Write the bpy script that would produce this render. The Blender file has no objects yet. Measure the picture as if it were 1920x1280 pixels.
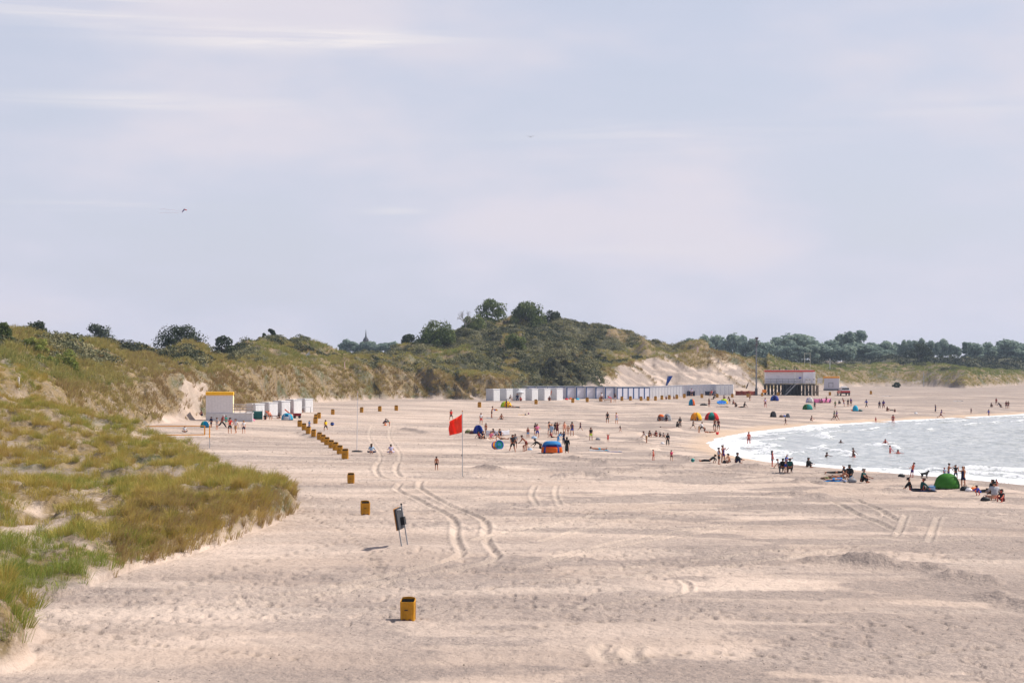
import bpy, bmesh, math, random
import numpy as np
from mathutils import Vector, Matrix, Euler
random.seed(7)
RNG = np.random.default_rng(11)
SC = bpy.context.scene
COL = SC.collection
F = 1920 * 70 / 36.0          # focal length of the 70 mm lens in photo pixels
CX, HY, HC = 960.0, 690.0, 9.3   # principal column, horizon row, eye height over the beach
R = math.radians

# ------------------------------------------------------------------ tagging
def tag(o, label=None, cat=None, group=None, kind=None):
    if label: o['label'] = label
    if cat: o['category'] = cat
    if group: o['group'] = group
    if kind: o['kind'] = kind
    return o

def empty(name, loc, rz=0, label=None, cat=None, group=None, scale=1.0):
    o = bpy.data.objects.new(name, None)
    COL.objects.link(o)
    o.empty_display_size = 0.2
    o.location = loc
    o.rotation_euler = (0, 0, rz)
    o.scale = (scale, scale, scale)
    return tag(o, label, cat, group)

def children(o):
    return [c for c in bpy.data.objects if c.parent == o]

def copy_tree(o, parent=None):
    c = o.copy()
    COL.objects.link(c)
    if parent is not None:
        c.parent = parent
    for ch in CH.get(o.name, []):
        copy_tree(ch, c)
    return c
CH = {}

# ------------------------------------------------------------------ materials
def nt_new(name):
    m = bpy.data.materials.new(name)
    m.use_nodes = True
    nt = m.node_tree
    nt.nodes.clear()
    return m, nt

class N:
    """tiny node helper"""
    def __init__(s, nt): s.nt = nt
    def __call__(s, typ, ins=None, **props):
        n = s.nt.nodes.new(typ)
        for k, v in props.items(): setattr(n, k, v)
        for k, v in (ins or {}).items():
            if isinstance(v, bpy.types.NodeSocket): s.nt.links.new(v, n.inputs[k])
            else: n.inputs[k].default_value = v
        return n
    def mix(s, a, b, f, blend='MIX'):
        n = s.nt.nodes.new('ShaderNodeMix'); n.data_type = 'RGBA'; n.blend_type = blend
        for k, v in ((0, f), (6, a), (7, b)):
            if isinstance(v, bpy.types.NodeSocket): s.nt.links.new(v, n.inputs[k])
            else: n.inputs[k].default_value = v if k == 0 else ((*v, 1) if len(v) == 3 else v)
        return n.outputs[2]
    def math(s, op, a, b=0.0, c=0.0, clamp=False):
        n = s.nt.nodes.new('ShaderNodeMath'); n.operation = op; n.use_clamp = clamp
        for k, v in ((0, a), (1, b), (2, c)):
            if isinstance(v, bpy.types.NodeSocket): s.nt.links.new(v, n.inputs[k])
            else: n.inputs[k].default_value = v
        return n.outputs[0]
    def ramp(s, x, lo, hi, a=0.0, b=1.0):
        n = s.nt.nodes.new('ShaderNodeMapRange'); n.interpolation_type = 'SMOOTHSTEP'
        s.nt.links.new(x, n.inputs[0])
        for k, v in ((1, lo), (2, hi), (3, a), (4, b)): n.inputs[k].default_value = v
        return n.outputs[0]
    def noise(s, vec, scale, detail=4, rough=0.55, dist=0.0):
        n = s.nt.nodes.new('ShaderNodeTexNoise')
        s.nt.links.new(vec, n.inputs['Vector'])
        n.inputs['Scale'].default_value = scale; n.inputs['Detail'].default_value = detail
        n.inputs['Roughness'].default_value = rough; n.inputs['Distortion'].default_value = dist
        return n.outputs['Fac']
    def mapping(s, vec, scale=(1, 1, 1), rot=(0, 0, 0), loc=(0, 0, 0)):
        n = s.nt.nodes.new('ShaderNodeMapping')
        s.nt.links.new(vec, n.inputs[0])
        n.inputs['Scale'].default_value = scale; n.inputs['Rotation'].default_value = rot; n.inputs['Location'].default_value = loc
        return n.outputs[0]

_M = {}
def pmat(col, rough=0.7, var=0.12, spec=0.3, scale=3.0, metal=0.0, trans=0.0):
    """painted / cloth / wood surface: base colour with soft wear"""
    key = (tuple(round(c, 3) for c in col), rough, var, spec, metal, trans, scale)
    if key in _M: return _M[key]
    m, nt = nt_new('surface'); n = N(nt)
    out = n('ShaderNodeOutputMaterial'); b = n('ShaderNodeBsdfPrincipled')
    tc = n('ShaderNodeTexCoord')
    a = n.noise(tc.outputs['Object'], scale, 5, 0.6)
    f = n.ramp(a, 0.3, 0.7, 1 - var, 1 + var)
    c = n.mix(col, (0, 0, 0), 0.0)
    vm = n('ShaderNodeVectorMath', operation='SCALE'); nt.links.new(c, vm.inputs[0]); nt.links.new(f, vm.inputs['Scale'])
    nt.links.new(vm.outputs[0], b.inputs['Base Color'])
    b.inputs['Roughness'].default_value = rough; b.inputs['Specular IOR Level'].default_value = spec
    b.inputs['Metallic'].default_value = metal
    sh = b.outputs[0]
    if trans > 0:
        t = n('ShaderNodeBsdfTranslucent'); nt.links.new(vm.outputs[0], t.inputs[0])
        mx = n('ShaderNodeMixShader', {0: trans, 1: sh, 2: t.outputs[0]}); sh = mx.outputs[0]
    nt.links.new(sh, out.inputs[0])
    _M[key] = m
    return m

def objcol_mat(name, rough, spec=0.25, var=0.15, trans=0.0):
    m, nt = nt_new(name); n = N(nt)
    out = n('ShaderNodeOutputMaterial'); b = n('ShaderNodeBsdfPrincipled')
    oi = n('ShaderNodeObjectInfo'); tc = n('ShaderNodeTexCoord')
    a = n.noise(tc.outputs['Object'], 9, 4, 0.6)
    f = n.ramp(a, 0.3, 0.7, 1 - var, 1 + var)
    vm = n('ShaderNodeVectorMath', operation='SCALE'); nt.links.new(oi.outputs['Color'], vm.inputs[0]); nt.links.new(f, vm.inputs['Scale'])
    nt.links.new(vm.outputs[0], b.inputs['Base Color'])
    b.inputs['Roughness'].default_value = rough; b.inputs['Specular IOR Level'].default_value = spec
    sh = b.outputs[0]
    if trans > 0:
        t = n('ShaderNodeBsdfTranslucent'); nt.links.new(vm.outputs[0], t.inputs[0])
        sh = n('ShaderNodeMixShader', {0: trans, 1: sh, 2: t.outputs[0]}).outputs[0]
    nt.links.new(sh, out.inputs[0])
    return m

def srgb(r, g, b):
    f = lambda c: (c / 255 / 12.92) if c / 255 <= 0.04045 else ((c / 255 + 0.055) / 1.055) ** 2.4
    return (f(r), f(g), f(b))

# ------------------------------------------------------------------ mesh builder
class MB:
    def __init__(s): s.v = []; s.f = []
    def add(s, vs, fs):
        o = len(s.v); s.v += [tuple(p) for p in vs]; s.f += [tuple(i + o for i in f) for f in fs]; return s
    def box(s, c, d, rz=0.0, tilt=0.0, taper=1.0):
        x, y, z = d[0] / 2, d[1] / 2, d[2] / 2
        vs = []
        M = Matrix.Rotation(rz, 3, 'Z') @ Matrix.Rotation(tilt, 3, 'Y')
        for sz in (-1, 1):
            t = taper if sz > 0 else 1
            for sx, sy in ((-1, -1), (1, -1), (1, 1), (-1, 1)):
                vs.append(Vector(c) + M @ Vector((sx * x * t, sy * y * t, sz * z)))
        return s.add(vs, [(3, 2, 1, 0), (4, 5, 6, 7), (0, 1, 5, 4), (1, 2, 6, 5), (2, 3, 7, 6), (3, 0, 4, 7)])
    def tube(s, p0, p1, r0, r1=None, n=8):
        r1 = r0 if r1 is None else r1
        p0, p1 = Vector(p0), Vector(p1); d = (p1 - p0).normalized()
        u = d.orthogonal().normalized(); w = d.cross(u)
        vs = []
        for p, r in ((p0, r0), (p1, r1)):
            for i in range(n):
                a = 2 * math.pi * i / n
                vs.append(p + (u * math.cos(a) + w * math.sin(a)) * r)
        fs = [(i, (i + 1) % n, n + (i + 1) % n, n + i) for i in range(n)]
        fs += [tuple(reversed(range(n))), tuple(range(n, 2 * n))]
        return s.add(vs, fs)
    def path(s, pts, r, n=6):
        for a, b in zip(pts[:-1], pts[1:]): s.tube(a, b, r, r, n)
        return s
    def prism(s, poly, y0, y1, axis='y'):
        """poly of (a, z), extruded along y (or x)"""
        n = len(poly); vs = []
        for y in (y0, y1):
            for a, z in poly: vs.append((a, y, z) if axis == 'y' else (y, a, z))
        fs = [tuple(range(n)), tuple(reversed(range(n, 2 * n)))]
        fs += [(i, n + i, n + (i + 1) % n, (i + 1) % n) for i in range(n)]
        return s.add(vs, fs)
    def lathe(s, prof, c=(0, 0, 0), n=14):
        vs = []
        for r, z in prof:
            for i in range(n):
                a = 2 * math.pi * i / n
                vs.append((c[0] + r * math.cos(a), c[1] + r * math.sin(a), c[2] + z))
        fs = []
        for k in range(len(prof) - 1):
            for i in range(n):
                j = (i + 1) % n
                fs.append((k * n + i, k * n + j, (k + 1) * n + j, (k + 1) * n + i))
        fs.append(tuple(reversed(range(n)))); fs.append(tuple(range((len(prof) - 1) * n, len(prof) * n)))
        return s.add(vs, fs)
    def grid(s, P, closed=False, thick=0.0):
        """P[i][j] points -> quad sheet, optional thickness by an offset copy"""
        ni, nj = len(P), len(P[0])
        A = [[Vector(p) for p in row] for row in P]
        def sheet(A, flip):
            vs = [p for row in A for p in row]; fs = []
            for i in range(ni - 1):
                for j in range(nj - 1):
                    q = (i * nj + j, i * nj + j + 1, (i + 1) * nj + j + 1, (i + 1) * nj + j)
                    fs.append(q[::-1] if flip else q)
            return vs, fs
        vs, fs = sheet(A, False)
        if thick <= 0: return s.add(vs, fs)
        B = []
        for i in range(ni):
            row = []
            for j in range(nj):
                du = A[min(i + 1, ni - 1)][j] - A[max(i - 1, 0)][j]
                dv = A[i][min(j + 1, nj - 1)] - A[i][max(j - 1, 0)]
                nn = du.cross(dv)
                nn = nn.normalized() if nn.length > 1e-9 else Vector((0, 0, 1))
                row.append(A[i][j] + nn * thick)
            B.append(row)
        vb, fb = sheet(B, True)
        n0 = len(vs)
        rim = [(0, j) for j in range(nj)] + [(i, nj - 1) for i in range(1, ni)] + [(ni - 1, j) for j in range(nj - 2, -1, -1)] + [(i, 0) for i in range(ni - 2, 0, -1)]
        fr = []
        for k in range(len(rim)):
            a = rim[k][0] * nj + rim[k][1]; b = rim[(k + 1) % len(rim)]; b = b[0] * nj + b[1]
            fr.append((a, a + n0, b + n0, b))
        return s.add(vs + vb, fs + [tuple(i + n0 for i in f) for f in fb] + fr)
    def mesh(s, name, mat=None, smooth=False):
        me = bpy.data.meshes.new(name)
        me.from_pydata(s.v, [], s.f)
        if mat: me.materials.append(mat)
        bm = bmesh.new(); bm.from_mesh(me); bmesh.ops.recalc_face_normals(bm, faces=bm.faces); bm.to_mesh(me); bm.free()
        if smooth: me.polygons.foreach_set('use_smooth', [True] * len(me.polygons))
        me.update(); return me
    def build(s, name, mat, parent=None, smooth=False, bevel=0.0, loc=(0, 0, 0), rz=0.0):
        o = bpy.data.objects.new(name, s.mesh(name, mat, smooth)); COL.objects.link(o)
        o.location = loc; o.rotation_euler = (0, 0, rz)
        if parent is not None:
            o.parent = parent; CH.setdefault(parent.name, []).append(o)
        if bevel > 0:
            md = o.modifiers.new('bevel', 'BEVEL'); md.width = bevel; md.segments = 2; md.limit_method = 'ANGLE'
        return o

def link_mesh(name, me, parent=None, loc=(0, 0, 0), rz=0, scale=None):
    o = bpy.data.objects.new(name, me); COL.objects.link(o); o.location = loc; o.rotation_euler = (0, 0, rz)
    if scale is not None: o.scale = scale
    if parent is not None:
        o.parent = parent; CH.setdefault(parent.name, []).append(o)
    return o

def np_mesh(name, V, Fq, mat, attrs=None, smooth=False):
    """fast mesh from numpy arrays; Fq is (n, k)"""
    me = bpy.data.meshes.new(name)
    k = Fq.shape[1]
    me.vertices.add(len(V)); me.vertices.foreach_set('co', np.ascontiguousarray(V, dtype=np.float32).ravel())
    me.loops.add(Fq.size); me.loops.foreach_set('vertex_index', np.ascontiguousarray(Fq, dtype=np.int32).ravel())
    me.polygons.add(len(Fq)); me.polygons.foreach_set('loop_start', np.arange(0, Fq.size, k, dtype=np.int32))
    if smooth: me.polygons.foreach_set('use_smooth', np.ones(len(Fq), dtype=bool))
    me.update(calc_edges=True)
    for nm, arr in (attrs or {}).items():
        at = me.attributes.new(nm, 'FLOAT', 'POINT')
        at.data.foreach_set('value', np.ascontiguousarray(arr, dtype=np.float32).ravel())
    if mat: me.materials.append(mat)
    return me

# ------------------------------------------------------------------ numpy noise
def _hash(ix, iy, seed):
    h = (ix.astype(np.int64) * 374761393 + iy.astype(np.int64) * 668265263 + seed * 974711) & 0x7fffffff
    h = ((h ^ (h >> 13)) * 1274126177) & 0x7fffffff
    return ((h ^ (h >> 16)) & 0xffff) / 65535.0
def vnoise(x, y, seed=0):
    x = np.asarray(x, float); y = np.asarray(y, float)
    ix = np.floor(x); iy = np.floor(y); fx = x - ix; fy = y - iy
    fx = fx * fx * (3 - 2 * fx); fy = fy * fy * (3 - 2 * fy)
    a = _hash(ix, iy, seed); b = _hash(ix + 1, iy, seed); c = _hash(ix, iy + 1, seed); d = _hash(ix + 1, iy + 1, seed)
    return (a * (1 - fx) + b * fx) * (1 - fy) + (c * (1 - fx) + d * fx) * fy
def fbm(x, y, oct=4, seed=0, gain=0.5):
    s = 0; a = 1; t = 0
    for o in range(oct):
        s = s + a * vnoise(x * 2 ** o, y * 2 ** o, seed + o * 17); t += a; a *= gain
    return s / t
def sstep(x, a, b):
    t = np.clip((x - a) / (b - a), 0, 1); return t * t * (3 - 2 * t)
# ------------------------------------------------------------------ terrain: one height field
def zp(py, d): return HC - (py - HY) * d / F

SHORE_PX = [(2300, 945), (1920, 910), (1780, 899), (1640, 886), (1540, 876), (1440, 866), (1385, 857), (1345, 847), (1330, 836), (1340, 822),
            (1400, 810), (1500, 799), (1640, 790), (1780, 783), (1920, 776), (2100, 768), (2400, 760), (3000, 750)]
WZ = -2.0
SHORE = [(90., 0.), (75., 60.), (64., 120.)] + [((px - CX) / F * ((HC - WZ) * F / (py - HY)), (HC - WZ) * F / (py - HY)) for px, py in SHORE_PX]
SHORE = np.array(SHORE)
def shore_dist(x, y):
    """signed distance to the water line, positive on land"""
    best = np.full(np.shape(x), 1e9); 
    for a, b in zip(SHORE[:-1], SHORE[1:]):
        ab = b - a; L = ab @ ab
        t = np.clip(((x - a[0]) * ab[0] + (y - a[1]) * ab[1]) / L, 0, 1)
        best = np.minimum(best, np.hypot(x - a[0] - t * ab[0], y - a[1] - t * ab[1]))
    # inside the sea polygon?
    poly = np.vstack([SHORE, [[4000, 703], [4000, 0]]])
    ins = np.zeros(np.shape(x), bool)
    for (x0, y0), (x1, y1) in zip(poly, np.roll(poly, -1, 0)):
        c = ((y0 > y) != (y1 > y)) & (x < (x1 - x0) * (y - y0) / (y1 - y0 + 1e-12) + x0)
        ins ^= c
    return np.where(ins, -best, best)

def beach_z(x, y, s):
    z = WZ + 2.0 * (1 - np.exp(-np.maximum(s, 0) / 20.0)) + np.minimum(s, 0) * 0.04
    return z + 1.5 * sstep(s, 35, 110) * sstep(y, 120, 300)

# feature lines per photo column: each knot (row or z, distance)
A_COLS = {
 -600: [(1300, 57), (1150, 68), (950, 95), (890, 128), (815, 165), (745, 200), ('z', 5.5, 232)],
 0:   [(1205, 68), (1075, 83), (940, 110), (898, 138), (830, 163), (750, 200), ('z', 5.0, 232)],
 60:  [(1118, 80), (1025, 94), (935, 114), (898, 140), (828, 166), (758, 200), ('z', 4.5, 230)],
 150: [(1100, 83.5), (1005, 97), (930, 117), (893, 142), (835, 170), (785, 200), ('z', 3, 235)],
 240: [(1062, 92), (990, 102), (930, 121), (888, 148), (838, 174), (798, 198), ('z', 1.5, 225)],
 300: [(1050, 96), (965, 109), (920, 127), (885, 152), (842, 173), (822, 186), ('z', .8, 205)],
 360: [(1036, 100), (960, 112), (915, 131), (885, 150), (862, 165), (836, 180), ('z', .6, 192)],
 390: [(1024, 104), (950, 114), (915, 132), (895, 145), (884, 155), (872, 165), ('z', .4, 176)],
 430: [(1012, 107), (938, 116), (920, 127), (912, 137), (906, 143), (902, 148), ('z', .2, 158)],
 500: [(985, 117), (925, 124), (914, 130), (910, 134), (907, 138), (905, 141), ('z', .2, 150)],
 540: [(965, 126), (935, 129), (925, 132), (920, 135), (916, 137), (913, 139), ('z', .2, 147)],
 562: [(957, 129), (953, 131), (950, 133), (948, 134), (945, 136), (943, 138), ('z', 0, 143)],
 580: [('z', -9, 129), ('z', -9, 131), ('z', -9, 133), ('z', -9, 134), ('z', -9, 136), ('z', -9, 138), ('z', -9, 143)],
}
B_COLS = {
 -600: [(745, 205), (700, 228), (665, 255), (600, 300), ('z', 12, 360)],
 0:   [(755, 205), (703, 228), (668, 255), (622, 300), ('z', 12, 360)],
 100: [(770, 225), (728, 245), (692, 265), (638, 310), ('z', 10, 370)],
 200: [(785, 265), (733, 286), (697, 305), (652, 345), ('z', 9, 400)],
 300: [(795, 296), (718, 316), (692, 335), (663, 390), ('z', 9, 450)],
 340: [(790, 310), (710, 331), (690, 350), (660, 410), ('z', 9, 480)],
 385: [(785, 328), (707, 352), (687, 375), (656, 450), ('z', 9, 520)],
 430: [(774, 352), (702, 380), (677, 410), (643, 500), ('z', 9, 580)],
 490: [(765, 385), (695, 410), (667, 450), (632, 540), ('z', 9, 620)],
 550: [(756, 432), (694, 456), (667, 495), (628, 560), ('z', 9, 640)],
 600: [(753, 455), (692, 478), (667, 510), (637, 590), ('z', 9, 660)],
 650: [(750, 475), (692, 498), (672, 530), (650, 620), ('z', 9, 680)],
 700: [(748, 490), (692, 513), (674, 545), (661, 640), ('z', 9, 690)],
 745: [(747, 498), (692, 520), (675, 555), (657, 640), ('z', 9, 720)],
 800: [(746, 503), (692, 523), (667, 580), (632, 670), ('z', 10, 780)],
 850: [(748, 495), (698, 513), (667, 585), (618, 690), ('z', 12, 800)],
 905: [(750, 485), (707, 500), (674, 580), (606, 705), ('z', 12, 830)],
 950: [(745, 488), (716, 503), (670, 580), (598, 715), ('z', 13, 840)],
 985: [(742, 520), (718, 536), (662, 590), (597, 725), ('z', 14, 850)],
 1050:[(742, 530), (672, 568), (643, 640), (598, 740), ('z', 14, 860)],
 1130:[(742, 535), (690, 575), (647, 650), (606, 745), ('z', 13, 855)],
 1200:[(740, 565), (676, 620), (652, 670), (620, 745), ('z', 12, 850)],
 1260:[(738, 590), (664, 645), (652, 678), (633, 740), ('z', 12, 840)],
 1320:[(738, 600), (657, 662), (650, 680), (645, 700), ('z', 10, 800)],
 1370:[(738, 605), (670, 655), (660, 676), (652, 710), ('z', 9, 800)],
 1430:[(736, 625), (700, 660), (680, 680), (664, 730), ('z', 8, 800)],
 1480:[(730, 690), (705, 720), (692, 745), (683, 780), ('z', 7, 850)],
 1540:[(724, 790), (700, 825), (692, 850), (688, 880), ('z', 7, 930)],
 1640:[(722, 860), (702, 890), (691, 920), (684, 950), ('z', 7, 990)],
 1730:[(722, 850), (700, 880), (689, 910), (683, 940), ('z', 7, 980)],
 1810:[(728, 766), (705, 795), (694, 825), (691, 850), ('z', 7, 930)],
 1860:[(724, 830), (706, 860), (699, 890), (696, 910), ('z', 7, 960)],
 1920:[(719, 930), (704, 960), (700, 980), (698, 1000), ('z', 7, 1050)],
 2700:[(719, 930), (704, 960), (700, 980), (698, 1000), ('z', 7, 1050)],
}
F_COLS = {
 1300: [('z', 5, 930), (700, 960), (682, 990), (672, 1020), ('z', 9, 1080)],
 1440: [('z', 5, 930), (700, 960), (683, 990), (671, 1020), ('z', 9, 1080)],
 1560: [('z', 5, 950), (692, 980), (680, 1000), (670, 1030), ('z', 9, 1080)],
 1640: [('z', 5, 990), (688, 1010), (680, 1020), (669, 1040), ('z', 9, 1090)],
 1720: [('z', 5, 980), (688, 1000), (676, 1020), (665, 1050), ('z', 9, 1090)],
 1800: [('z', 5, 960), (690, 980), (680, 1010), (668, 1050), ('z', 9, 1090)],
 1920: [('z', 5, 1010), (696, 1030), (684, 1040), (669, 1065), ('z', 9, 1100)],
 2700: [('z', 5, 1010), (696, 1030), (684, 1040), (669, 1065), ('z', 9, 1100)],
}
def knots(cols):
    ks = sorted(cols); n = len(cols[ks[0]])
    D = np.zeros((len(ks), n)); Z = np.zeros((len(ks), n))
    for i, k in enumerate(ks):
        for j, t in enumerate(cols[k]):
            if t[0] == 'z': D[i, j] = t[2]; Z[i, j] = t[1]
            else: D[i, j] = t[1]; Z[i, j] = zp(t[0], t[1])
    return np.array(ks, float), D, Z
def smooth_interp(x, xs, ys):
    """linear interpolation with rounded corners"""
    return (np.interp(x, xs, ys) * 2 + np.interp(x - 9, xs, ys) + np.interp(x + 9, xs, ys)) / 4

PXC = np.concatenate([np.arange(-600, -60, 14.), np.arange(-60, 1982, 2.5), np.arange(1982, 2700, 14.)])
DR = [20., 30., 38., 44.]
while DR[-1] < 250: DR.append(DR[-1] * 1.0036)
while DR[-1] < 800: DR.append(DR[-1] * 1.003)
while DR[-1] < 1130: DR.append(DR[-1] * 1.006)
while DR[-1] < 2900: DR.append(DR[-1] * 1.05)
DR = np.array(DR)
NC, NR = len(PXC), len(DR)
GX = (PXC[None, :] - CX) / F * DR[:, None]
GY = np.repeat(DR[:, None], NC, 1)
SD = shore_dist(GX, GY)
ZB = beach_z(GX, GY, SD)

def loft(cols, left=-60.0):
    ks, D, Z = knots(cols); n = D.shape[1]
    H = np.full((NR, NC), left); T = np.full((NR, NC), -1.0)
    for c in range(NC):
        if PXC[c] < ks[0] - 1 or PXC[c] > ks[-1] + 1: continue
        dk = np.array([smooth_interp(PXC[c], ks, D[:, j]) for j in range(n)])
        zk = np.array([smooth_interp(PXC[c], ks, Z[:, j]) for j in range(n)])
        # wobble the lines so that they are not ruled
        w = (fbm(np.array([GX[0, c] * 0 + PXC[c] / 37.0]), np.array([3.3]), 3, n)[0] - 0.5) * 0.03
        dk = dk * (1 + w)
        t = np.interp(DR, dk, np.arange(n), left=-1, right=n)
        h = np.interp(DR, dk, zk, left=left)
        H[:, c] = h; T[:, c] = t
    return H, T
HA, TA = loft(A_COLS); HB, TB = loft(B_COLS); HF, TF = loft(F_COLS)
HA[TA > 5.99] = -60                      # behind the near dune the beach goes on
def knob(px, py_d, rx, ry, h):
    d = py_d; x0 = (px - CX) / F * d
    return h * np.exp(-((GX - x0) / rx) ** 2 - ((GY - d) / ry) ** 2)
PXG = np.repeat(PXC[None, :], NR, 0)
onA = (HA > ZB + 0.02); onB = (HB > np.maximum(ZB, HA)); HF = HF - 1.8; onF = (HF > np.maximum(np.maximum(HB, HA), ZB)) & (HF > 2); onB = onB & ~onF
ZG = np.maximum(np.maximum(ZB, HA), np.maximum(HB, HF))
# little dunes at the left edge of the frame, in front
for kx, kd, rx, ry, h in ((-6, 68.5, 1.15, 2.8, 2.0), (-12, 63.0, 0.9, 2.2, 2.0)):
    kk = knob(kx, kd, rx, ry, h); ZG = np.where(kk > 0.2, np.maximum(ZG, -0.4 + kk), ZG)
nearknob = np.zeros_like(ZG)
for kx, kd, rx, ry, h in ((-6, 68.5, 1.15, 2.8, 2.0), (-12, 63.0, 0.9, 2.2, 2.0)):
    nearknob = np.maximum(nearknob, knob(kx, kd, rx, ry, h) / h)
# a mound in front of the hill, behind the huts
x0 = (1068 - CX) / F * 556
md = 1 + 13.0 * np.exp(-((GX - x0) / 9.0) ** 4 - ((GY - 562) / 22) ** 2); ZG = np.where(md > 1.6, np.maximum(ZG, md), ZG)
# roughness of each zone
face = onB & (TB > 0.02) & (TB < 1.25)
streak = fbm((GX + ZG * 1.1) / 2.6, GY / 40.0, 4, 5)
streakf = fbm((GX + ZG * 1.1) / 0.9, GY / 30.0, 3, 9)
amp = np.where(PXG < 1110, 1.0, 0.35)
ZG = ZG + np.where(face, amp * (streak - 0.5) * 6.0 * np.sin(np.clip(TB, 0, 1.25) / 1.25 * math.pi), 0)
ZG = ZG + np.where(face, amp * (streakf - 0.5) * 2.8 * np.sin(np.clip(TB, 0, 1.25) / 1.25 * math.pi), 0)
lump = fbm(GX / 14, GY / 22, 4, 21)
ZG = ZG + np.where(onB & (TB >= 1.0), (lump - 0.5) * np.where(PXG > 1440, 1.2, np.where(PXG < 340, 2.5, 5.0)) * sstep(TB, 1.0, 1.6) * np.clip(DR[:, None] / 600, 0.5, 1.0), 0)
rough_h = onB & (PXG > 740) & (PXG < 1440) & (TB > 1.1) | (md > 2)
ZG = ZG + np.where(onB & (TB > 1.0) & (PXG > 330) & (PXG < 1440), (fbm(GX / 5.5, GY / 8, 4, 23) - 0.5) * 3.0 * sstep(TB, 1.0, 1.4), 0)
hm = onB & (PXG > 735) & (PXG < 1330)
ZG = ZG + np.where(hm, ((np.abs(fbm(GX / 26, GY / 46, 3, 25) - 0.5) * -22 + 2.2) + (fbm(GX / 11, GY / 20, 3, 27) - .5) * 6) * sstep(TB, 1.05, 1.7) * (1 - .7 * sstep(TB, 2.5, 3)), 0)
ZG = ZG - np.where(onB & (PXG > 735) & (PXG < 1440), (0.4 + 2.4 * sstep(PXG, 1090, 1200)) * sstep(TB, 1.3, 2.2), 0) - np.where(onB & (PXG > 390) & (PXG <= 735), 1.8 * sstep(TB, 1.3, 2.2), 0)
ZG = ZG + np.where(onA, (fbm(GX / 4.5, GY / 6, 4, 33) - 0.5) * 1.3 * sstep(HA - ZB, 0.0, 1.2) * (PXG < 470), 0)
ZG = ZG + np.where(onF, (fbm(GX / 16, GY / 20, 4, 41) - 0.5) * 5.0, 0)
# beach relief: hummocks, churned sand, drifts
flat = ~(onA | onB | onF)
land = sstep(SD, 2, 25)
dent = sstep(fbm(GX / 0.40, GY / 0.55, 2, 55), 0.66, 0.80) + .8 * sstep(fbm(GX / 0.9, GY / 1.3, 2, 57), 0.70, 0.82)
chop = (fbm(GX / 0.42, GY / 0.9, 3, 51) - 0.5) + 0.7 * (fbm(GX / 1.5, GY / 2.2, 3, 53) - .5)
drift = fbm(GX / 11 + GY * 0.01, GY / 13, 3, 61) - 0.5
churn = sstep(fbm(GX / 22, GY / 10, 4, 71), 0.45, 0.62)
ZG = ZG + np.where(flat, land * (0.30 * drift * np.clip(130 / GY, .25, 1) + chop * (0.02 + 0.045 * churn) - 0.10 * dent * (.25 + .75 * churn)), 0)
# small scarps close to the water line
for s0, seed in ((9, 81), (17, 83), (30, 85)):
    ss = SD + (fbm(GX / 18, GY / 18, 3, seed) - 0.5) * 9
    on = sstep(fbm(GX / 30, GY / 25, 2, seed + 7), 0.45, 0.6) * (GY < 380)
    ZG = ZG + np.where(flat, 0.28 * on * (sstep(ss, s0, s0 + 0.7) - sstep(ss, s0 + 1.2, s0 + 8)), 0)
# the mound at the foot of the leaning sign
xs, ds = (757 - CX) / F * 103.5, 103.5
ZG = ZG + 0.25 * np.exp(-((GX - xs) / 2.0) ** 2 - ((GY - ds) / 2.2) ** 2)

# tyre tracks: paths on the sand, worked into the height field
def W2(px, py, z=0.0):
    d = (HC - z) * F / (py - HY); return ((px - CX) / F * d, d)
TRK = np.zeros_like(ZG); TZ = np.zeros_like(ZG)
def track(pts, w=0.17, depth=0.12, z=0.05):
    P = np.array([W2(px, py, z) for px, py in pts])
    # resample smoothly
    t = np.arange(len(P)); tt = np.linspace(0, len(P) - 1, len(P) * 8)
    def cr(v):
        v = np.interp(tt, t, v); k = np.ones(9) / 9
        vp = np.concatenate([np.full(4, v[0]), v, np.full(4, v[-1])]); return np.convolve(vp, k, 'valid')
    P = np.stack([cr(P[:, 0]), cr(P[:, 1])], 1)
    r0 = np.searchsorted(DR, P[:, 1].min() - 3); r1 = np.searchsorted(DR, P[:, 1].max() + 3)
    sx, sy = GX[r0:r1], GY[r0:r1]
    best = np.full(sx.shape, 1e9)
    for a, b in zip(P[:-1], P[1:]):
        ab = b - a; L = ab @ ab + 1e-9
        q = np.clip(((sx - a[0]) * ab[0] + (sy - a[1]) * ab[1]) / L, 0, 1)
        # fade distance measured with the along-view axis compressed a little: the ruts are soft
        best = np.minimum(best, np.hypot(sx - a[0] - q * ab[0], sy - a[1] - q * ab[1]))
    rut = np.exp(-(best / w) ** 2); rim = np.exp(-((best - w * 2.0) / (w * 0.7)) ** 2)
    TZ[r0:r1] = np.where(np.abs(rim - rut) > np.abs(TZ[r0:r1]), (rim * 0.06 - rut * depth), TZ[r0:r1])
    TRK[r0:r1] = np.maximum(TRK[r0:r1], np.maximum(rut, 0.55 * rim))
track([(712, 862), (704, 874), (706, 884), (712, 893), (730, 897)])
track([(748, 862), (742, 874), (744, 886), (752, 892)])
track([(752, 904), (741, 915), (752, 922), (775, 929), (805, 945), (840, 958), (857, 978), (852, 1000), (862, 1022), (868, 1034), (845, 1046), (790, 1060), (720, 1075), (660, 1090), (620, 1098)])
track([(790, 899), (784, 912), (796, 920), (830, 938), (860, 950), (895, 962), (916, 978), (908, 1003), (922, 1022), (936, 1036), (918, 1050), (880, 1058), (800, 1072), (700, 1092), (640, 1104)])
track([(1130, 1205), (1122, 1218), (1140, 1236)], 0.22, .06)
track([(1190, 1208), (1180, 1222), (1200, 1240)], 0.22, .06)
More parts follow.
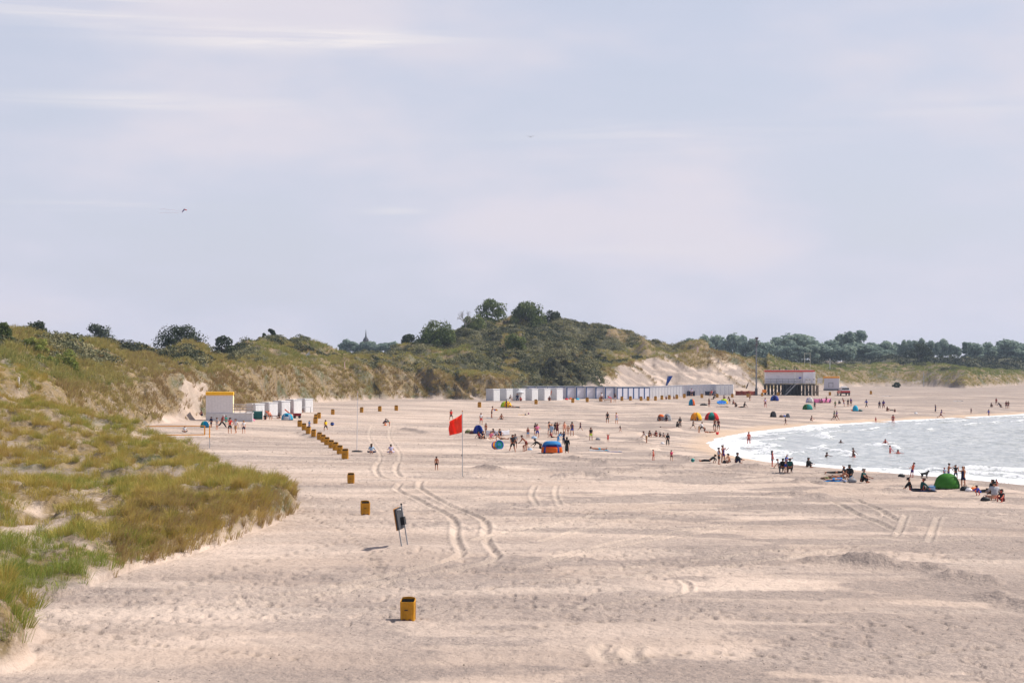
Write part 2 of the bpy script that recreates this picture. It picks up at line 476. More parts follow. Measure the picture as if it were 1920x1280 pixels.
for pts_ in ([(1278, 1078), (1290, 1086), (1292, 1096), (1280, 1106), (1240, 1114), (1150, 1126), (1000, 1140)], [(640, 1104), (520, 1122), (380, 1140)], [(620, 1098), (480, 1118), (330, 1134)], [(712, 862), (716, 850), (700, 832), (690, 812), (700, 795)], [(748, 862), (752, 848), (738, 830), (728, 812), (735, 795)],
             [(960, 1000), (1100, 962), (1280, 938), (1450, 925)], [(1000, 1012), (1150, 972), (1320, 948), (1480, 934)], [(940, 1070), (1150, 1060), (1350, 1040), (1600, 1005), (1850, 985)], [(960, 1084), (1180, 1074), (1380, 1052), (1640, 1014), (1880, 996)]): track(pts_, 0.13, 0.06)
track([(1005, 905), (995, 925), (1008, 945)], 0.13, 0.04); track([(1045, 905), (1040, 925), (1052, 945)], 0.13, 0.04)
track([(1560, 930), (1600, 950), (1640, 968), (1680, 985)], 0.2); track([(1600, 925), (1650, 945), (1700, 975)], 0.2)
track([(1760, 955), (1750, 985), (1742, 1010)], 0.13, 0.04); track([(1700, 950), (1690, 980), (1680, 1000)], 0.13, 0.04)
track([(1010, 1045), (1150, 1010), (1300, 985), (1420, 968)], 0.15); track([(960, 1062), (1120, 1025), (1280, 998), (1400, 980)], 0.15)
track([(880, 1010), (960, 990), (1060, 975), (1200, 965)], 0.14)
ZG = ZG + np.where(flat, TZ, 0)

# ridges raised on the sand, coloured darker and strewn with more litter
RDG = np.zeros_like(ZG)
def ridge(pts, h=.38, w=.8, z=0.3):
    P = np.array([W2(px, py, z) for px, py in pts])
    r0 = np.searchsorted(DR, P[:, 1].min() - 8); r1 = np.searchsorted(DR, P[:, 1].max() + 8)
    sx, sy = GX[r0:r1], GY[r0:r1]; best = np.full(sx.shape, 1e9)
    for a, b in zip(P[:-1], P[1:]):
        ab = b - a; q = np.clip(((sx - a[0]) * ab[0] + (sy - a[1]) * ab[1]) / (ab @ ab + 1e-9), 0, 1)
        best = np.minimum(best, np.hypot(sx - a[0] - q * ab[0], (sy - a[1] - q * ab[1]) * .6))
    g = np.exp(-(best / w) ** 2) * (0.4 + 1.1 * fbm(sx / .8, sy / 1.5, 3, 505))
    ZG[r0:r1] += h * g; RDG[r0:r1] = np.maximum(RDG[r0:r1], np.clip(g * 1.3, 0, 1))
for pts_ in ([(1072, 848), (1095, 852), (1118, 853), (1138, 857)], [(1232, 840), (1258, 839), (1280, 841), (1300, 845)], [(1212, 840), (1224, 840)], [(1190, 810), (1215, 812)], [(1140, 873), (1185, 872)],
             [(1050, 884), (1095, 880), (1130, 882)], [(1460, 914), (1500, 916), (1545, 918)], [(1250, 868), (1272, 868)], [(1195, 760), (1220, 761)], [(1500, 893), (1530, 890), (1545, 893)], [(960, 812), (985, 812)], [(1420, 862), (1380, 862)],
             [(1800, 764), (1835, 765)], [(1770, 775), (1900, 770)], [(1640, 770), (1700, 774)], [(1690, 905), (1640, 905)], [(560, 812), (600, 818)], [(760, 800), (800, 806)], [(900, 870), (930, 872)], [(1600, 1040), (1700, 1046), (1760, 1050)], [(1780, 1062), (1850, 1068)], [(1860, 1100), (1925, 1115)], [(1540, 1035), (1640, 1042)]): ridge(pts_)

# lines of footprints
FP = np.zeros_like(ZG)
def prints(pts, step=0.75):
    P = np.array([W2(px, py, 0.05) for px, py in pts])
    seg = np.hypot(*np.diff(P, axis=0).T); L = seg.sum(); cum = np.concatenate([[0], np.cumsum(seg)])
    for i, u in enumerate(np.arange(0, L, step)):
        x = np.interp(u, cum, P[:, 0]) + (0.12 if i % 2 else -0.12) + random.uniform(-.05, .05); y = np.interp(u, cum, P[:, 1])
        r0, r1 = np.searchsorted(DR, [y - 1.2, y + 1.2]); c = (x / y) * F + CX; c0, c1 = np.searchsorted(PXC, [c - 0.7 / y * F, c + 0.7 / y * F])
        g = np.exp(-((GX[r0:r1, c0:c1] - x) / 0.14) ** 2 - ((GY[r0:r1, c0:c1] - y) / 0.25) ** 2)
        FP[r0:r1, c0:c1] = np.maximum(FP[r0:r1, c0:c1], g)
prints([(300, 1110), (380, 1080), (470, 1055), (560, 1030), (640, 1010)]); prints([(70, 1178), (160, 1172), (250, 1168), (340, 1158), (460, 1150), (560, 1140)])
prints([(60, 1150), (150, 1170), (260, 1200), (400, 1215), (560, 1230)]); prints([(560, 960), (640, 990), (690, 1030), (720, 1080)])
prints([(200, 1120), (350, 1125), (500, 1128), (700, 1132), (900, 1130), (1150, 1135)]); prints([(900, 1180), (1100, 1160), (1400, 1150), (1700, 1165)])
prints([(900, 1100), (1000, 1085), (1100, 1082), (1230, 1060)]); prints([(1100, 1240), (1300, 1215), (1600, 1230), (1900, 1200)])
ZG = ZG - np.where(flat, 0.12 * FP, 0)

# ------------------------------------------------------------------ zones
PXG0 = PXG; PXG = PXG + (fbm(GX / 9, GY / 30, 4, 301) - 0.5) * 110 * (GY > 240)
def ell(px, py, rx, ry):
    """soft patch round the place seen at that row of the near dune"""
    PY = HY + (HC - ZG) * F / GY
    return np.exp(-(((PXG0 - px) / rx) ** 2 + ((PY - py) / ry) ** 2) ** 1.5)
mar = np.where(onA, sstep(HA - ZB, 0.05, 0.45), 0.0)
mar = np.maximum(mar, sstep(nearknob, 0.25, 0.5))
bare = np.zeros_like(mar)
for e in ((60, 893, 120, 13), (185, 908, 70, 10), (20, 1002, 120, 22), (40, 750, 26, 8), (262, 822, 26, 9), (185, 800, 24, 9), (20, 838, 30, 14), (300, 905, 40, 8), (130, 862, 40, 6), (440, 940, 30, 6), (295, 985, 24, 6), (70, 1022, 60, 9)):
    bare = np.maximum(bare, ell(*e) * (onA | onB))
nzA = fbm(GX / 2.2, GY / 3.5, 3, 91)
mar = mar * (1 - 0.72 * bare) * np.where(onA, sstep(nzA, 0.20, 0.42) * 0.8 + 0.2, 1)
fz = np.clip(TB, 0, 1.2)
m_face = sstep(streakf * 0.6 + streak * 0.4 + 0.45 * (fz - 0.16), 0.36, 0.48)
m_face = np.where(PXG > 1120, sstep(streak * .6 + streakf * .4 + 0.5 * (fz - 1.0) + (lump - .5) * 1.1 + .12 * sstep(PXG, 1260, 1330), 0.37, 0.46) * (PXG < 1460), m_face)
m_face = np.where(PXG >= 1460, sstep(TB, 0.02, 0.22) * sstep(fbm(GX / 6, GY / 9, 3, 93), .20, .40), m_face)
m_face = np.where((PXG > 985) & (PXG <= 1120), sstep(TB, 0.1, 0.4), m_face)
marB = np.where(onB & (TB > 0), np.where(TB < 1.0, m_face, np.where(TB < 1.3, 0.75 + 0.25 * m_face, 1.0)), 0)
gap = (np.abs(PXG0 - 358 + (fbm(GX / 3, ZG / 3, 3, 303) - .5) * 50) < 22) & onB & (TB > 0) & (TB < 0.8)
marB = np.where(gap, marB * 0.2, marB)
mar = np.maximum(mar, np.where(onB, marB * (1 - .9 * bare), 0))
scr = np.zeros_like(mar)
sn = fbm(GX / 11, GY / 26, 4, 95)
hill = onB & (PXG > 735) & (PXG < 1330) & (TB > np.where(PXG < 980, 1.25, np.where(PXG < 1120, 0.15, 1.12)))
scr = np.where(hill, np.maximum(sstep(sn, 0.43, 0.53), (PXG > 985) & (PXG < 1120) & (TB < 1.1)), 0)
scr = np.where(onB & (PXG >= 1200) & (PXG <= 1440) & (TB > 1.6), sstep(sn, .5, .62) * .8, scr)
scr = np.where(onB & (PXG >= 330) & (PXG <= 735) & (TB > 1.5), sstep(sn + (TB - 2.4) * 0.16, 0.42, 0.56), scr)
scr = np.where(onB & (PXG >= 640) & (PXG <= 960) & (TB > 0.95) & (TB <= 1.5), sstep(sn, .38, .5) * .75, scr)
scr = np.where(onB & (PXG < 330) & (TB > 2.2), sstep(sn, 0.5, 0.6), scr)
scr = np.where(onB & (PXG > 980) & (PXG < 1128) & (TB > .1), 1.0, scr)
scr = np.where(onF & (TF > 0.1), sstep(sn, 0.2, 0.35), scr)
scr = np.where((PXG < 735) & (TB >= 3) & onB, 0.9, scr)
scr = np.where(onB & (PXG > 1440) & (TB > 1.3), sstep(sn, .60, .68) * .5, scr)
gr5 = fbm(GX / 5.5 + 5, GY / 3.6, 5, 97)
grit = 1.1 * sstep(gr5 + .25 * (fbm(GX / 30, GY / 16, 3, 513) - .5), 0.50, 0.58) * (.25 + .75 * sstep(GX, -12, 16)) + 0.45 * sstep(fbm(GX / 30, GY / 12, 4, 99), .5, .66)
grit = np.clip(grit * 1.1 + RDG * .9 + 0.75 * sstep(GX - 0.1 * (GY - 60), -6, 20) * (1 - sstep(GY, 90, 180)) * sstep(fbm(GX / 9, GY / 4, 4, 511), .34, .54) + 0.7 * churn * .5 + 0.55 * sstep(GY, 380, 620) * sstep(PXG, 1500, 1700), 0, 1)
wet = 1 - sstep(SD + (fbm(GX / 9, GY / 9, 3, 101) - .5) * 4, 0.3, 5.5)

TUFT = sstep(fbm(GX / 2.3, GY / 2.9, 3, 401), 0.41, 0.60)
TUFT2 = sstep(fbm(GX / 2.6, GY / 4.4, 3, 411), 0.30, 0.65)
ZG = ZG + np.where(onA | (nearknob > .25), 0.55 * TUFT * np.clip(mar, 0, 1) * (1 - np.clip(bare * 1.6, 0, 1)) * (1 - .75 * sstep(HY + (HC - ZG) * F / GY, 985, 1050) * (nearknob < .2)), 0) + np.where(onB & ~hm, 0.8 * TUFT2 * np.clip(mar, 0, 1), 0)
def bilin(A, px, d):
    c = np.clip(np.interp(px, PXC, np.arange(NC)), 0, NC - 1.001); r = np.clip(np.interp(d, DR, np.arange(NR)), 0, NR - 1.001)
    i = r.astype(int) if hasattr(r, 'astype') else int(r); j = c.astype(int) if hasattr(c, 'astype') else int(c)
    fr = r - i; fc = c - j
    return (A[i, j] * (1 - fc) + A[i, j + 1] * fc) * (1 - fr) + (A[i + 1, j] * (1 - fc) + A[i + 1, j + 1] * fc) * fr
def gz(x, y):
    y = max(y, 21.0); return float(bilin(ZG, np.float64(CX + x / y * F), np.float64(y)))
def ground(px, py, dmin=45):
    """where the ground seen at a photo pixel lies"""
    zc = np.array([bilin(ZG, np.full(1, px), np.array([d]))[0] for d in DR[(DR > dmin) & (DR < 1200)]])
    dd = DR[(DR > dmin) & (DR < 1200)]
    rows = HY + (HC - zc) * F / dd
    k = np.argmax(rows <= py)
    if rows[k] > py: k = len(dd) - 1
    if k > 0:
        t = (rows[k - 1] - py) / max(rows[k - 1] - rows[k], 1e-6); d = dd[k - 1] + t * (dd[k] - dd[k - 1])
    else: d = dd[0]
    return Vector(((px - CX) / F * d, d, gz((px - CX) / F * d, d)))
def at(px, d):
    x = (px - CX) / F * d; return Vector((x, d, gz(x, d)))
def sea(px, py):
    d = (HC - WZ) * F / (py - HY); return Vector(((px - CX) / F * d, d, WZ))
def ppm(d): return F / d

idx = np.arange(NR * NC).reshape(NR, NC)
QF = np.stack([idx[:-1, :-1], idx[:-1, 1:], idx[1:, 1:], idx[1:, :-1]], -1).reshape(-1, 4)

def ground_mat():
    m, nt = nt_new('sand and turf'); n = N(nt)
    out = n('ShaderNodeOutputMaterial'); b = n('ShaderNodeBsdfPrincipled')
    geo = n('ShaderNodeNewGeometry'); P = geo.outputs['Position']
    A = lambda k: n('ShaderNodeAttribute', attribute_name=k).outputs['Fac']
    big = n.noise(n.mapping(P, (0.05, 0.09, 0.05)), 1.0, 5, 0.6)
    mid = n.noise(n.mapping(P, (0.45, 0.22, 0.45)), 1.0, 6, 0.65)
    fine = n.noise(n.mapping(P, (3.6, 2.2, 3.6)), 1.0, 6, 0.7)
    grain = n.noise(n.mapping(P, (12, 6, 12)), 1.0, 3, 0.7)
    sand = n.mix((0.40, 0.31, 0.255), (0.53, 0.42, 0.35), n.ramp(big, 0.35, 0.65))
    sand = n.mix(sand, (0.33, 0.265, 0.225), n.math('MULTIPLY', n.ramp(mid, 0.52, 0.72), 0.55))
    pale = n.ramp(n.noise(n.mapping(P, (0.035, 0.16, 0.035), (0, 0, R(4))), 1.0, 5, 0.6), 0.52, 0.66)
    sand = n.mix(sand, (0.60, 0.485, 0.405), n.math('MULTIPLY', pale, 0.45))
    gm = n.math('MULTIPLY', A('grit'), n.ramp(n.math('ADD', n.math('MULTIPLY', grain, .6), n.math('MULTIPLY', fine, .4)), 0.38, 0.60, .5, 1.0), clamp=True)
    sand = n.mix(sand, (0.15, 0.127, 0.122), n.math('MULTIPLY', gm, 0.72))
    sp = n.ramp(grain, 0.60, 0.74)
    sand = n.mix(sand, (0.15, 0.12, 0.10), n.math('MULTIPLY', sp, n.math('MULTIPLY', n.ramp(fine, .50, .66), 0.22)))
    tr = A('track')
    sand = n.mix(sand, (0.60, 0.50, 0.41), n.math('MULTIPLY', tr, 0.24))
    sand = n.mix(sand, (0.22, 0.175, 0.14), n.math('MULTIPLY', A('print'), 0.6))  # darkens footprint hollows, painting their shade into the sand colour
    sand = n.mix(sand, (0.52, 0.37, 0.25), n.math('MULTIPLY', A('wet'), 0.9))
    # turf and litter under the plants, turf darkened to paint shadow between tufts
    tn = n.noise(n.mapping(P, (0.8, 0.5, 0.8)), 1.0, 6, 0.65)
    turf = n.mix((0.10, 0.075, 0.035), (0.24, 0.17, 0.085), n.ramp(tn, 0.35, 0.65))
    turf = n.mix(turf, (0.07, 0.075, 0.03), n.ramp(n.noise(n.mapping(P, (.12, .08, .12)), 1.0, 4), .5, .65))
    mf = n.math('MULTIPLY', A('marram'), n.ramp(n.math('ADD', n.math('MULTIPLY', fine, .6), n.math('MULTIPLY', tn, .4)), .36, .54, 0.45, 1.0), clamp=True)
    c = n.mix(sand, turf, mf)
    duff = n.mix((0.035, 0.036, 0.022), (0.085, 0.082, 0.045), n.ramp(tn, .35, .65))
    c = n.mix(c, duff, A('scrub'))
    nt.links.new(c, b.inputs['Base Color'])
    rg = n.math('SUBTRACT', 0.95, n.math('MULTIPLY', A('wet'), 0.45)); nt.links.new(rg, b.inputs['Roughness'])
    b.inputs['Specular IOR Level'].default_value = 0.2
    h = n.math('ADD', n.math('MULTIPLY', fine, 0.10), n.math('MULTIPLY', grain, 0.018))
    step_ = n.noise(n.mapping(P, (1.5, 1.0, 1.5)), 1.0, 4, 0.6)
    h = n.math('ADD', h, n.math('MULTIPLY', mid, 0.22)); h = n.math('ADD', h, n.math('MULTIPLY', n.ramp(step_, .38, .62), 0.09))
    bp = n('ShaderNodeBump', {'Height': h, 'Strength': 0.55, 'Distance': 1.0})
    nt.links.new(bp.outputs[0], b.inputs['Normal'])
    nt.links.new(b.outputs[0], out.inputs[0])
    return m
me = np_mesh('ground', np.stack([GX, GY, ZG], -1).reshape(-1, 3), QF, ground_mat(),
             dict(marram=mar, scrub=scr, grit=grit, wet=wet, track=np.where(flat, TRK, 0), print=np.where(flat, FP, 0)), smooth=True)
tag(link_mesh('ground', me), 'pale sandy beach rising into grassy coastal dunes', None, None, 'structure')

# ------------------------------------------------------------------ the sea
wc = np.concatenate([np.arange(1230, 1985, 3.0), np.arange(1985, 2900, 20.)])
wr = [100.]
while wr[-1] < 760: wr.append(wr[-1] * (1.0025 if 170 < wr[-1] < 520 else 1.012))
wr = np.array(wr)
WX = (wc[None, :] - CX) / F * wr[:, None]; WY = np.repeat(wr[:, None], len(wc), 1)
wsd = -shore_dist(WX, WY)           # distance out to sea
amp = np.clip(0.05 + wsd / 60, 0.05, 1.0)
u = (WX * 0.55 + WY * 0.83)         # waves roll in obliquely
wv = (fbm(WX / 5.0, WY / 2.6, 4, 201) - 0.5) * 0.55 + (fbm(WX / 1.6, WY / 0.9, 3, 203) - 0.5) * 0.22
# breakers parallel to the shore
ph = wsd + (fbm(WX / 12, WY / 12, 3, 207) - 0.5) * 9
brk = np.zeros_like(wsd); foamk = np.zeros_like(wsd)
for s0, hh, lim in ((3.0, .16, .35), (8.5, .30, .42), (16.0, .38, .5), (26.0, .34, .57)):
    on = sstep(fbm(WX / 16 + s0, WY / 14, 3, 211 + int(s0)), lim - .06, lim + .06)
    brk += hh * on * np.exp(-((ph - s0) / 0.9) ** 2)
    foamk = np.maximum(foamk, on * np.where(ph < s0, np.exp(-np.maximum(s0 - ph, 0) / 3.2), np.exp(-((ph - s0) / .5) ** 2)))
WZG = WZ + wv * amp * 1.25 + brk
foam = np.clip(foamk + (0.55 + .45 * fbm(WX / 5, WY / 5, 3, 215)) * (1 - sstep(wsd, 1.0, 9)) , 0, 1)
widx = np.arange(WX.size).reshape(WX.shape)
WQ = np.stack([widx[:-1, :-1], widx[:-1, 1:], widx[1:, 1:], widx[1:, :-1]], -1).reshape(-1, 4)
keep = (wsd > -7)
fk = keep.ravel()[WQ].all(1)
def water_mat():
    m, nt = nt_new('sea water'); n = N(nt)
    out = n('ShaderNodeOutputMaterial'); b = n('ShaderNodeBsdfPrincipled')
    P = n('ShaderNodeNewGeometry').outputs['Position']
    fo = n('ShaderNodeAttribute', attribute_name='foam').outputs['Fac']
    a = n.noise(n.mapping(P, (0.7, 0.35, 0.7)), 1.0, 6, 0.7)
    a2 = n.noise(n.mapping(P, (2.2, 1.0, 2.2)), 1.0, 5, 0.7)
    th = n.math('ADD', n.math('MULTIPLY', a, 0.6), n.math('MULTIPLY', a2, 0.4))
    ff = n.ramp(n.math('ADD', fo, n.math('MULTIPLY', n.math('SUBTRACT', th, 0.5), 3.4)), 0.48, 0.92)
    caps = n.ramp(th, 0.74, 0.80)
    ff = n.math('MAXIMUM', ff, n.math('MULTIPLY', caps, 0.6), clamp=True)
    wcol = n.mix((0.29, 0.31, 0.305), (0.52, 0.53, 0.52), n.ramp(a, 0.35, 0.65))
    c = n.mix(wcol, (0.72, 0.73, 0.75), ff)
    nt.links.new(c, b.inputs['Base Color'])
    nt.links.new(n.math('ADD', 0.16, n.math('MULTIPLY', ff, 0.6)), b.inputs['Roughness'])
    b.inputs['IOR'].default_value = 1.33
    bp = n('ShaderNodeBump', {'Height': n.math('ADD', n.math('MULTIPLY', a2, 0.16), n.math('MULTIPLY', a, 0.35)), 'Strength': 0.85, 'Distance': 1.0})
    nt.links.new(bp.outputs[0], b.inputs['Normal'])
    nt.links.new(b.outputs[0], out.inputs[0]); return m
me = np_mesh('sea', np.stack([WX, WY, WZG], -1).reshape(-1, 3), WQ[fk], water_mat(), dict(foam=foam), smooth=True)
tag(link_mesh('sea', me), 'grey choppy sea with white foam breaking on the beach', None, None, 'structure')

# ------------------------------------------------------------------ light, sky, air, camera
SUN_AZ, SUN_EL = R(20), R(50)        # direction to the sun: right and a little behind the scene
sd = Vector((math.cos(SUN_EL) * math.cos(SUN_AZ), math.cos(SUN_EL) * math.sin(SUN_AZ), math.sin(SUN_EL)))
L = bpy.data.lights.new('sun', 'SUN'); L.energy = 5.0; L.angle = R(0.53); L.color = (1.0, 0.93, 0.83)
so = bpy.data.objects.new('sun', L); COL.objects.link(so); so.rotation_euler = sd.to_track_quat('Z', 'Y').to_euler()
so.location = (0, 0, 200)

W = bpy.data.worlds.new('World'); SC.world = W; W.use_nodes = True
nt = W.node_tree; nt.nodes.clear(); n = N(nt)
out = n('ShaderNodeOutputWorld'); bg = n('ShaderNodeBackground'); bg.inputs['Strength'].default_value = 0.1
sky = n('ShaderNodeTexSky', sky_type='NISHITA', sun_disc=False, sun_elevation=SUN_EL, sun_rotation=math.pi / 2 - SUN_AZ)
sky.air_density = 1.0; sky.dust_density = 1.5; sky.ozone_density = 1.2
tc = n('ShaderNodeTexCoord'); G = tc.outputs['Generated']
sx = n('ShaderNodeSeparateXYZ'); nt.links.new(G, sx.inputs[0])
az = n.math('ARCTAN2', sx.outputs[0], sx.outputs[1]); el = n.math('ARCSINE', sx.outputs[2])
cv = n('ShaderNodeCombineXYZ'); nt.links.new(az, cv.inputs[0]); nt.links.new(el, cv.inputs[1]); V = cv.outputs[0]
soft = n.noise(n.mapping(V, (5.0, 14.0, 1), (0, 0, R(-8)), (1.7, 0.6, 0)), 1.0, 4, 0.5)
wisp = n.noise(n.mapping(V, (6.0, 150.0, 1), (0, 0, R(-2)), (0.3, 0.9, 0)), 1.0, 6, 0.62, 0.6)
def blob(a0, e0, ra, re):
    da = n.math('DIVIDE', n.math('SUBTRACT', az, a0), ra); de = n.math('DIVIDE', n.math('SUBTRACT', el, e0), re)
    r2 = n.math('ADD', n.math('MULTIPLY', da, da), n.math('MULTIPLY', de, de))
    return n.math('EXPONENT', n.math('MULTIPLY', r2, -1.0))
pz = lambda px, py: (math.atan((px - CX) / F), math.atan((HY - py) / F))
wm = None
for px, py, rx, ry, k in ((570, 76, 240, 20, 1.2), (300, 198, 230, 14, 0.75), (140, 30, 260, 30, 0.8), (1850, 212, 260, 22, 0.22), (1190, 262, 320, 26, 0.35), (740, 397, 60, 9, .4), (200, 392, 160, 9, .35), (1180, 470, 160, 8, .35)):
    a0, e0 = pz(px, py); q = n.math('MULTIPLY', blob(a0, e0, rx / F, ry / F), k)
    wm = q if wm is None else n.math('ADD', wm, q)
veil = n.ramp(soft, 0.30, 0.70, 0.70, 0.98)
hz = n.ramp(el, 0.0, 0.17, 0.14, 0.0)
vf = n.math('MULTIPLY', n.math('ADD', veil, hz, clamp=True), n.ramp(el, 0.20, 0.75, 1.0, 0.22))
vcol = n.mix((5.65, 5.75, 6.85), (6.4, 6.1, 6.75), n.ramp(soft, 0.42, 0.66))
c = n.mix(sky.outputs[0], vcol, vf)
wf = n.math('MULTIPLY', n.math('MULTIPLY', wm, n.ramp(wisp, 0.36, 0.74)), 1.0, clamp=True)
c = n.mix(c, (7.9, 7.4, 7.3), wf)
nt.links.new(c, bg.inputs[0]); nt.links.new(bg.outputs[0], out.inputs[0])

cam = bpy.data.cameras.new('camera'); cam.lens = 70; cam.sensor_width = 36; cam.shift_y = (HY - 640) / 1920
cam.clip_start = 1; cam.clip_end = 9000
co = bpy.data.objects.new('camera', cam); COL.objects.link(co); co.location = (0, 0, HC); co.rotation_euler = (R(90), 0, 0)
SC.camera = co
SC.view_settings.view_transform = 'Standard'; SC.view_settings.look = 'None'; SC.view_settings.exposure = 0.25; SC.view_settings.gamma = 1.0
SC.cycles.max_bounces = 6; SC.cycles.diffuse_bounces = 3; SC.cycles.volume_bounces = 0
hb = MB().box((0, 1440, 36), (3400, 3000, 0.0)); 
hb = MB().box((100, 1440, 28.0), (4400, 3000, 78.0))
m, nt = nt_new('air'); n = N(nt)
o_ = n('ShaderNodeOutputMaterial'); pv = n('ShaderNodeVolumePrincipled')
pv.inputs['Color'].default_value = (0.66, 0.80, 1.0, 1); pv.inputs['Density'].default_value = 0.00009; pv.inputs['Anisotropy'].default_value = 0.3
nt.links.new(pv.outputs[0], o_.inputs['Volume'])
hz_o = hb.build('haze', m); tag(hz_o, 'thin bluish haze in the air over the far dunes', None, None, 'stuff')
# ------------------------------------------------------------------ plants
def leaf_mat(name, c0, c1, c2, trans=0.25, rough=0.7):
    m, nt = nt_new(name); n = N(nt)
    out = n('ShaderNodeOutputMaterial'); b = n('ShaderNodeBsdfPrincipled')
    t = n('ShaderNodeAttribute', attribute_name='tint').outputs['Fac']
    c = n.mix(c0, c1, n.ramp(t, 0.0, 0.5)); c = n.mix(c, c2, n.ramp(t, 0.5, 1.0))
    nt.links.new(c, b.inputs['Base Color']); b.inputs['Roughness'].default_value = rough; b.inputs['Specular IOR Level'].default_value = 0.15
    tr = n('ShaderNodeBsdfTranslucent'); nt.links.new(c, tr.inputs[0])
    mx = n('ShaderNodeMixShader', {0: trans, 1: b.outputs[0], 2: tr.outputs[0]})
    nt.links.new(mx.outputs[0], out.inputs[0]); return m

CELL = (GX[:-1, 1:] - GX[:-1, :-1]) * (GY[1:, :-1] - GY[:-1, :-1])
def scatter(dens, rng=RNG):
    """points on the terrain; dens is per square metre on the grid"""
    e = (dens[:-1, :-1] * CELL)
    n = rng.poisson(np.clip(e, 0, 50))
    r, c = np.nonzero(n); k = n[r, c]
    r = np.repeat(r, k); c = np.repeat(c, k)
    a = rng.random(len(r)); b = rng.random(len(r))
    def bl(A): return (A[r, c] * (1 - b) + A[r, c + 1] * b) * (1 - a) + (A[r + 1, c] * (1 - b) + A[r + 1, c + 1] * b) * a
    return bl(GX), bl(GY), bl(ZG), r, c
inview = ((PXG0 > -90) & (PXG0 < 2010)).astype(float)

def blades(x, y, z, ht, nb, width, spread, tint, lean=(0.0, 0.0), rng=RNG, dome=0.0):
    """marram tussocks: nb arching blades at each point, 5 vertices each"""
    n = len(x) * nb
    X = np.repeat(x, nb); Y = np.repeat(y, nb); Z = np.repeat(z, nb)
    Hh = np.repeat(ht, nb) * rng.uniform(0.55, 1.12, n); a = rng.uniform(0, 2 * np.pi, n)
    rad = np.sqrt(rng.random(n)) * np.repeat(spread, nb)
    Hh = Hh * (1 - dome * (rad / np.repeat(spread, nb)) ** 2)
    bx = X + np.cos(a) * rad * 0.55; by = Y + np.sin(a) * rad * 0.55
    ox = np.cos(a) * rad * 0.9 + lean[0] * Hh + rng.normal(0, .16, n) * Hh; oy = np.sin(a) * rad * 0.9 + lean[1] * Hh + rng.normal(0, .16, n) * Hh
    w = width * rng.uniform(0.6, 1.3, n) / 2; fa = rng.uniform(0, np.pi, n)
    wx = np.cos(fa) * w; wy = np.sin(fa) * w
    z0 = Z - 0.08
    V = np.empty((n, 5, 3))
    V[:, 0] = np.stack([bx - wx, by - wy, z0], -1); V[:, 1] = np.stack([bx + wx, by + wy, z0], -1)
    mx, my, mz = bx + ox * 0.38, by + oy * 0.38, Z + Hh * 0.62
    V[:, 2] = np.stack([mx + wx * .8, my + wy * .8, mz], -1); V[:, 3] = np.stack([mx - wx * .8, my - wy * .8, mz], -1)
    V[:, 4] = np.stack([bx + ox * 1.15, by + oy * 1.15, Z + Hh * 0.95], -1)
    i = np.arange(n)[:, None] * 5
    Tq = np.concatenate([i + np.array([[0, 1, 2]]), i + np.array([[0, 2, 3]]), i + np.array([[3, 2, 4]])])
    T = np.clip(np.repeat(tint, nb) + rng.normal(0, .16, n), 0, 1)
    return V.reshape(-1, 3), Tq, np.repeat(T, 5)
GRASS_NEAR = leaf_mat('marram grass', (0.48, 0.335, 0.105), (0.44, 0.355, 0.080), (0.225, 0.275, 0.052), 0.27)
GRASS_FAR = leaf_mat('far marram grass', (0.32, 0.215, 0.10), (0.40, 0.335, 0.11), (0.205, 0.245, 0.068), 0.32)
SCRUB = leaf_mat('dune scrub', (0.024, 0.034, 0.022), (0.098, 0.108, 0.056), (0.285, 0.26, 0.14), 0.2)

# near dune
tuft = TUFT
near = (GY < 242) & (GY > 55)
lowm = sstep(HY + (HC - ZG) * F / GY, 985, 1050) * (PXG0 < 340)
dens = mar * near * inview * (0.6 + 2.4 * tuft + 5.0 * lowm)
x, y, z, r, c = scatter(dens)
hv = tuft[r, c]; gn = fbm(x / 7, y / 10, 3, 403)
pyv = HY + (HC - z) * F / y
edge = np.clip(1 - (HA[r, c] - ZB[r, c]) / 1.3, 0, 1) * (x / y * F + CX > 280)        # straw coloured skirts on the eroded edge
low = sstep(pyv, 985, 1060) * (x / y * F + CX < 330)                                   # greener, shorter foot
tint = np.clip(0.26 + (gn - 0.25) * 1.1 - 0.50 * edge + 0.50 * low + (hv - .5) * .15 + RNG.normal(0, .16, len(x)), 0, 1)
ht = (0.20 + 0.30 * hv) * RNG.uniform(.75, 1.25, len(x)) * (1 + 0.1 * low)
V1, T1, t1 = blades(x, y, z, ht, 22, 0.018, 0.30 + 0.20 * hv, tint, (0.12, -0.02))
# pale seed stalks
k = RNG.random(len(x)) < 0.25
V1b, T1b, t1b = blades(x[k], y[k], z[k], ht[k] * 1.3, 3, 0.012, 0.18 + 0 * ht[k], np.zeros(k.sum()), (0.12, 0))
# full grown tussocks
xt, yt, zt_, rt, ct = scatter(mar * near * inview * (0.10 + 0.75 * tuft) * np.where(nearknob > .2, 2.2, 1 - .8 * lowm))
kt = len(xt); Rt = RNG.uniform(.35, .85, kt); gt = fbm(xt / 7, yt / 10, 3, 403)
edt = np.clip(1 - (HA[rt, ct] - ZB[rt, ct]) / 1.1, 0, 1) * (xt / yt * F + CX > 280)
V1c, T1c, t1c = blades(xt, yt, zt_, RNG.uniform(.62, 1.05, kt) * (1 - .3 * edt), 120, 0.017, Rt, np.clip(.18 + (gt - .25) * 1.1 - .5 * edt + RNG.normal(0, .22, kt), 0, 1), (0.14, -0.02), dome=.55)
V1b = np.concatenate([V1b, V1c]); T1b = np.concatenate([T1b, T1c + len(V1b) - len(V1c)]); t1b = np.concatenate([t1b, t1c])
V = np.concatenate([V1, V1b]); T = np.concatenate([T1, T1b + len(V1)]); t = np.concatenate([t1, t1b])

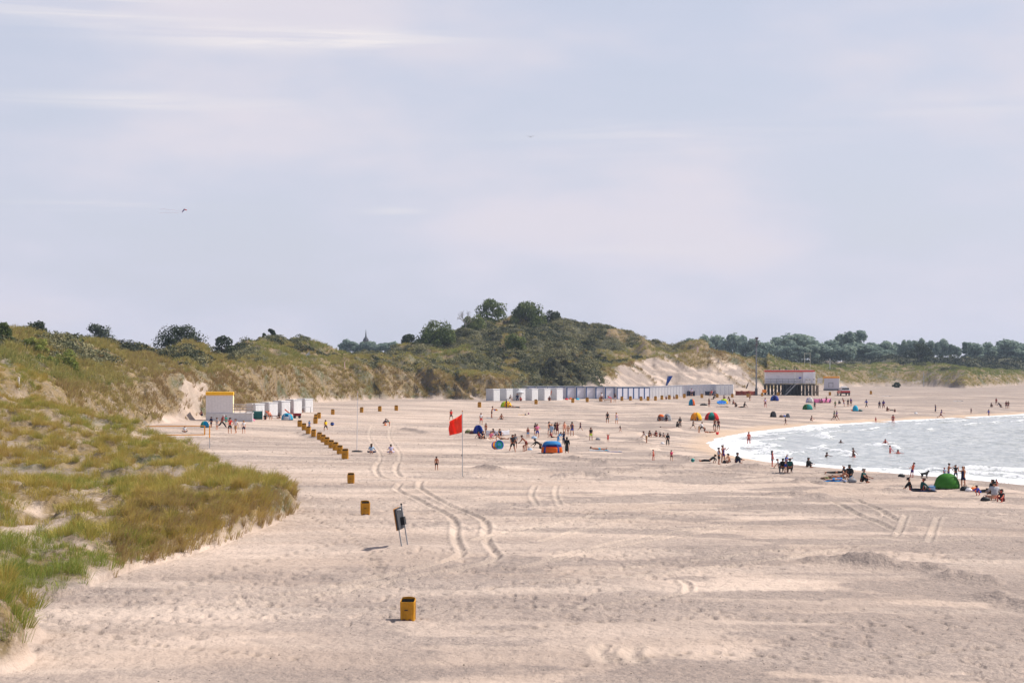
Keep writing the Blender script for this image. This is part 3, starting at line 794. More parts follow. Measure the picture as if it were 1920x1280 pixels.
me = np_mesh('dune_grass', V, T, GRASS_NEAR, dict(tint=t))
tag(link_mesh('dune_grass', me), 'tussocks of olive and straw marram grass on the near dune', None, None, 'stuff')
# dead straw hanging over the cut edge
ed = onA & (HA - ZB > 0.05) & (HA - ZB < 1.5) & (PXG0 > 210) & (GY < 150) & (TA < 1.4)
x, y, z, r, c = scatter(ed * 9.0)
V, T, t = blades(x, y, z, RNG.uniform(.35, .75, len(x)), 12, 0.022, np.full(len(x), .22), np.clip(RNG.normal(.12, .14, len(x)), 0, 1), (0.55, -0.85))
me = np_mesh('dune_grass', V, T, GRASS_FAR, dict(tint=t))
tag(link_mesh('dune_grass', me), 'dead brown straw and roots hanging over the eroded dune edge', None, None, 'stuff')
# farther dunes
tuft2 = TUFT2
dens = mar * (1 - .85 * scr) * (GY >= 242) * inview * (0.9 + 2.2 * tuft2) * np.clip(330 / GY, .3, 1.2) ** 1.1
x, y, z, r, c = scatter(dens)
gn = fbm(x / 18, y / 40, 4, 413); fr = (TB[r, c] < 1.0)
tint = np.clip(0.30 + (gn - 0.25) * 0.9 - 0.40 * fr + 0.45 * (PXG0[r, c] > 1440), 0, 1)
ht = (0.40 + 0.5 * tuft2[r, c]) * RNG.uniform(.7, 1.3, len(x))
xt, yt, zt_, rt, ct = scatter(mar * (1 - .85 * scr) * (GY >= 242) * (GY < 620) * inview * (0.03 + 0.16 * tuft2))
kt = len(xt)
Vc, Tc, tc_ = blades(xt, yt, zt_, RNG.uniform(.7, 1.2, kt), 60, 0.055, RNG.uniform(.5, 1.2, kt), np.clip(.30 + (fbm(xt / 18, yt / 40, 4, 413) - .25) * .9 - .35 * (TB[rt, ct] < 1) + RNG.normal(0, .25, kt), 0, 1), (0.15, -0.03), dome=.55)
V, T, t = blades(x, y, z, ht, 9, 0.075, 0.35 + 0.3 * tuft2[r, c], tint, (0.12, -0.03))

T = np.concatenate([T, Tc + len(V)]); V = np.concatenate([V, Vc]); t = np.concatenate([t, tc_])
me = np_mesh('dune_grass', V, T, GRASS_FAR, dict(tint=t))
tag(link_mesh('dune_grass', me), 'marram grass covering the farther dunes and their slopes', None, None, 'stuff')

def leaves(cx, cy, cz, rad, hgt, nl, size, tint, rng=RNG, low=-0.15, jag=0.07):
    """bushes: nl small leaf faces on a lumpy half shell round each centre"""
    n = len(cx) * nl
    a = rng.uniform(0, 2 * np.pi, n); u = rng.uniform(low, 1, n); q = np.sqrt(np.clip(1 - u * u, 0, 1))
    rr = np.repeat(rad, nl) * (rng.uniform(0.80, 1.08, n)); hh = np.repeat(hgt, nl) * rng.uniform(0.80, 1.08, n)
    D = np.stack([q * np.cos(a), q * np.sin(a), u], -1)
    P = np.stack([np.repeat(cx, nl), np.repeat(cy, nl), np.repeat(cz, nl)], -1) + D * np.stack([rr, rr, hh], -1)
    P += rng.normal(0, jag, (n, 3)) * np.repeat(rad, nl)[:, None]
    nn = D + rng.normal(0, 0.55, (n, 3)); nn /= np.linalg.norm(nn, axis=1)[:, None]
    up = rng.normal(0, 1, (n, 3)); uu = np.cross(nn, up); uu /= np.linalg.norm(uu, axis=1)[:, None]; vv = np.cross(nn, uu)
    s = np.repeat(size, nl) if np.ndim(size) else np.full(n, size)
    s = (s * rng.uniform(0.6, 1.25, n) / 2)[:, None]
    V = np.stack([P - uu * s, P + vv * s * .62, P + uu * s, P - vv * s * .62], 1).reshape(-1, 3)
    Q = np.arange(n * 4).reshape(-1, 4)
    T = np.clip(np.repeat(tint, nl) + rng.normal(0, .17, n), 0, 1)
    return V, Q, np.repeat(T, 4)
def scrub_patch(mask, dper, rlo, rhi, nl, leaf, base, label, mat=SCRUB, hk=0.75):
    x, y, z, r, c = scatter(mask * dper * inview)
    rad = RNG.uniform(rlo, rhi, len(x)) * (0.7 + 0.6 * fbm(x / 8, y / 16, 2, 421)); h = rad * RNG.uniform(hk * .8, hk * 1.2, len(x))
    tint = np.clip(base + (fbm(x / 14, y / 30, 3, 423) - .5) * 1.3 + RNG.normal(0, .20, len(x)), 0, 1)
    V, Q, t = leaves(x, y, z + 0.1, rad, h, nl, leaf, tint)

    me = np_mesh('dune_scrub', V, Q, mat, dict(tint=t))
    tag(link_mesh('dune_scrub', me), label, None, None, 'stuff')
near_h = (GY < 930)
scrub_patch(scr * near_h, 0.32, 0.6, 1.7, 70, 0.42, 0.50, 'dark grey green scrub clothing the hill and dune tops', hk=.55)
scrub_patch(scr * near_h * (PXG0 > 330), 0.006, 1.2, 2.2, 150, 0.55, 0.52, 'larger dark bushes standing out of the hill scrub', hk=.65)
scrub_patch(scr * (GY >= 930) * (GY < 1120), 0.075, 1.4, 2.8, 60, 0.85, 0.02, 'dark blackish scrub on the far low ridge', hk=.6)
# scattered small shrubs in the marram
lone = mar * (1 - scr) * (GY > 245) * (GY < 960) * sstep(fbm(GX / 9, GY / 20, 3, 431), .52, .66)
scrub_patch(lone * (PXG0 > 330), 0.02, .45, 1.1, 50, 0.26, 0.40, 'small olive shrubs dotted among the dune grass')

# ------------------------------------------------------------------ trees and single bushes
def crown_mesh(name, rng, rx, ry, h, nblob, leaf, nleaf, mat, base, zlow=0.25, blob=(0.30, 0.48), shape='round'):
    """foliage: leaf faces on the shells of many lumps inside an uneven envelope, gaps left between"""
    cs = []
    for i in range(nblob):
        for _ in range(30):
            a = rng.uniform(0, 2 * np.pi); u = rng.uniform(0, 1); rr = math.sqrt(rng.uniform(0.1, 1))
            zz = zlow + (1 - zlow) * u
            if shape == 'round': env = math.sqrt(max(0, 1 - ((zz - .5 - zlow * .3) / (.55)) ** 2))
            elif shape == 'column': env = min(1, (1 - zz) * 3 + .15)
            else: env = math.sqrt(max(0, 1 - (zz / 1.02) ** 2))
            p = (a, rr * env * 0.72, zz)
            if env > 0.1: break
        cs.append((math.cos(p[0]) * p[1] * rx * 1.18, math.sin(p[0]) * p[1] * ry * 1.18, p[2] * h * 0.86))
    cs = np.array(cs); rad = rng.uniform(blob[0], blob[1], nblob) * min(rx, h * .6) * rng.uniform(.75, 1.1, nblob)
    tint = np.clip(base + (cs[:, 2] / h - .5) * 0.15 + rng.normal(0, .12, nblob), 0, 1)
    V, Q, t = leaves(cs[:, 0], cs[:, 1], cs[:, 2], rad, rad * 0.85, nleaf, leaf, tint, rng, low=-0.75, jag=0.13)
    return np_mesh(name, V, Q, mat, dict(tint=t))
BARK = pmat((0.10, 0.085, 0.07), 0.9, 0.25)
def trunk_mesh(name, rng, h, r, nlimb=5, spread=0.5):
    mb = MB(); p = Vector((0, 0, -0.4)); k = 4
    for i in range(k):
        q = Vector((rng.normal(0, .03) * h, rng.normal(0, .03) * h, h * (i + 1) / k * 0.8))
        mb.tube(p, q, r * (1 - i / k * .75), r * (1 - (i + 1) / k * .75), 7); p = q
    for i in range(nlimb):
        z0 = h * rng.uniform(0.25, 0.6); a = rng.uniform(0, 2 * np.pi); l = h * spread * rng.uniform(.6, 1)
        a0 = Vector((0, 0, z0)); a1 = Vector((math.cos(a) * l * .5, math.sin(a) * l * .5, z0 + l * .35)); a2 = Vector((math.cos(a) * l, math.sin(a) * l, z0 + l * .75))
        mb.tube(a0, a1, r * .4, r * .25, 5); mb.tube(a1, a2, r * .25, r * .08, 5)
    return mb.mesh(name, BARK)
LEAF_DARK = leaf_mat('dark tree leaves', (0.022, 0.034, 0.020), (0.045, 0.062, 0.030), (0.085, 0.100, 0.048), 0.2)
LEAF_MID = leaf_mat('green tree leaves', (0.045, 0.070, 0.025), (0.105, 0.140, 0.045), (0.20, 0.225, 0.08), 0.3)
LEAF_FAR = leaf_mat('far tree leaves', (0.14, 0.20, 0.18), (0.23, 0.30, 0.25), (0.33, 0.39, 0.30), 0.4)  # distance haze painted into these paler, bluer leaf colours
LEAF_BRIGHT = leaf_mat('bright bush leaves', (0.09, 0.12, 0.03), (0.20, 0.24, 0.05), (0.33, 0.34, 0.09), 0.35)
def plant(name, label, cat, px, pytop, pybot, wpx, d, mat, base, shape='round', nblob=14, leafpx=1.7, nleaf=110, zlow=.2, group=None, sink=0.3, rng=None):
    rng = rng or np.random.default_rng(abs(hash_s(label)) % 100000)
    s = d / F; z0 = HC - (pybot - HY) * s; h = (pybot - pytop) * s; rx = wpx * s / 2
    x = (px - CX) * s; zb = min(gz(x, d), z0 + 1.0); h = h + (z0 - zb) if zb < z0 else h
    t = empty(name, (x, d, zb - 0.05), 0, label, cat, group)
    link_mesh('crown', crown_mesh('crown', rng, rx, rx * .9, h, nblob, leafpx * s * 2.3, int(nleaf * 1.7), mat, base, zlow, shape=shape), t)
    link_mesh('trunk', trunk_mesh('trunk', rng, h * .85, max(.06, min(.35, h * .035)), 5, .4), t)
    return t
def hash_s(s):
    v = 7
    for ch in s: v = (v * 131 + ord(ch)) % 1000003
    return v
plant('tree', 'big dark round tree standing alone on the left dune skyline', 'tree', 338, 610, 655, 112, 440, LEAF_DARK, .35, 'dome', 30, 1.6, 130, 0.05)
plant('tree', 'pale airy tree left of the big dark one on the skyline', 'tree', 188, 604, 646, 58, 560, LEAF_DARK, .62, 'round', 16, 1.7, 110, .2)
plant('bush', 'dark spiky bushes on the dune crest at the far left edge', 'bush', 62, 600, 632, 90, 330, LEAF_DARK, .40, 'dome', 16, 1.8, 90, .05)
plant('bush', 'low dark bush trailing down the crest right of the far left bushes', 'bush', 128, 622, 645, 80, 360, LEAF_DARK, .30, 'dome', 14, 1.7, 90, .05)
plant('bush', 'dark shaded bush cut by the left edge of the picture', 'bush', 4, 618, 652, 46, 270, LEAF_MID, .25, 'dome', 12, 1.9, 90, .05)
plant('bush', 'bright yellow green bush patch on the left dune slope', 'bush', 62, 634, 664, 78, 268, LEAF_BRIGHT, .60, 'dome', 16, 1.8, 90, .02)
plant('bush', 'low bright green bush below the yellow green patch', 'bush', 92, 660, 684, 60, 262, LEAF_BRIGHT, .35, 'dome', 12, 1.8, 80, .02)
plant('bush', 'fresh green bush trailing right from the yellow green patch', 'bush', 130, 648, 672, 60, 272, LEAF_BRIGHT, .48, 'dome', 12, 1.8, 80, .02)
plant('bush', 'dark green bushes right of the big round skyline tree', 'bush', 415, 628, 655, 60, 470, LEAF_DARK, .45, 'dome', 12, 1.7, 90, .05)
plant('tree', 'small windblown tree on the dune crest near the flag', 'tree', 509, 617, 636, 18, 545, LEAF_DARK, .35, 'round', 7, 1.7, 60, .35)
plant('tree', 'tiny round tree left of the small windblown crest tree', 'tree', 493, 622, 637, 9, 542, LEAF_DARK, .35, 'round', 5, 1.6, 50, .45)
plant('bush', 'tall fresh green bush on the left shoulder of the hill', 'bush', 818, 606, 664, 84, 628, LEAF_MID, .55, 'dome', 26, 1.7, 120, .03)
plant('bush', 'low dark bush left of the tall fresh green hill bush', 'bush', 765, 632, 664, 50, 625, LEAF_DARK, .45, 'dome', 12, 1.7, 90, .03)
plant('bush', 'yellowish green bush below the bare tree on the hill', 'bush', 890, 598, 634, 62, 668, LEAF_MID, .75, 'dome', 16, 1.7, 100, .03)
plant('tree', 'rounded tree crowning the hill, left one of the summit thicket', 'tree', 922, 566, 618, 64, 706, LEAF_MID, .45, 'dome', 16, 1.7, 120, .02)
plant('bush', 'wide thicket on the hill summit right of the rounded tree', 'bush', 985, 571, 622, 104, 712, LEAF_MID, .52, 'dome', 26, 1.7, 110, .03)
plant('bush', 'thin low bush tapering off right of the summit thicket', 'bush', 1035, 583, 604, 40, 722, LEAF_DARK, .55, 'dome', 10, 1.7, 80, .03)
plant('bush', 'bright green bush alone in the middle of the hill slope', 'bush', 967, 626, 660, 64, 606, LEAF_MID, .70, 'dome', 18, 1.7, 120, .03)
plant('bush', 'dark brown green bush lying on the beach by the right dune foot', 'bush', 1681, 718, 728, 18, 800, LEAF_DARK, .35, 'dome', 14, 1.0, 70, .0)
plant('bush', 'broad dark bush rising from the far right ridge', 'bush', 1722, 644, 668, 76, 1010, LEAF_DARK, .35, 'dome', 16, 1.5, 100, .0)
# bare tree
def bare_tree():
    s = 650 / F; x = (872 - CX) * s; zb = gz(x, 650)
    t = empty('bare_tree', (x, 650, zb), 0, 'leafless grey tree with branching twigs on the hill skyline', 'tree')
    rng = np.random.default_rng(5); mb = MB(); H = 8.5
    tr = MB().tube((0, 0, -.3), (.2, 0, H * .3), .20, .14, 6); tr.tube((.2, 0, H * .3), (-.1, 0, H * .5), .14, .08, 6)
    def br(p, d, l, r, k):
        q = p + d * l; mb.tube(p, q, r, r * .6, 5)
        if k == 0: return
        for i in range(3 if k > 1 else 3):
            dd = (d + Vector(rng.normal(0, .45, 3)) + Vector((0, 0, .15))).normalized(); br(p + d * l * rng.uniform(.6, 1), dd, l * .68, r * .62, k - 1)
    for i in range(6):
        a = i * 1.05; br(Vector((.1, 0, H * (.26 + .04 * i))), Vector((math.cos(a), math.sin(a) * .5, .75)).normalized(), 1.9, .085, 3)
    gm = pmat((0.30, 0.27, 0.24), .9)
    tr.build('trunk', gm, t); mb.build('branches', gm, t)
bare_tree()

# far tree line: six tree shapes, each tree a thing of its own
NUM = ['first', 'second', 'third', 'fourth', 'fifth', 'sixth', 'seventh', 'eighth', 'ninth', 'tenth', 'eleventh', 'twelfth', 'thirteenth', 'fourteenth', 'fifteenth', 'sixteenth', 'seventeenth', 'eighteenth', 'nineteenth', 'twentieth',
       'twenty-first', 'twenty-second', 'twenty-third', 'twenty-fourth', 'twenty-fifth', 'twenty-sixth', 'twenty-seventh', 'twenty-eighth', 'twenty-ninth', 'thirtieth']
PROTO = []
for i in range(7):
    rng = np.random.default_rng(50 + i)
    sh = 'column' if i == 6 else ('round' if i % 2 else 'dome')
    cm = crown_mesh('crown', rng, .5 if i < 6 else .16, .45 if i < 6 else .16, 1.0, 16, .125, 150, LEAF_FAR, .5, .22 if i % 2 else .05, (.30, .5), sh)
    PROTO.append((cm, trunk_mesh('trunk', rng, .85, .022, 5, .35)))
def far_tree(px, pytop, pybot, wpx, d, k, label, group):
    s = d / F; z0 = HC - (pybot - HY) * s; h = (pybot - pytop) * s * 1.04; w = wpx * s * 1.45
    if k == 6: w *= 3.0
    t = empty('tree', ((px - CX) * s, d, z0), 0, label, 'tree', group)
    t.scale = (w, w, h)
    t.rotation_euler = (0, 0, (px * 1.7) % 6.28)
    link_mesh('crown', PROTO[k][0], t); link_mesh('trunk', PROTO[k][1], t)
rr = random.Random(4)
FARL = []
# (px, top, bottom, width, d, shape)
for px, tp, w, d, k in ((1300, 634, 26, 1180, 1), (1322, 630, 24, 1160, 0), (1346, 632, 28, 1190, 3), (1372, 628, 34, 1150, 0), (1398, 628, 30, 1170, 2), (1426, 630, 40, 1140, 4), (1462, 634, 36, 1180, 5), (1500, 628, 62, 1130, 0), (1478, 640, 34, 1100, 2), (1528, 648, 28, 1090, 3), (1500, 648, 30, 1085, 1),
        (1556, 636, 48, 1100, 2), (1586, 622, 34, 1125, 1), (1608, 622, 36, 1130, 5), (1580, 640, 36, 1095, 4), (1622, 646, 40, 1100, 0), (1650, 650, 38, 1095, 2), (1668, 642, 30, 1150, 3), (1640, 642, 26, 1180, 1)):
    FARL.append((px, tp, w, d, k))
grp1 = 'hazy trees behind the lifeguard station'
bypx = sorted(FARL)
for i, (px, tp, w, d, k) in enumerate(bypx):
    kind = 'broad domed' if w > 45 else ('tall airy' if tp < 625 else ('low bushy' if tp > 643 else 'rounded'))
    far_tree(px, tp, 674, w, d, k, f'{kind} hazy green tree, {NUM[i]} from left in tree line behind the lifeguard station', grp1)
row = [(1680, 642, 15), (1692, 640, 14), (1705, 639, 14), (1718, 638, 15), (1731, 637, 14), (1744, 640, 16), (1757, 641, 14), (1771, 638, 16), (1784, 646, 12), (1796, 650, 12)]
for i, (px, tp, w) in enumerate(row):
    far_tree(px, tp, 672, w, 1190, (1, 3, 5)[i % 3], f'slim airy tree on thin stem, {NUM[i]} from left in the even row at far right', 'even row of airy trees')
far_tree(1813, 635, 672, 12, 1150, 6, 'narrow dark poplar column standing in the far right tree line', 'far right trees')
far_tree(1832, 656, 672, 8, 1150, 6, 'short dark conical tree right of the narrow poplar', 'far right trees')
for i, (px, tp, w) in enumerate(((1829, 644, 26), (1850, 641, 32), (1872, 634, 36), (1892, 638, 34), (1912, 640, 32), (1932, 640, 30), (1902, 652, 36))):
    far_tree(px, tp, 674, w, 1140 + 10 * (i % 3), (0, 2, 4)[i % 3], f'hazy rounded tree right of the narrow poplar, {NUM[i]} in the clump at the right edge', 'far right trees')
# behind the left dunes
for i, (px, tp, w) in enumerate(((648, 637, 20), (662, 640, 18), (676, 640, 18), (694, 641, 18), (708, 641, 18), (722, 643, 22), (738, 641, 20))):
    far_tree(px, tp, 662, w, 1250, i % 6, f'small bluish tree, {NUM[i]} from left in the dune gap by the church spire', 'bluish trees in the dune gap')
# church spire in the gap
s = 1270 / F
t = empty('church_tower', ((686 - CX) * s, 1270, HC - (668 - HY) * s), 0, 'tiny dark church spire poking over trees in the dune gap', 'church')
MB().box((0, 0, 5), (3.4, 3.4, 10.4)).build('tower', pmat((.16, .13, .12), .9), t)
MB().lathe([(2.0, 10.2), (1.5, 11.2), (.5, 12.6), (.35, 14.4), (.05, 17.2)], n=8).build('spire', pmat((.05, .055, .07), .6), t)
MB().prism([(-4, 0), (4, 0), (4, 5.5), (0, 8.5), (-4, 5.5)], 2, 18).build('nave', pmat((.30, .25, .22), .9), t)

# ------------------------------------------------------------------ weed, shells and chips strewn on the sand
fl = flat * (SD > 1.5) * (GY > 50) * (GY < 330)
lit = fl * (0.05 + 1.1 * np.clip(grit, 0, 1) * sstep(fbm(GX / 2.5, GY / 2.0, 3, 601), .5, .66) + 1.2 * RDG) * np.clip(150 / GY, .3, 1.2)
x, y, z, r, c = scatter(lit * inview)
n_ = len(x); sz = RNG.uniform(.02, .075, n_) * np.clip(y / 140, .7, 1.5); a = RNG.uniform(0, np.pi, n_)
ux, uy = np.cos(a) * sz, np.sin(a) * sz; el_ = RNG.uniform(.3, .8, n_)
V = np.empty((n_, 5, 3))
V[:, 0] = np.stack([x - ux, y - uy, z - .01], -1); V[:, 1] = np.stack([x + uy * el_, y - ux * el_, z - .01], -1); V[:, 2] = np.stack([x + ux, y + uy, z - .01], -1); V[:, 3] = np.stack([x - uy * el_, y + ux * el_, z - .01], -1)
V[:, 4] = np.stack([x + ux * .2, y + uy * .2, z + sz * RNG.uniform(.35, .8, n_)], -1)
i = np.arange(n_)[:, None] * 5
T = np.concatenate([i + np.array([[k, (k + 1) % 4, 4]]) for k in range(4)])
LIT = leaf_mat('weed and shell litter', (.03, .025, .02), (.09, .07, .055), (.42, .37, .32), 0.0)
me = np_mesh('beach_litter', V.reshape(-1, 3), T, LIT, dict(tint=np.repeat(np.clip(RNG.normal(.3, .25, n_), 0, 1), 5)))
tag(link_mesh('beach_litter', me), 'bits of dark weed, chips and shells strewn over the sand', None, None, 'stuff')
# ------------------------------------------------------------------ furniture of the beach
YEL = pmat(srgb(190, 134, 14), 0.55, 0.18, 0.35); YELD = pmat(srgb(150, 105, 20), 0.7, .2)
DARK = pmat((0.018, 0.018, 0.02), 0.6); RUST = pmat((0.16, 0.055, 0.03), 0.9, .3)
WHITE = pmat((0.80, 0.80, 0.80), 0.55, 0.06); OFFW = pmat((0.62, 0.61, 0.62), 0.6, 0.07); GREYL = pmat((0.58, 0.58, 0.60), 0.6, 0.07)
GREY = pmat((0.28, 0.29, 0.31), 0.6, .1); STEEL = pmat((0.42, 0.44, 0.46), 0.4, .1, .5, 3, .6)
BLUEP = pmat(srgb(25, 70, 125), 0.5, .1); NAVY = pmat(srgb(22, 32, 95), 0.7, .1)
WOOD = pmat((0.20, 0.155, 0.115), 0.85, .25); WOODD = pmat((0.035, 0.03, 0.03), 0.9, .3); WOODO = pmat((0.42, 0.19, 0.06), 0.8, .2)

def rounded(w, d, r, n=4):
    pts = []
    for cx, cy, a0 in ((w / 2 - r, d / 2 - r, 0), (-w / 2 + r, d / 2 - r, 90), (-w / 2 + r, -d / 2 + r, 180), (w / 2 - r, -d / 2 + r, 270)):
        for i in range(n + 1):
            a = R(a0 + 90 * i / n); pts.append((cx + r * math.cos(a), cy + r * math.sin(a)))
    return pts
def shell(rings):
    mb = MB(); n = len(rings[0]); vs = [p for ring in rings for p in ring]; fs = []
    for k in range(len(rings) - 1):
        for i in range(n): fs.append((k * n + i, k * n + (i + 1) % n, (k + 1) * n + (i + 1) % n, (k + 1) * n + i))
    fs.append(tuple(reversed(range(n)))); fs.append(tuple(range((len(rings) - 1) * n, len(rings) * n)))
    return mb.add(vs, fs)

# ---- yellow litter bins
def make_bin():
    t = empty('litter_bin', (0, 0, 0), 0)
    W_, D_, H_ = 0.56, 0.46, 0.78
    lo = [(x * .93, y * .93, 0.0) for x, y in rounded(W_, D_, .07)]; mid = [(x, y, .5) for x, y in rounded(W_, D_, .07)]
    # the mouth slopes: the back stands a little higher than the front
    top = [(x, y, H_ + .10 * (y / D_)) for x, y in rounded(W_, D_, .07)]
    ti = [(x * .90, y * .88, H_ + .10 * (y / D_)) for x, y in rounded(W_, D_, .07)]
    bi = [(x * .86, y * .84, .06) for x, y in rounded(W_, D_, .07)]
    b = shell([lo, mid, top, ti, bi]).build('body', YEL, t)
    rb = MB()
    for x in (-.20, -.02, .165): rb.box((x, -D_ / 2 - .010, .40), (.045, .02, .66))
    for s in (-1, 1): rb.box((s * (W_ / 2 + .008), 0, .40), (.016, .05, .66))
    rb.build('ribs', YEL, t)
    MB().box((-.03, -D_ / 2 - .027, .42), (.13, .014, .035)).build('latch', DARK, t)
    shell([[(x * .89, y * .87, .56) for x, y in rounded(W_, D_, .07)], [(x * .89, y * .87, H_ - .02 + .09 * (y / D_)) for x, y in rounded(W_, D_, .07)]]).build('mouth_dark', pmat((.006, .006, .006), .95, .1, .02), t)  # near-black plug stands in for the shade inside the bin's mouth
    hood = MB()
    hood.grid([[(x, .5 * D_ * .98 - .02 * j, H_ + .05 + .035 * j * (1 - (x / .29) ** 2 * .5)) for j in range(3)] for x in np.linspace(-.25, .25, 9)], thick=.015)
    hood.build('back_rim', YEL, t)
    for s in (-1, 1): MB().box((s * .12, -.235, .045), (.11, .03, .07)).build('stain_plate', RUST, t)
    return t
BIN0 = make_bin(); _first = [True]
def litter_bin(px, py, hpx, label, group, yaw=None, col=None):
    p = ground(px, py); s = hpx * p.y / F / 0.86; s = min(max(s, .85), 1.35)
    t = BIN0 if _first[0] else copy_tree(BIN0)
    _first[0] = False
    t.location = p - Vector((0, 0, .03)); t.scale = (s,) * 3
    t.rotation_euler = (0, 0, R(yaw if yaw is not None else (px * 7) % 17 - 8))
    tag(t, label, 'litter bin', group)
G_ = 'yellow litter bins standing on the beach'
litter_bin(765, 1161, 42, 'largest and nearest yellow litter bin, alone in the foreground sand', G_, -6)
litter_bin(685, 964, 26, 'yellow litter bin left of the leaning notice board', G_, 10)
litter_bin(658, 906, 20, 'yellow litter bin just below the nearest end of the diagonal bin row', G_, 3)
ROW = [(647, 860, 19), (637, 851, 16.5), (629, 844, 15.5), (621, 840, 15.5), (613, 834, 15), (606, 829, 14.5), (599, 824.5, 14.5), (588, 818, 13.5), (578, 812.5, 13.5), (570, 806, 13), (562, 800, 12.5)]
for i, (a, b, h) in enumerate(ROW):
    litter_bin(a, b, h, ('nearest and frontmost bin of the diagonal row of yellow litter bins' if i == 0 else ('farthest bin at the upper left end of the diagonal yellow bin row' if i == 10 else f'{NUM[i]} yellow bin from the near end of the diagonal row')), 'diagonal row of yellow litter bins')
litter_bin(591.5, 794, 12, 'front bin of the three clustered yellow bins above the diagonal row', G_)
litter_bin(592.5, 787, 11, 'middle bin of the three clustered yellow bins above the diagonal row', G_)
litter_bin(598, 784, 11, 'rear right bin of the three clustered yellow bins above the diagonal row', G_)
for a, b, h, l in ((624, 777, 10, 'lone yellow bin right of the left white beach huts'), (678, 773, 10, 'yellow bin right beside the thin bare pole'),
                   (712, 771, 10, 'yellow bin midway between two others, right of the thin bare pole'), (743, 769.5, 10, 'rightmost of three yellow bins right of the bare pole'),
                   (899, 763.5, 10, 'yellow bin left of the lime green tent'), (1005, 757.5, 9, 'yellow bin before the middle white huts, right of the lime tent'),
                   (1074, 754.8, 8.5, 'yellow bin between the red and the turquoise bundle by the blue framed huts'), (1101, 753.5, 8.5, 'yellow bin right of the turquoise bundle by the blue framed huts')):
    litter_bin(a, b, h, l, G_)
for i, (a, b) in enumerate(((1126, 752), (1166, 751), (1182, 750.5), (1202, 751), (1215, 751), (1229, 750.5), (1241, 749), (1255, 748.3), (1269, 747.6), (1283, 746))):
    litter_bin(a, b, 8, f'{NUM[i]} yellow bin from left along the front of the long hut row', 'yellow bins along the long hut row')
for a, b, h, l in ((1316, 745.7, 7.5, 'yellow bin between the two navy windbreaks'), (1345, 745, 7, 'yellow bin at the right end of the second navy windbreak'),
                   (1373, 745, 7, 'yellow bin at the right end of the long hut row'), (1402, 744.5, 7, 'yellow bin before the brick red windbreak'),
                   (1429, 742.5, 6.5, 'yellow bin left of the raised lifeguard station'), (1459, 741.5, 6.5, 'yellow bin partly behind the blue tent under the lifeguard station'),
                   (1556, 741, 6.5, 'yellow bin between lifeguard station and red patrol car'), (1633, 739, 6.5, 'yellow bin alone right of the red patrol car')):
    litter_bin(a, b, h, l, G_)

# ---- leaning notice board seen nearly edge on
p = ground(757, 1022); s = p.y / F
t = empty('notice_board', p, 0, 'leaning grey notice board on two posts, seen edge on, in the near sand', 'sign')
t.rotation_euler = (0, R(-9), 0)
for k, (x, y, h) in enumerate(((-.10, -.25, 1.95), (.17, .55, 2.05))):
    MB().tube((x, y, -.4), (x, y, h), .034, .034, 10).build('post', GREY, t)
MB().box((-.02, .15, 1.40), (.09, 1.25, 1.10), rz=R(-9)).build('board', pmat((.055, .057, .065), .7, .1, .1), t)
MB().box((-.105, .13, 1.40), (.03, 1.29, 1.14), rz=R(-9)).build('face_panel', pmat(srgb(190, 130, 60), .6, .15), t)
MB().box((.17, .28, 1.25), (.17, .30, .42), rz=R(-15)).build('leaflet_box', DARK, t)
MB().box((.06, -.2, 1.88), (.16, .10, .045), rz=R(-15)).build('bracket', WHITE, t)
MB().lathe([(.04, 0), (.055, .03), (.04, .09), (.01, .1)], (.17, .55, 2.05), 10).build('post_cap', DARK, t)

# ---- flagpole with the red flag, bare pole
p = ground(867, 893); s = p.y / F; H_ = 121 * s
t = empty('flagpole', p, 0, 'slim grey flagpole carrying the big red flag mid beach', 'flagpole')
MB().tube((0, 0, -.4), (0, 0, H_), .038, .028, 10).build('pole', STEEL, t)
MB().lathe([(.0, 0), (.06, .03), (.06, .09), (.0, .13)], (0, 0, H_), 10).build('finial', pmat(srgb(180, 120, 70), .5), t)
MB().box((-.045, 0, 40 * s), (.06, .09, .18)).build('cleat', DARK, t)
def flag_mesh(w, h0, h1, drop, s, amp=.10):
    P = []
    for i in range(17):
        u = i / 16; row = []
        hh = h0 + (h1 - h0) * u
        for j in range(11):
            v = j / 10
            x = -w * u * (1 - .05 * math.sin(v * 3)); z = -drop * u ** .9 - hh * v
            y = amp * math.sin(u * 9 + v * 2.2) * u ** .6 + .05 * math.sin(u * 4 - v * 5)
            x += .06 * math.sin(v * 7 + 1) * u
            row.append((x, y, z))
        P.append(row)
    return MB().grid(P, thick=.006)
fo = flag_mesh(25 * s, 34 * s, 26 * s, 14 * s, s, .30).build('flag', pmat(srgb(248, 84, 50), .65, .06, .2, 3, 0, .45), None, True, loc=p + Vector((-.04, 0, H_ - 4.0 * s)))
tag(fo, 'bright red warning flag blowing left from the slim grey flagpole', 'flag')
p = ground(669, 844); s = p.y / F
t = empty('pole', p, 0, 'tall thin bare white pole beside the yellow bins', 'pole')
MB().tube((0, 0, -.4), (.10, 0, 108 * s), .045, .03, 8).build('shaft', OFFW, t); MB().lathe([(.02, 0), (.07, .04), (.05, .14), (0, .18)], (.1, 0, 108 * s), 8).build('cap', pmat((.5, .3, .25), .6), t)

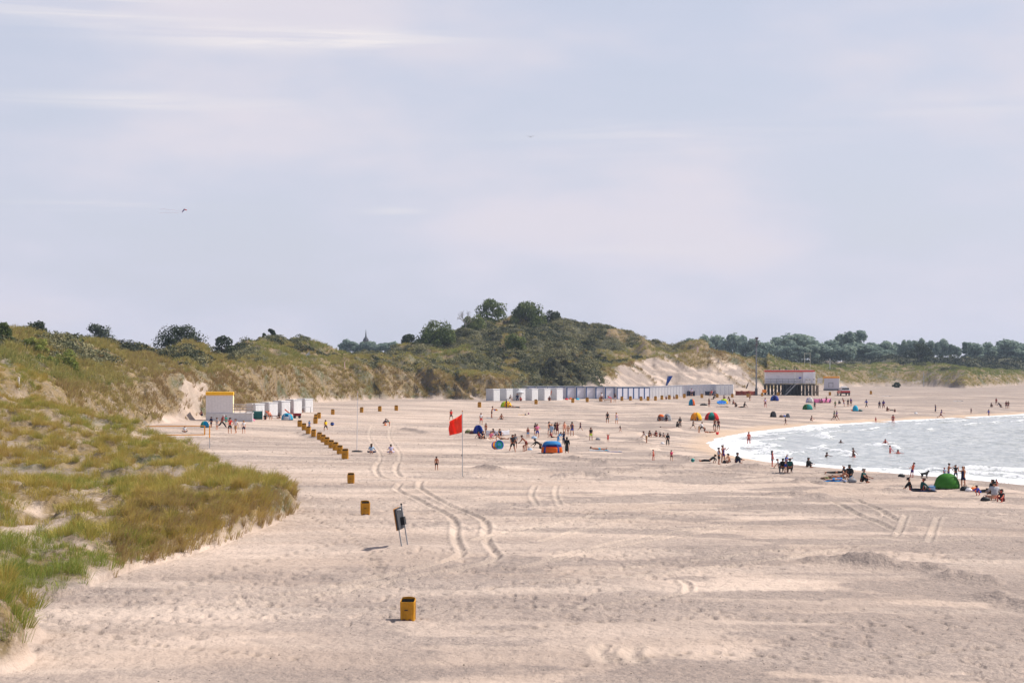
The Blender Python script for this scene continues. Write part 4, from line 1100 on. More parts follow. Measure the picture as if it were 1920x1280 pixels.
# ---- volleyball net
p1 = ground(393, 840); d1 = p1.y; p2 = at(228, d1 - 3); p2.z = p1.z
t = empty('volleyball_net', p1, 0, 'orange edged beach volleyball net half hidden by dune grass', 'volleyball net')
v = p2 - p1; s = d1 / F; u = v.normalized(); HN = 43 * s
def seg(a0, a1, z0, z1, th, name, m):
    a = u * a0; b = u * a1; mid = (a + b) / 2
    return MB().box((mid.x, mid.y, (z0 + z1) / 2), ((a1 - a0), th, z1 - z0), rz=math.atan2(u.y, u.x)).build(name, m, t)
ORG = pmat(srgb(240, 160, 40), .6, .08); L_ = v.length
MB().tube((0, 0, -.4), (0, 0, HN), .045, .045, 8).build('post', STEEL, t); MB().tube((v.x, v.y, v.z - .4), (v.x, v.y, v.z + HN), .045, .045, 8).build('post', STEEL, t)
MB().tube((0, 0, HN * .45), (0, 0, HN), .06, .06, 8).build('post_pad', ORG, t)
seg(.5, L_ - .5, HN - .10, HN - .01, .02, 'top_band', ORG); seg(.5, L_ - .5, HN - 1.10, HN - 1.0, .02, 'bottom_band', ORG)
seg(.48, .62, HN - 1.0, HN - .10, .02, 'side_band', ORG); seg(L_ - .62, L_ - .48, HN - 1.0, HN - .10, .02, 'side_band', ORG)
mb = MB()
for i in range(1, 60):
    q = u * (.6 + (L_ - 1.2) * i / 60); mb.tube((q.x, q.y, HN - 1.0), (q.x, q.y, HN - .1), .004, .004, 3)
for j in range(1, 7):
    a = u * .62; b = u * (L_ - .62); z = HN - 1.0 + .9 * j / 7; mb.tube((a.x, a.y, z), (b.x, b.y, z), .004, .004, 3)
mb.build('netting', DARK, t)
mb = MB().tube((0, 0, HN - .05), (u.x * .5, u.y * .5, HN - .05), .008, .008, 4).tube((v.x, v.y, HN - .05), (v.x - u.x * .5, v.y - u.y * .5, HN - .05), .008, .008, 4); mb.build('tension_rope', OFFW, t)

# ---- kiosk on its base, terrace with railing
p = ground(411, 789); s = p.y / F; d = p.y
t = empty('beach_kiosk', p, R(6), 'pale grey beach kiosk with yellow roof edge and railed terrace', 'kiosk')
w = 50 * s; bh = 14 * s; ch = 34 * s; yf = 6 * s
MB().box((2 * s, 2.2, bh / 2 - .5), (54 * s, 4.0, bh + 1.0)).build('base', GREYL, t)
cab = MB().box((0, 2.2, bh + ch / 2 + .02), (w, 3.6, ch)).build('cabin', pmat((.72, .70, .71), .6, .05), t)
lines = MB()
for i in range(1, 9): lines.box((-w / 2 + w * i / 9, .395, bh + ch / 2), (.025, .02, ch * .98))
lines.build('panel_seams', GREYL, t)
MB().box((.03, 2.2, bh + ch + yf / 2 + .02), (w + .14, 3.9, yf)).build('roof_edge', pmat(srgb(245, 185, 20), .5, .06), t)
MB().box((w / 2 + .035, 2.2, bh + ch / 2), (.05, 3.5, ch * .96)).build('side_panel', pmat(srgb(250, 235, 190), .6), t)  # pale warm colour paints the cabin's right side as sunlit
tx = w / 2 + 1.2 * s; tw = 36 * s
MB().box((tx + tw / 2, 2.0, bh / 2 - .35), (tw, 3.4, bh + .7)).build('terrace', GREYL, t)
MB().box((tx + tw - .06, .24, bh / 2 - .3), (.16, .1, bh + .7)).build('corner_board', WHITE, t)
MB().box((tx + tw / 2, 2.0, bh + .06), (tw + .2, 3.6, .10)).build('deck', OFFW, t)
for k in range(4): MB().box((tx + .1 + (tw - .2) * k / 3, .32, bh + .12 + 8 * s), (.12, .10, 16 * s)).build('railing_post', pmat((.5, .44, .38), .8), t)
for k, z in enumerate((15.5, 10.5, 5.5)): MB().box((tx + tw / 2, .30, bh + .1 + z * s), (tw, .06, .15)).build('rail', pmat((.60, .55, .50), .8) if k == 0 else pmat((.45, .37, .31), .8), t)
MB().box((tx + tw - .05, 2.0, bh + .1 + 15.5 * s), (.08, 3.4, .15)).build('rail', pmat((.60, .55, .50), .8), t)

# ---- beach huts
def make_hut(kind):
    """front faces local -y; w x dp footprint"""
    t = empty('beach_hut', (0, 0, 0), 0)
    if kind == 'white':
        w, dp, h = 1.9, 1.9, 2.25
        MB().prism([(-w / 2, 0), (w / 2, 0), (w / 2, h), (-w / 2, h)], -dp / 2, dp / 2).build('walls', GREYL, t)
        MB().box((0, 0, h + .07), (w + .12, dp + .12, .10), taper=.96).build('roof', OFFW, t)
        MB().box((0, -dp / 2 - .025, 1.08), (w * .86, .045, 2.0)).build('door', WHITE, t)
        r = MB()
        for i in range(1, 6): r.box((-w * .43 + w * .86 * i / 6, -dp / 2 - .055, 1.08), (.035, .015, 1.96))
        r.build('door_boards', GREYL, t)
    elif kind == 'blue':
        w, dp, h = 2.2, 2.0, 2.35
        MB().prism([(-w / 2, 0), (w / 2, 0), (w / 2, h), (-w / 2, h)], -dp / 2, dp / 2).build('walls', GREYL, t)
        MB().box((0, 0, h + .06), (w - .02, dp + .3, .12)).build('roof', pmat((.33, .35, .40), .6), t)
        MB().box((0, -dp / 2 - .03, 1.15), (w - .42, .05, 2.05)).build('door', pmat((.66, .65, .72), .55, .05), t)
        f = MB()
        for s in (-1, 1): f.box((s * (w / 2 - .11), -dp / 2 - .045, 1.15), (.20, .085, 2.3))
        f.box((0, -dp / 2 - .045, .07), (w - .42, .085, .13)); f.box((0, -dp / 2 - .045, 2.26), (w - .42, .085, .13))
        f.build('frame', BLUEP, t)
    else:
        w, dp, h = 1.25, 1.8, 2.3
        MB().prism([(-w / 2, 0), (w / 2, 0), (w / 2, h), (-w / 2, h)], -dp / 2, dp / 2).build('walls', pmat((.50, .51, .57), .6) if kind == 'slate' else pmat((.56, .56, .60), .6), t)
        MB().box((0, 0, h + .06), (w - .02, dp + .15, .10)).build('roof', GREYL, t)
        MB().box((0.05, -dp / 2 - .025, 1.12), (w * .66, .045, 2.1)).build('door', pmat((.58, .57, .60), .6) if kind == 'slate' else WHITE, t)
    return t
HUT = {k: make_hut(k) for k in ('white', 'blue', 'narrow', 'slate')}; _hf = {k: True for k in HUT}
def hut(kind, pos, yaw, label, group, s=1.0, hz=1.35):
    t = HUT[kind] if _hf[kind] else copy_tree(HUT[kind]); _hf[kind] = False
    t.location = pos - Vector((0, 0, .15)); t.rotation_euler = (0, 0, yaw); t.scale = (s, max(s, 1.0), hz)
    tag(t, label, 'beach hut', group)
def hut_row(kind, px0, py0, px1, py1, n, yaw, words, group, s=1.0, sz=None):
    a = ground(px0, py0); b = ground(px1, py1)
    for i in range(n):
        u = (i + .5) / n; q = a.lerp(b, u); q.z = gz(q.x, q.y)
        hut(kind, q, yaw, words.format('leftmost' if i == 0 else ('rightmost' if i == n - 1 else NUM[i])), group, s, sz or 1.35)
hut_row('white', 466, 786, 582, 770.5, 5, R(50), '{} white hut of the row right of the kiosk terrace', 'white huts beside the kiosk', 1.12, 1.14)
hut_row('white', 912, 751.6, 1054, 749.6, 6, R(48), '{} white hut of the middle row near the lime green tent', 'white huts of the middle row', 1.25, 1.3)
a, b = ground(985, 748), ground(1147, 747.6)
hut_row('blue', 984, 747, 1147, 747.4, 9, math.atan2(b.y - a.y, b.x - a.x), '{} wide blue framed hut of the long row', 'wide blue framed huts', (b - a).length / 9 / 2.2)
a, b = ground(1152, 747.4), ground(1213, 747)
hut_row('blue', 1152, 747.6, 1213, 747.0, 6, math.atan2(b.y - a.y, b.x - a.x), '{} narrower blue framed hut after the wide ones in the long row', 'narrower blue framed huts', (b - a).length / 6 / 2.2 * 1.0)
a, b = ground(1213, 746.6), ground(1274, 742.5)
hut_row('narrow', 1213, 746.6, 1274, 742.5, 11, math.atan2(b.y - a.y, b.x - a.x) * .35, '{} narrow white hut in the long row', 'narrow white huts', 1.22)
hut_row('slate', 1274, 742.5, 1343, 739.5, 10, R(8), '{} narrow slate grey hut toward the right end of the long row', 'narrow slate grey huts', 1.25)
hut_row('narrow', 1343, 740.5, 1373, 740, 4, R(-10), '{} pale hut of the four closing the long row', 'pale huts closing the long row', 1.32)

# ---- lifeguard station on stilts
p = ground(1481, 741); s = p.y / F
t = empty('lifeguard_station', p, R(-4), 'white lifeguard station on dark stilts with red roof band and stairs', 'lifeguard station')
X = lambda px: (px - 1481) * s
zd = 21 * s; zt = 44 * s
MB().box((X(1481), 3, zd - .12), (95 * s, 7.5, .35)).build('deck', pmat((.055, .05, .055), .8), t)
cb = MB().box((X(1471), 3.4, (zd + zt) / 2 + .1), (70 * s, 5.0, zt - zd - .2)); cb.build('cabin', pmat((.76, .75, .79), .55, .05), t)
MB().box((X(1517), 3.0, (zd + zt) / 2 + .1), (23 * s, 5.6, zt - zd - .2)).build('lookout_room', pmat((.78, .77, .82), .55, .05), t)
MB().box((X(1491), .83, (zd + zt) / 2 + .1), (3.2 * s, .3, zt - zd - .2)).build('corner_board', pmat((.82, .82, .82), .5), t)
MB().box((X(1526.5), .15, (zd + zt) / 2 + .1), (4 * s, .3, zt - zd - .2)).build('corner_board', pmat((.82, .82, .82), .5), t)
MB().box((X(1481), 3.2, zt + .22), (93 * s, 6.4, 2.6 * s)).build('roof_band', pmat(srgb(215, 70, 45), .5), t)
MB().box((X(1481), 3.2, zt + .22 + 1.8 * s), (88 * s, 5.9, .16)).build('roof', GREYL, t)
for x in (1463, 1475, 1490.5, 1494.5): MB().lathe([(.16, 0), (.16, .3), (.24, .34), (.2, .5), (0, .55)], (X(x), 2.6, zt + .25 + 1.6 * s), 8).build('roof_vent', DARK, t)
MB().box((X(1500), .18, zd + 12 * s), (4.6 * s, .08, 2.6 * s)).build('blue_sign', pmat(srgb(30, 60, 170), .5), t)
MB().box((X(1459), .86, zd + 8.5 * s), (6 * s, .08, 16 * s)).build('door', pmat((.70, .69, .73), .5), t)
for x in (1512, 1518): MB().box((X(x), .17, zd + 8.6 * s), (4 * s, .08, 1.8 * s)).build('window', DARK, t)
MB().box((X(1525.5), -.02, zd + 9 * s), (2.4 * s, .06, 1.8 * s)).build('window', GREY, t)
for x0, x1 in ((1434.5, 1500), (1510, 1519.5), (1532, 1541)):
    n_ = max(2, int((x1 - x0) / 9.5) + 1)
    for i in range(n_ if x1 < 1502 else 2): MB().box((X(x0 + (x1 - x0) * i / ((n_ if x1 < 1502 else 2) - 1)), -.65, zd + 5 * s), (.09, .09, 10 * s)).build('railing_post', GREY if x1 < 1502 else OFFW, t)
    for z in (10, 6.5, 3.2): MB().box((X((x0 + x1) / 2), -.66, zd + z * s), ((x1 - x0) * s, .07, .14 if x1 < 1502 else .45)).build('rail', GREY if x1 < 1502 else OFFW, t)
rg = random.Random(3)
for i in range(16):
    for yy in (-.3, 3.0, 6.3):
        x = 1436 + i * 6.5
        MB().tube((X(x), yy, -.5), (X(x) + rg.uniform(-.05, .05), yy, zd - .28), .17, .15, 7).build('stilt', WOODD if x < 1522 else WOOD, t)  # shade under the deck put into a darker wood colour
for i in range(0, 15, 2):
    MB().tube((X(1436 + i * 6.5), -.3, .3), (X(1442.5 + i * 6.5), -.3, zd - .5), .08, .08, 5).build('brace', WOODD, t)
MB().box((X(1486), 6.4, zd * .45), (30 * s, .2, zd * .9)).build('dark_back_sheet', pmat((.05, .045, .05), .9), t)  # near-black sheet behind the stilts, below the deck
st = MB()
for i in range(10):
    st.box((X(1472 + 20 * i / 9), -1.25, .25 + (zd - .3) * i / 9), (.42, 1.1, .07))
st.build('stair_treads', GREY, t)
for yy in (-1.85, -.72): MB().box((X(1482), yy, zd / 2 + .1), (math.hypot(20 * s, zd), .10, .28), tilt=-math.atan2(zd, 20 * s)).build('stair_stringer', GREY, t)
MB().box((X(1482), -1.85, zd / 2 + 1.1), (math.hypot(20 * s, zd), .06, .09), tilt=-math.atan2(zd, 20 * s)).build('handrail', GREY, t)

# ---- second shed, pickup
p = ground(1559, 732); s = p.y / F
t = empty('beach_shed', p, R(-10), 'grey beach shed with yellow roof edge right of the lifeguard station', 'shed')
w = 28 * s; h = 20 * s
MB().box((0, 2.5, .15), (w + .4, 5.4, .9)).build('plinth', pmat((.14, .14, .16), .8), t)
MB().box((0, 2.5, .6 + h / 2), (w, 5, h)).build('walls', pmat((.56, .55, .62), .6, .05), t)
MB().box((0, 2.5, .6 + h + 1.6 * s), (w + .3, 5.3, 3.0 * s)).build('roof_edge', pmat(srgb(235, 160, 45), .5), t)
MB().box((w / 2 + .05, 2.5, .6 + h / 2), (.12, 4.9, h)).build('side_panel', pmat((.80, .78, .70), .5), t)
MB().box((-.2, -.05, 2.0), (9 * s, .12, 9 * s)).build('garage_door_frame', GREY, t); MB().box((-.2, -.12, 1.9), (7 * s, .1, 7.6 * s)).build('garage_door', pmat((.52, .51, .58), .6), t)
p = ground(1581.5, 741.5); s = p.y / F
t = empty('patrol_car', p, R(2), 'red and white patrol car parked by the beach shed, seen from behind', 'car')
w = 18.5 * s; k = w / 2.05
prof = [(-2.3, .45), (2.2, .45), (2.25, .95), (1.3, 1.05), (-2.3, 1.08)]
def car_prism(poly, x0, x1, name, m, tp=1.0):
    mb = MB(); n_ = len(poly); vs = []
    for sx, q in ((x0, 0), (x1, 1)):
        for a, z in poly: vs.append((sx * k * (tp if z > 1.3 else 1), a * k, z * k))
    fs = [tuple(range(n_)), tuple(reversed(range(n_, 2 * n_)))] + [(i, n_ + i, n_ + (i + 1) % n_, (i + 1) % n_) for i in range(n_)]
    return mb.add(vs, fs).build(name, m, t, bevel=.05)
car_prism(prof, -.95, .95, 'body', pmat(srgb(205, 35, 30), .3, .04, .5))
car_prism([(-2.28, 1.085), (1.0, 1.085), (.4, 1.70), (-1.9, 1.72)], -.90, .90, 'cabin', pmat((.55, .52, .53), .4), .86)
car_prism([(-2.31, 1.05), (-2.29, 1.05), (-2.29, 1.16), (-2.31, 1.16)], -.92, .92, 'white_stripe', WHITE)
MB().box((0, -2.14 * k, 1.42 * k), (1.5 * k, .06, .42 * k)).build('rear_window', pmat((.02, .022, .026), .1, .02, .5), t)
MB().box((0, -2.36 * k, .56 * k), (1.85 * k, .16, .22 * k)).build('bumper', DARK, t)
for sx in (-1, 1):
    MB().box((sx * .85 * k, -2.31 * k, .92 * k), (.16 * k, .05, .26 * k)).build('tail_light', pmat((.35, .02, .02), .3), t)
    for yy in (-1.45, 1.5):
        wmb = MB().tube((sx * .78 * k, yy * k, .36 * k), (sx * .98 * k, yy * k, .36 * k), .37 * k, .37 * k, 16); wh = wmb.build('wheel', DARK, t)
        MB().tube((sx * .975 * k, yy * k, .36 * k), (sx * .995 * k, yy * k, .36 * k), .2 * k, .2 * k, 12).build('rim', STEEL, wh)
    MB().box((sx * 1.02 * k, .75 * k, 1.2 * k), (.2 * k, .1 * k, .14 * k)).build('mirror', DARK, t)
MB().box((0, -.4 * k, 1.84 * k), (1.2 * k, .5 * k, .22 * k)).build('roof_box', WHITE, t)

# ---- mast, sign and small markers
p = ground(1418, 741); s = p.y / F
t = empty('mast', p, 0, 'tall grey loudspeaker mast left of the lifeguard station', 'mast')
MB().tube((0, 0, -.4), (0, 0, 106 * s), .26, .14, 8).build('shaft', pmat((.20, .20, .22), .7), t); MB().box((0, 0, .9), (.7, .7, 2.4)).build('base_box', pmat((.08, .08, .10), .7), t)
for z, w in ((104, .55), (98, .4), (92, .45)): MB().lathe([(.08, 0), (w * .6, .15), (w, .75), (w * .6, .8), (.05, .7)], (.15, 0, z * s), 8).build('loudspeaker', pmat((.10, .09, .10), .7), t)
p = ground(1433, 742); s = p.y / F
t = empty('sign', p, 0, 'orange square sign on a post left of the lifeguard station', 'sign')
MB().tube((0, 0, -.3), (0, 0, 8 * s), .05, .05, 6).build('post', GREY, t); MB().box((0, -.07, 9 * s), (8 * s, .06, 5.6 * s)).build('plate', pmat(srgb(240, 140, 30), .5), t)
def marker(px, pybase, d, h, r, m, label, cat='post', name='post', flag=None, lean=0):
    s = d / F; q = at(px, d); z = HC - (pybase - HY) * s; q.z = min(q.z, z) if flag is None else q.z
    t = empty(name, q, 0, label, cat)
    MB().tube((0, 0, -.4), (lean, 0, h), r, r, 7).build('shaft', m, t)
    MB().lathe([(r * 1.5, 0), (r * 1.5, .06), (0, .1)], (lean, 0, h), 7).build('cap', m, t)
    if flag:
        MB().grid([[(-flag[0] * u / 6, .08 * math.sin(u), h - flag[1] * v / 4 - flag[2] * u / 6) for v in range(5)] for u in range(7)], thick=.02).build('cloth', flag[3], t)
    return t
marker(35, 716, 226, 1.15, .12, pmat((.75, .70, .66), .6), 'short white post in the grass at far left')
marker(280, 690, 345, 1.1, .12, pmat((.09, .08, .07), .8), 'dark wooden stake in the grass on the left dune')
marker(646, 695, 494, 2.4, .13, pmat((.72, .50, .46), .6), 'thin reddish white pole on the dune above the slope')
marker(428, 733, 372, 2.4, .22, pmat((.50, .38, .28), .8), 'tan wooden post on the dune just behind the kiosk roof')
marker(580, 668, 505, 3.2, .08, GREY, 'small pale flag on a pole in the dunes above the left huts', 'flag', 'flag', (1.2, .9, 1.0, pmat((.62, .62, .68), .7)))
marker(1308, 664, 655, 2.2, .22, pmat((.75, .55, .53), .6), 'white and red marker post atop the blowout dune')
marker(1556, 690, 850, 5.0, .16, GREYL, 'pale thin post in the dunes above the beach shed')
marker(1732, 722, 835, 6.0, .12, pmat((.4, .42, .46), .6), 'thin grey post at the foot of the right dunes')
p = ground(1249, 742.5); s = p.y / F
t = empty('flag', p, 0, 'tall deep blue beach flag leaning right above the narrow white huts', 'flag')
MB().tube((-.5, 0, 0), (9 * s * .5, 0, 38 * s), .07, .05, 6).build('pole', GREY, t)
MB().grid([[(-.2 + 1.0 * u / 8 * 9 * s * .55 + (v / 4) * (.25 + u / 8 * 1.2) - .1, .1 * math.sin(u), (16 + 22 * u / 8) * s) for v in range(5)] for u in range(9)], thick=.03).build('cloth', pmat(srgb(28, 70, 150), .7), t)
p = at(1514, 800); s = p.y / F
t = empty('goal_frame', p, 0, 'thin pale portal frame standing in the dunes behind the lifeguard station', 'frame')
zt_ = HC - (661 - HY) * s - p.z
for px in (1508.5, 1519): MB().tube(((px - 1514) * s, 0, -.4), ((px - 1514) * s, 0, zt_), .09, .09, 6).build('post', pmat((.5, .5, .42), .7), t)
MB().tube((-5.5 * s, 0, zt_ - .3), (5 * s, 0, zt_ - .3), .07, .07, 6).build('crossbar', pmat((.5, .5, .42), .7), t)

# ---- tents, windbreaks and bundles
def cloth(c): return pmat(c, .65, .06, .2, 2.0, 0, .42)
def dome_panel(w, dp, h, a0, a1, e0, e1, na=10, ne=7, bulge=1.0):
    """piece of a low dome: azimuth a0..a1 (0 = +x, 270 = front), elevation e0..e1, real cloth thickness"""
    P = []
    for i in range(na + 1):
        a = R(a0 + (a1 - a0) * i / na); row = []
        for j in range(ne + 1):
            e = R(e0 + (e1 - e0) * j / ne)
            wr = 1 + .03 * math.sin(a * 7 + e * 5) * math.cos(e * 3)
            row.append((wr * w / 2 * math.cos(a) * math.cos(e) ** bulge, dp / 2 * math.sin(a) * math.cos(e) ** bulge, h * math.sin(e)))
        P.append(row)
    return MB().grid(P, thick=.02)
def tent(px, py, wpx, hpx, panels, label, yaw=0, name='beach_tent', cat='tent', floor=(.05, .05, .06), depth=.8, group=None, bulge=.75):
    """panels: (colour, az0, az1, el0, el1)"""
    p = ground(px, py); s = p.y / F; w = wpx * s; h = hpx * s; dp = w * depth
    p = p + Vector((0, dp * .45, 0)); p.z = gz(p.x, p.y)
    t = empty(name, p, R(yaw), label, cat, group)
    for c, a0, a1, e0, e1 in panels:
        dome_panel(w, dp, h, a0, a1, e0, e1, bulge=bulge).build('canopy', cloth(c), t, True)
    if floor is not None:
        fl = []
        mb = MB(); pts = [(w * .47 * math.cos(R(a)), dp * .47 * math.sin(R(a))) for a in range(0, 360, 24)]
        mb.add([(x, y, .0) for x, y in pts] + [(x, y, .05) for x, y in pts], [tuple(reversed(range(15))), tuple(range(15, 30))] + [(i, (i + 1) % 15, 15 + (i + 1) % 15, 15 + i) for i in range(15)])
        mb.build('ground_sheet', pmat(floor, .8), t)
    rod = MB()
    ring = [(w / 2 * math.cos(R(e)) ** bulge * .995, 0, h * math.sin(R(e)) + .012) for e in range(0, 91, 10)]
    ring = ring + [(-x, y, z) for x, y, z in reversed(ring[:-1])]
    rod.path(ring, .018, 5); rod.build('hoop', pmat(panels[0][0] if floor is None else (.1, .1, .1), .6), t)
    return t
def two(c1, c2, e=42, o0=215, o1=325):
    """open fronted shelter: c1 crown, c2 skirt, mouth between o0 and o1"""
    return [(c1, 0, 360, e, 89), (c2, o1, o0 + 360, 2, e)]
def split(c1, c2, o0=225, o1=315, k=90):
    return [(c1, o1, 360 + k, 2, 89), (c2, k, o0, 2, 89)]
C = dict(white=(.78, .78, .80), lilac=(.55, .50, .68), pink=srgb(235, 130, 165), hot=srgb(225, 60, 110), red=srgb(225, 45, 40), dred=srgb(130, 25, 35), maroon=srgb(95, 35, 45), orange=srgb(240, 120, 30), rust=srgb(180, 85, 45), brick=srgb(150, 70, 55),
         yellow=srgb(250, 205, 20), lime=srgb(195, 225, 40), grass=srgb(70, 140, 45), green=srgb(60, 120, 60), dgreen=srgb(20, 80, 80), teal=srgb(40, 160, 150), turq=srgb(30, 180, 215), cyan=srgb(30, 190, 225), sky=srgb(60, 150, 215), blue=srgb(40, 85, 175), royal=srgb(40, 60, 160),
         navy=srgb(25, 30, 70), purple=srgb(70, 40, 120), black=(.012, .012, .014), char=(.035, .035, .04), grey=(.22, .22, .24), lgrey=(.45, .45, .48), sand=(.5, .4, .3), tan=srgb(185, 150, 105), olive=srgb(90, 95, 50), brown=srgb(90, 60, 40), ltblue=srgb(165, 190, 215), peach=srgb(235, 150, 120))
tent(1779.5, 917, 48, 28, [(C['grass'], 0, 205, 2, 89), (C['grass'], 205, 318, 2, 89), (srgb(55, 115, 38), 318, 360, 2, 89)], 'large green dome tent on the shore, its back to the camera', 0, depth=.85, bulge=.78)
tent(1306, 788.5, 22, 15, split(C['yellow'], srgb(248, 175, 30), 246, 258, 150), 'yellow beach tent with orange left side, beside the red and teal one', 10)
tent(1335.5, 788, 27, 15, [(C['red'], 120, 235, 2, 89), (C['teal'], 235, 290, 30, 89), (C['teal'], 60, 120, 2, 89), (C['red'], 290, 420, 2, 89)], 'red beach tent with teal middle panel', 0)
tent(949, 763.5, 21, 11, split(C['yellow'], C['lime'], 250, 264, 150), 'lime and yellow beach tent before the middle white huts', 0)
tent(896.5, 813, 19, 16, split(C['blue'], C['royal'], 240, 300, 100), 'dark blue beach tent just right of the red flag', 20)
tent(1035, 850, 40, 22, [(C['sky'], 0, 360, 44, 89), (C['blue'], 320, 580, 30, 44), (C['orange'], 320, 580, 2, 30), (C['orange'], 236, 304, 2, 27), (C['blue'], 224, 236, 2, 44), (C['blue'], 304, 316, 2, 44), (C['orange'], 316, 320, 2, 30)], 'sky blue and orange shelter with arched window, centre of the beach', -4, bulge=.45)
tent(537.5, 787.5, 22, 13, [(C['turq'], 0, 225, 2, 89), (C['turq'], 315, 360, 2, 89), (C['turq'], 225, 315, 55, 89), (C['white'], 245, 290, 2, 30), (C['ltblue'], 225, 245, 2, 55), (C['ltblue'], 290, 315, 2, 55)], 'turquoise beach tent with white front panel before the left huts', 0)
tent(383, 801.5, 17, 12, split(C['cyan'], C['teal'], 220, 320, 90), 'turquoise shelter behind the volleyball net by the kiosk', 40)
tent(1245 - 5.5, 788.5, 14, 12, two(C['orange'], C['lgrey'], 38, 212, 328), 'pale shelter with orange brown crown, left one of an open pair', 0)
tent(1252, 788.5, 14, 13, two(C['lgrey'], C['white'], 38, 212, 328), 'light grey shelter, right one of an open pair', 0)
tent(1297.5, 760, 12, 12, split(C['orange'], C['turq'], 245, 295, 60), 'small turquoise tent with orange right side near the navy windbreak', -10)
tent(1358, 757, 15, 9, [(C['yellow'], 0, 200, 2, 89), (C['lime'], 200, 360, 35, 89), (C['yellow'], 300, 360, 2, 35)], 'yellow beach tent behind the blue inflatable', 0)
tent(1453, 751.5, 16, 10, split(C['royal'], C['blue'], 235, 285, 100), 'royal blue tent before the lifeguard station', 0)
tent(1515, 768, 19, 10.5, [(C['green'], 90, 270, 2, 89), (C['teal'], 270, 450, 2, 89)], 'sea green tent low on the sand before the pink windbreak', -15)
tent(1518.5, 755, 14, 10, split(C['white'], C['lilac'], 235, 300, 110), 'pale lilac and white tent left of the pink windbreak', 0)
tent(1450.5, 782, 12, 11, split(C['grey'], C['char'], 240, 320, 120), 'charcoal grey tent near the water, left one of two grey ones', 0)
tent(1477.5, 782, 8, 7, split(C['lgrey'], C['grey'], 240, 320, 100), 'tiny light grey tent right of the charcoal one', 0)
tent(1604.5, 771, 11, 11, [(C['cyan'], 0, 360, 2, 89)], 'round cyan tent alone on the right part of the beach', 0, depth=.9)
# inflatable by the yellow tent
p = ground(1353, 757.5); s = p.y / F
t = empty('inflatable_boat', p, 0, 'bright blue inflatable boat leaning before the yellow beach tent', 'inflatable')
rg_ = [(8.2 * s * math.cos(R(a)), .55 * math.sin(R(a)), 3.3 * s + 2.6 * s * math.sin(R(a))) for a in range(0, 361, 20)]
MB().path(rg_, 1.1 * s, 8).build('tube_ring', pmat(srgb(20, 150, 220), .35, .04), t, True); MB().grid([[(7 * s * u, .05 + .3 * v, 3.3 * s + 2.0 * s * v) for v in (-1, 0, 1)] for u in (-1, -.3, .3, 1)], thick=.03).build('floor', pmat(srgb(20, 90, 190), .5), t)
# folded pop-up hoops leaning together
p = ground(934, 841.5); s = p.y / F
for k, (dx, dy, r, c, c2, l) in enumerate(((-5.5, .5, 6.5, 'blue', 'royal', 'blue folded hoop tent, rearmost of three leaning discs'), (-2.5, .25, 7.2, 'yellow', 'orange', 'yellow folded hoop tent between the blue and teal discs'), (2.2, 0, 8, 'teal', 'blue', 'teal folded hoop tent with blue rim, front of three leaning discs'))):
    q = p + Vector((dx * s, dy, 0)); t = empty('folded_tent', q, R(6), l, 'folded tent', 'three folded hoop tents')
    ring = [(r * s * math.cos(R(a)) * .96, .25 * math.sin(R(a)), r * s * (1 + math.sin(R(a)))) for a in range(0, 361, 15)]
    MB().path(ring, .055, 6).build('rim', pmat(C[c2], .6), t, True)
    vs = [(0, -.03, r * s)] + [(x * .99, y, z) for x, y, z in ring[:-1]]; vb = [(x, y + .04, z) for x, y, z in vs]
    n_ = len(ring) - 1
    MB().add(vs + vb, [(0, 1 + i, 1 + (i + 1) % n_) for i in range(n_)] + [(n_ + 1, n_ + 2 + (i + 1) % n_, n_ + 2 + i) for i in range(n_)]).build('cloth', cloth(C[c]), t)
    MB().lathe([(0, 0), (r * s * .42, .01), (r * s * .42, .03), (0, .05)], (0, 0, 0), 16).build('patch', pmat(C['sky' if k == 2 else c2], .6), t).rotation_euler = (R(90), 0, 0)
    CH[t.name][-1].location = (0, -.05, r * s)

def windbreak(pts, hpx, col, label, n=None, name='windbreak', sag=.12, stripes=None):
    P = [ground(*q) for q in pts]; s = P[0].y / F; h = hpx * s
    t = empty(name, P[0], 0, label, 'windbreak')
    top = []; k = 6
    W_ = []
    for a, b in zip(P[:-1], P[1:]):
        for i in range(k): W_.append(a.lerp(b, i / k))
    W_.append(P[-1]); W_ = [w - P[0] for w in W_]
    G = [[(w.x, w.y + .06 * math.sin(i * 1.3 + j * .4), w.z + .04 + (h - sag * math.sin((i % k) / k * math.pi)) * j / 4) for j in range(5)] for i, w in enumerate(W_)]
    MB().grid(G, thick=.015).build('cloth', cloth(col), t, True)
    for q in P:
        w = q - P[0]; MB().tube((w.x, w.y - .03, w.z - .3), (w.x, w.y - .03, w.z + h + .18), .022, .022, 6).build('pole', WOOD, t)
    return t
windbreak([(513, 776), (526, 775), (538, 775), (551, 774)], 8.5, C['red'], 'long red windbreak before the left white huts')
windbreak([(911, 816), (926, 817), (940, 817), (955, 816)], 10, (.66, .66, .72), 'long white windbreak behind the seated group near the blue tent')
windbreak([(1279, 742), (1291, 742.4), (1303, 742.4)], 9.5, C['navy'], 'left navy windbreak before the slate grey huts')
windbreak([(1322, 741), (1331, 741.4), (1341, 741)], 8, C['navy'], 'right navy windbreak with people sitting at its end')
windbreak([(1379, 741), (1391, 741), (1404, 741), (1417, 741)], 8.5, C['brick'], 'brick red windbreak right of the long hut row')
windbreak([(1526, 755), (1537, 755.5), (1548, 755), (1558, 754.5)], 8, srgb(230, 150, 195), 'pink windbreak with people sitting against it')
windbreak([(473, 786.5), (492, 786.5)], 16, C['dgreen'], 'dark green screen standing beside the kiosk terrace', sag=.02)

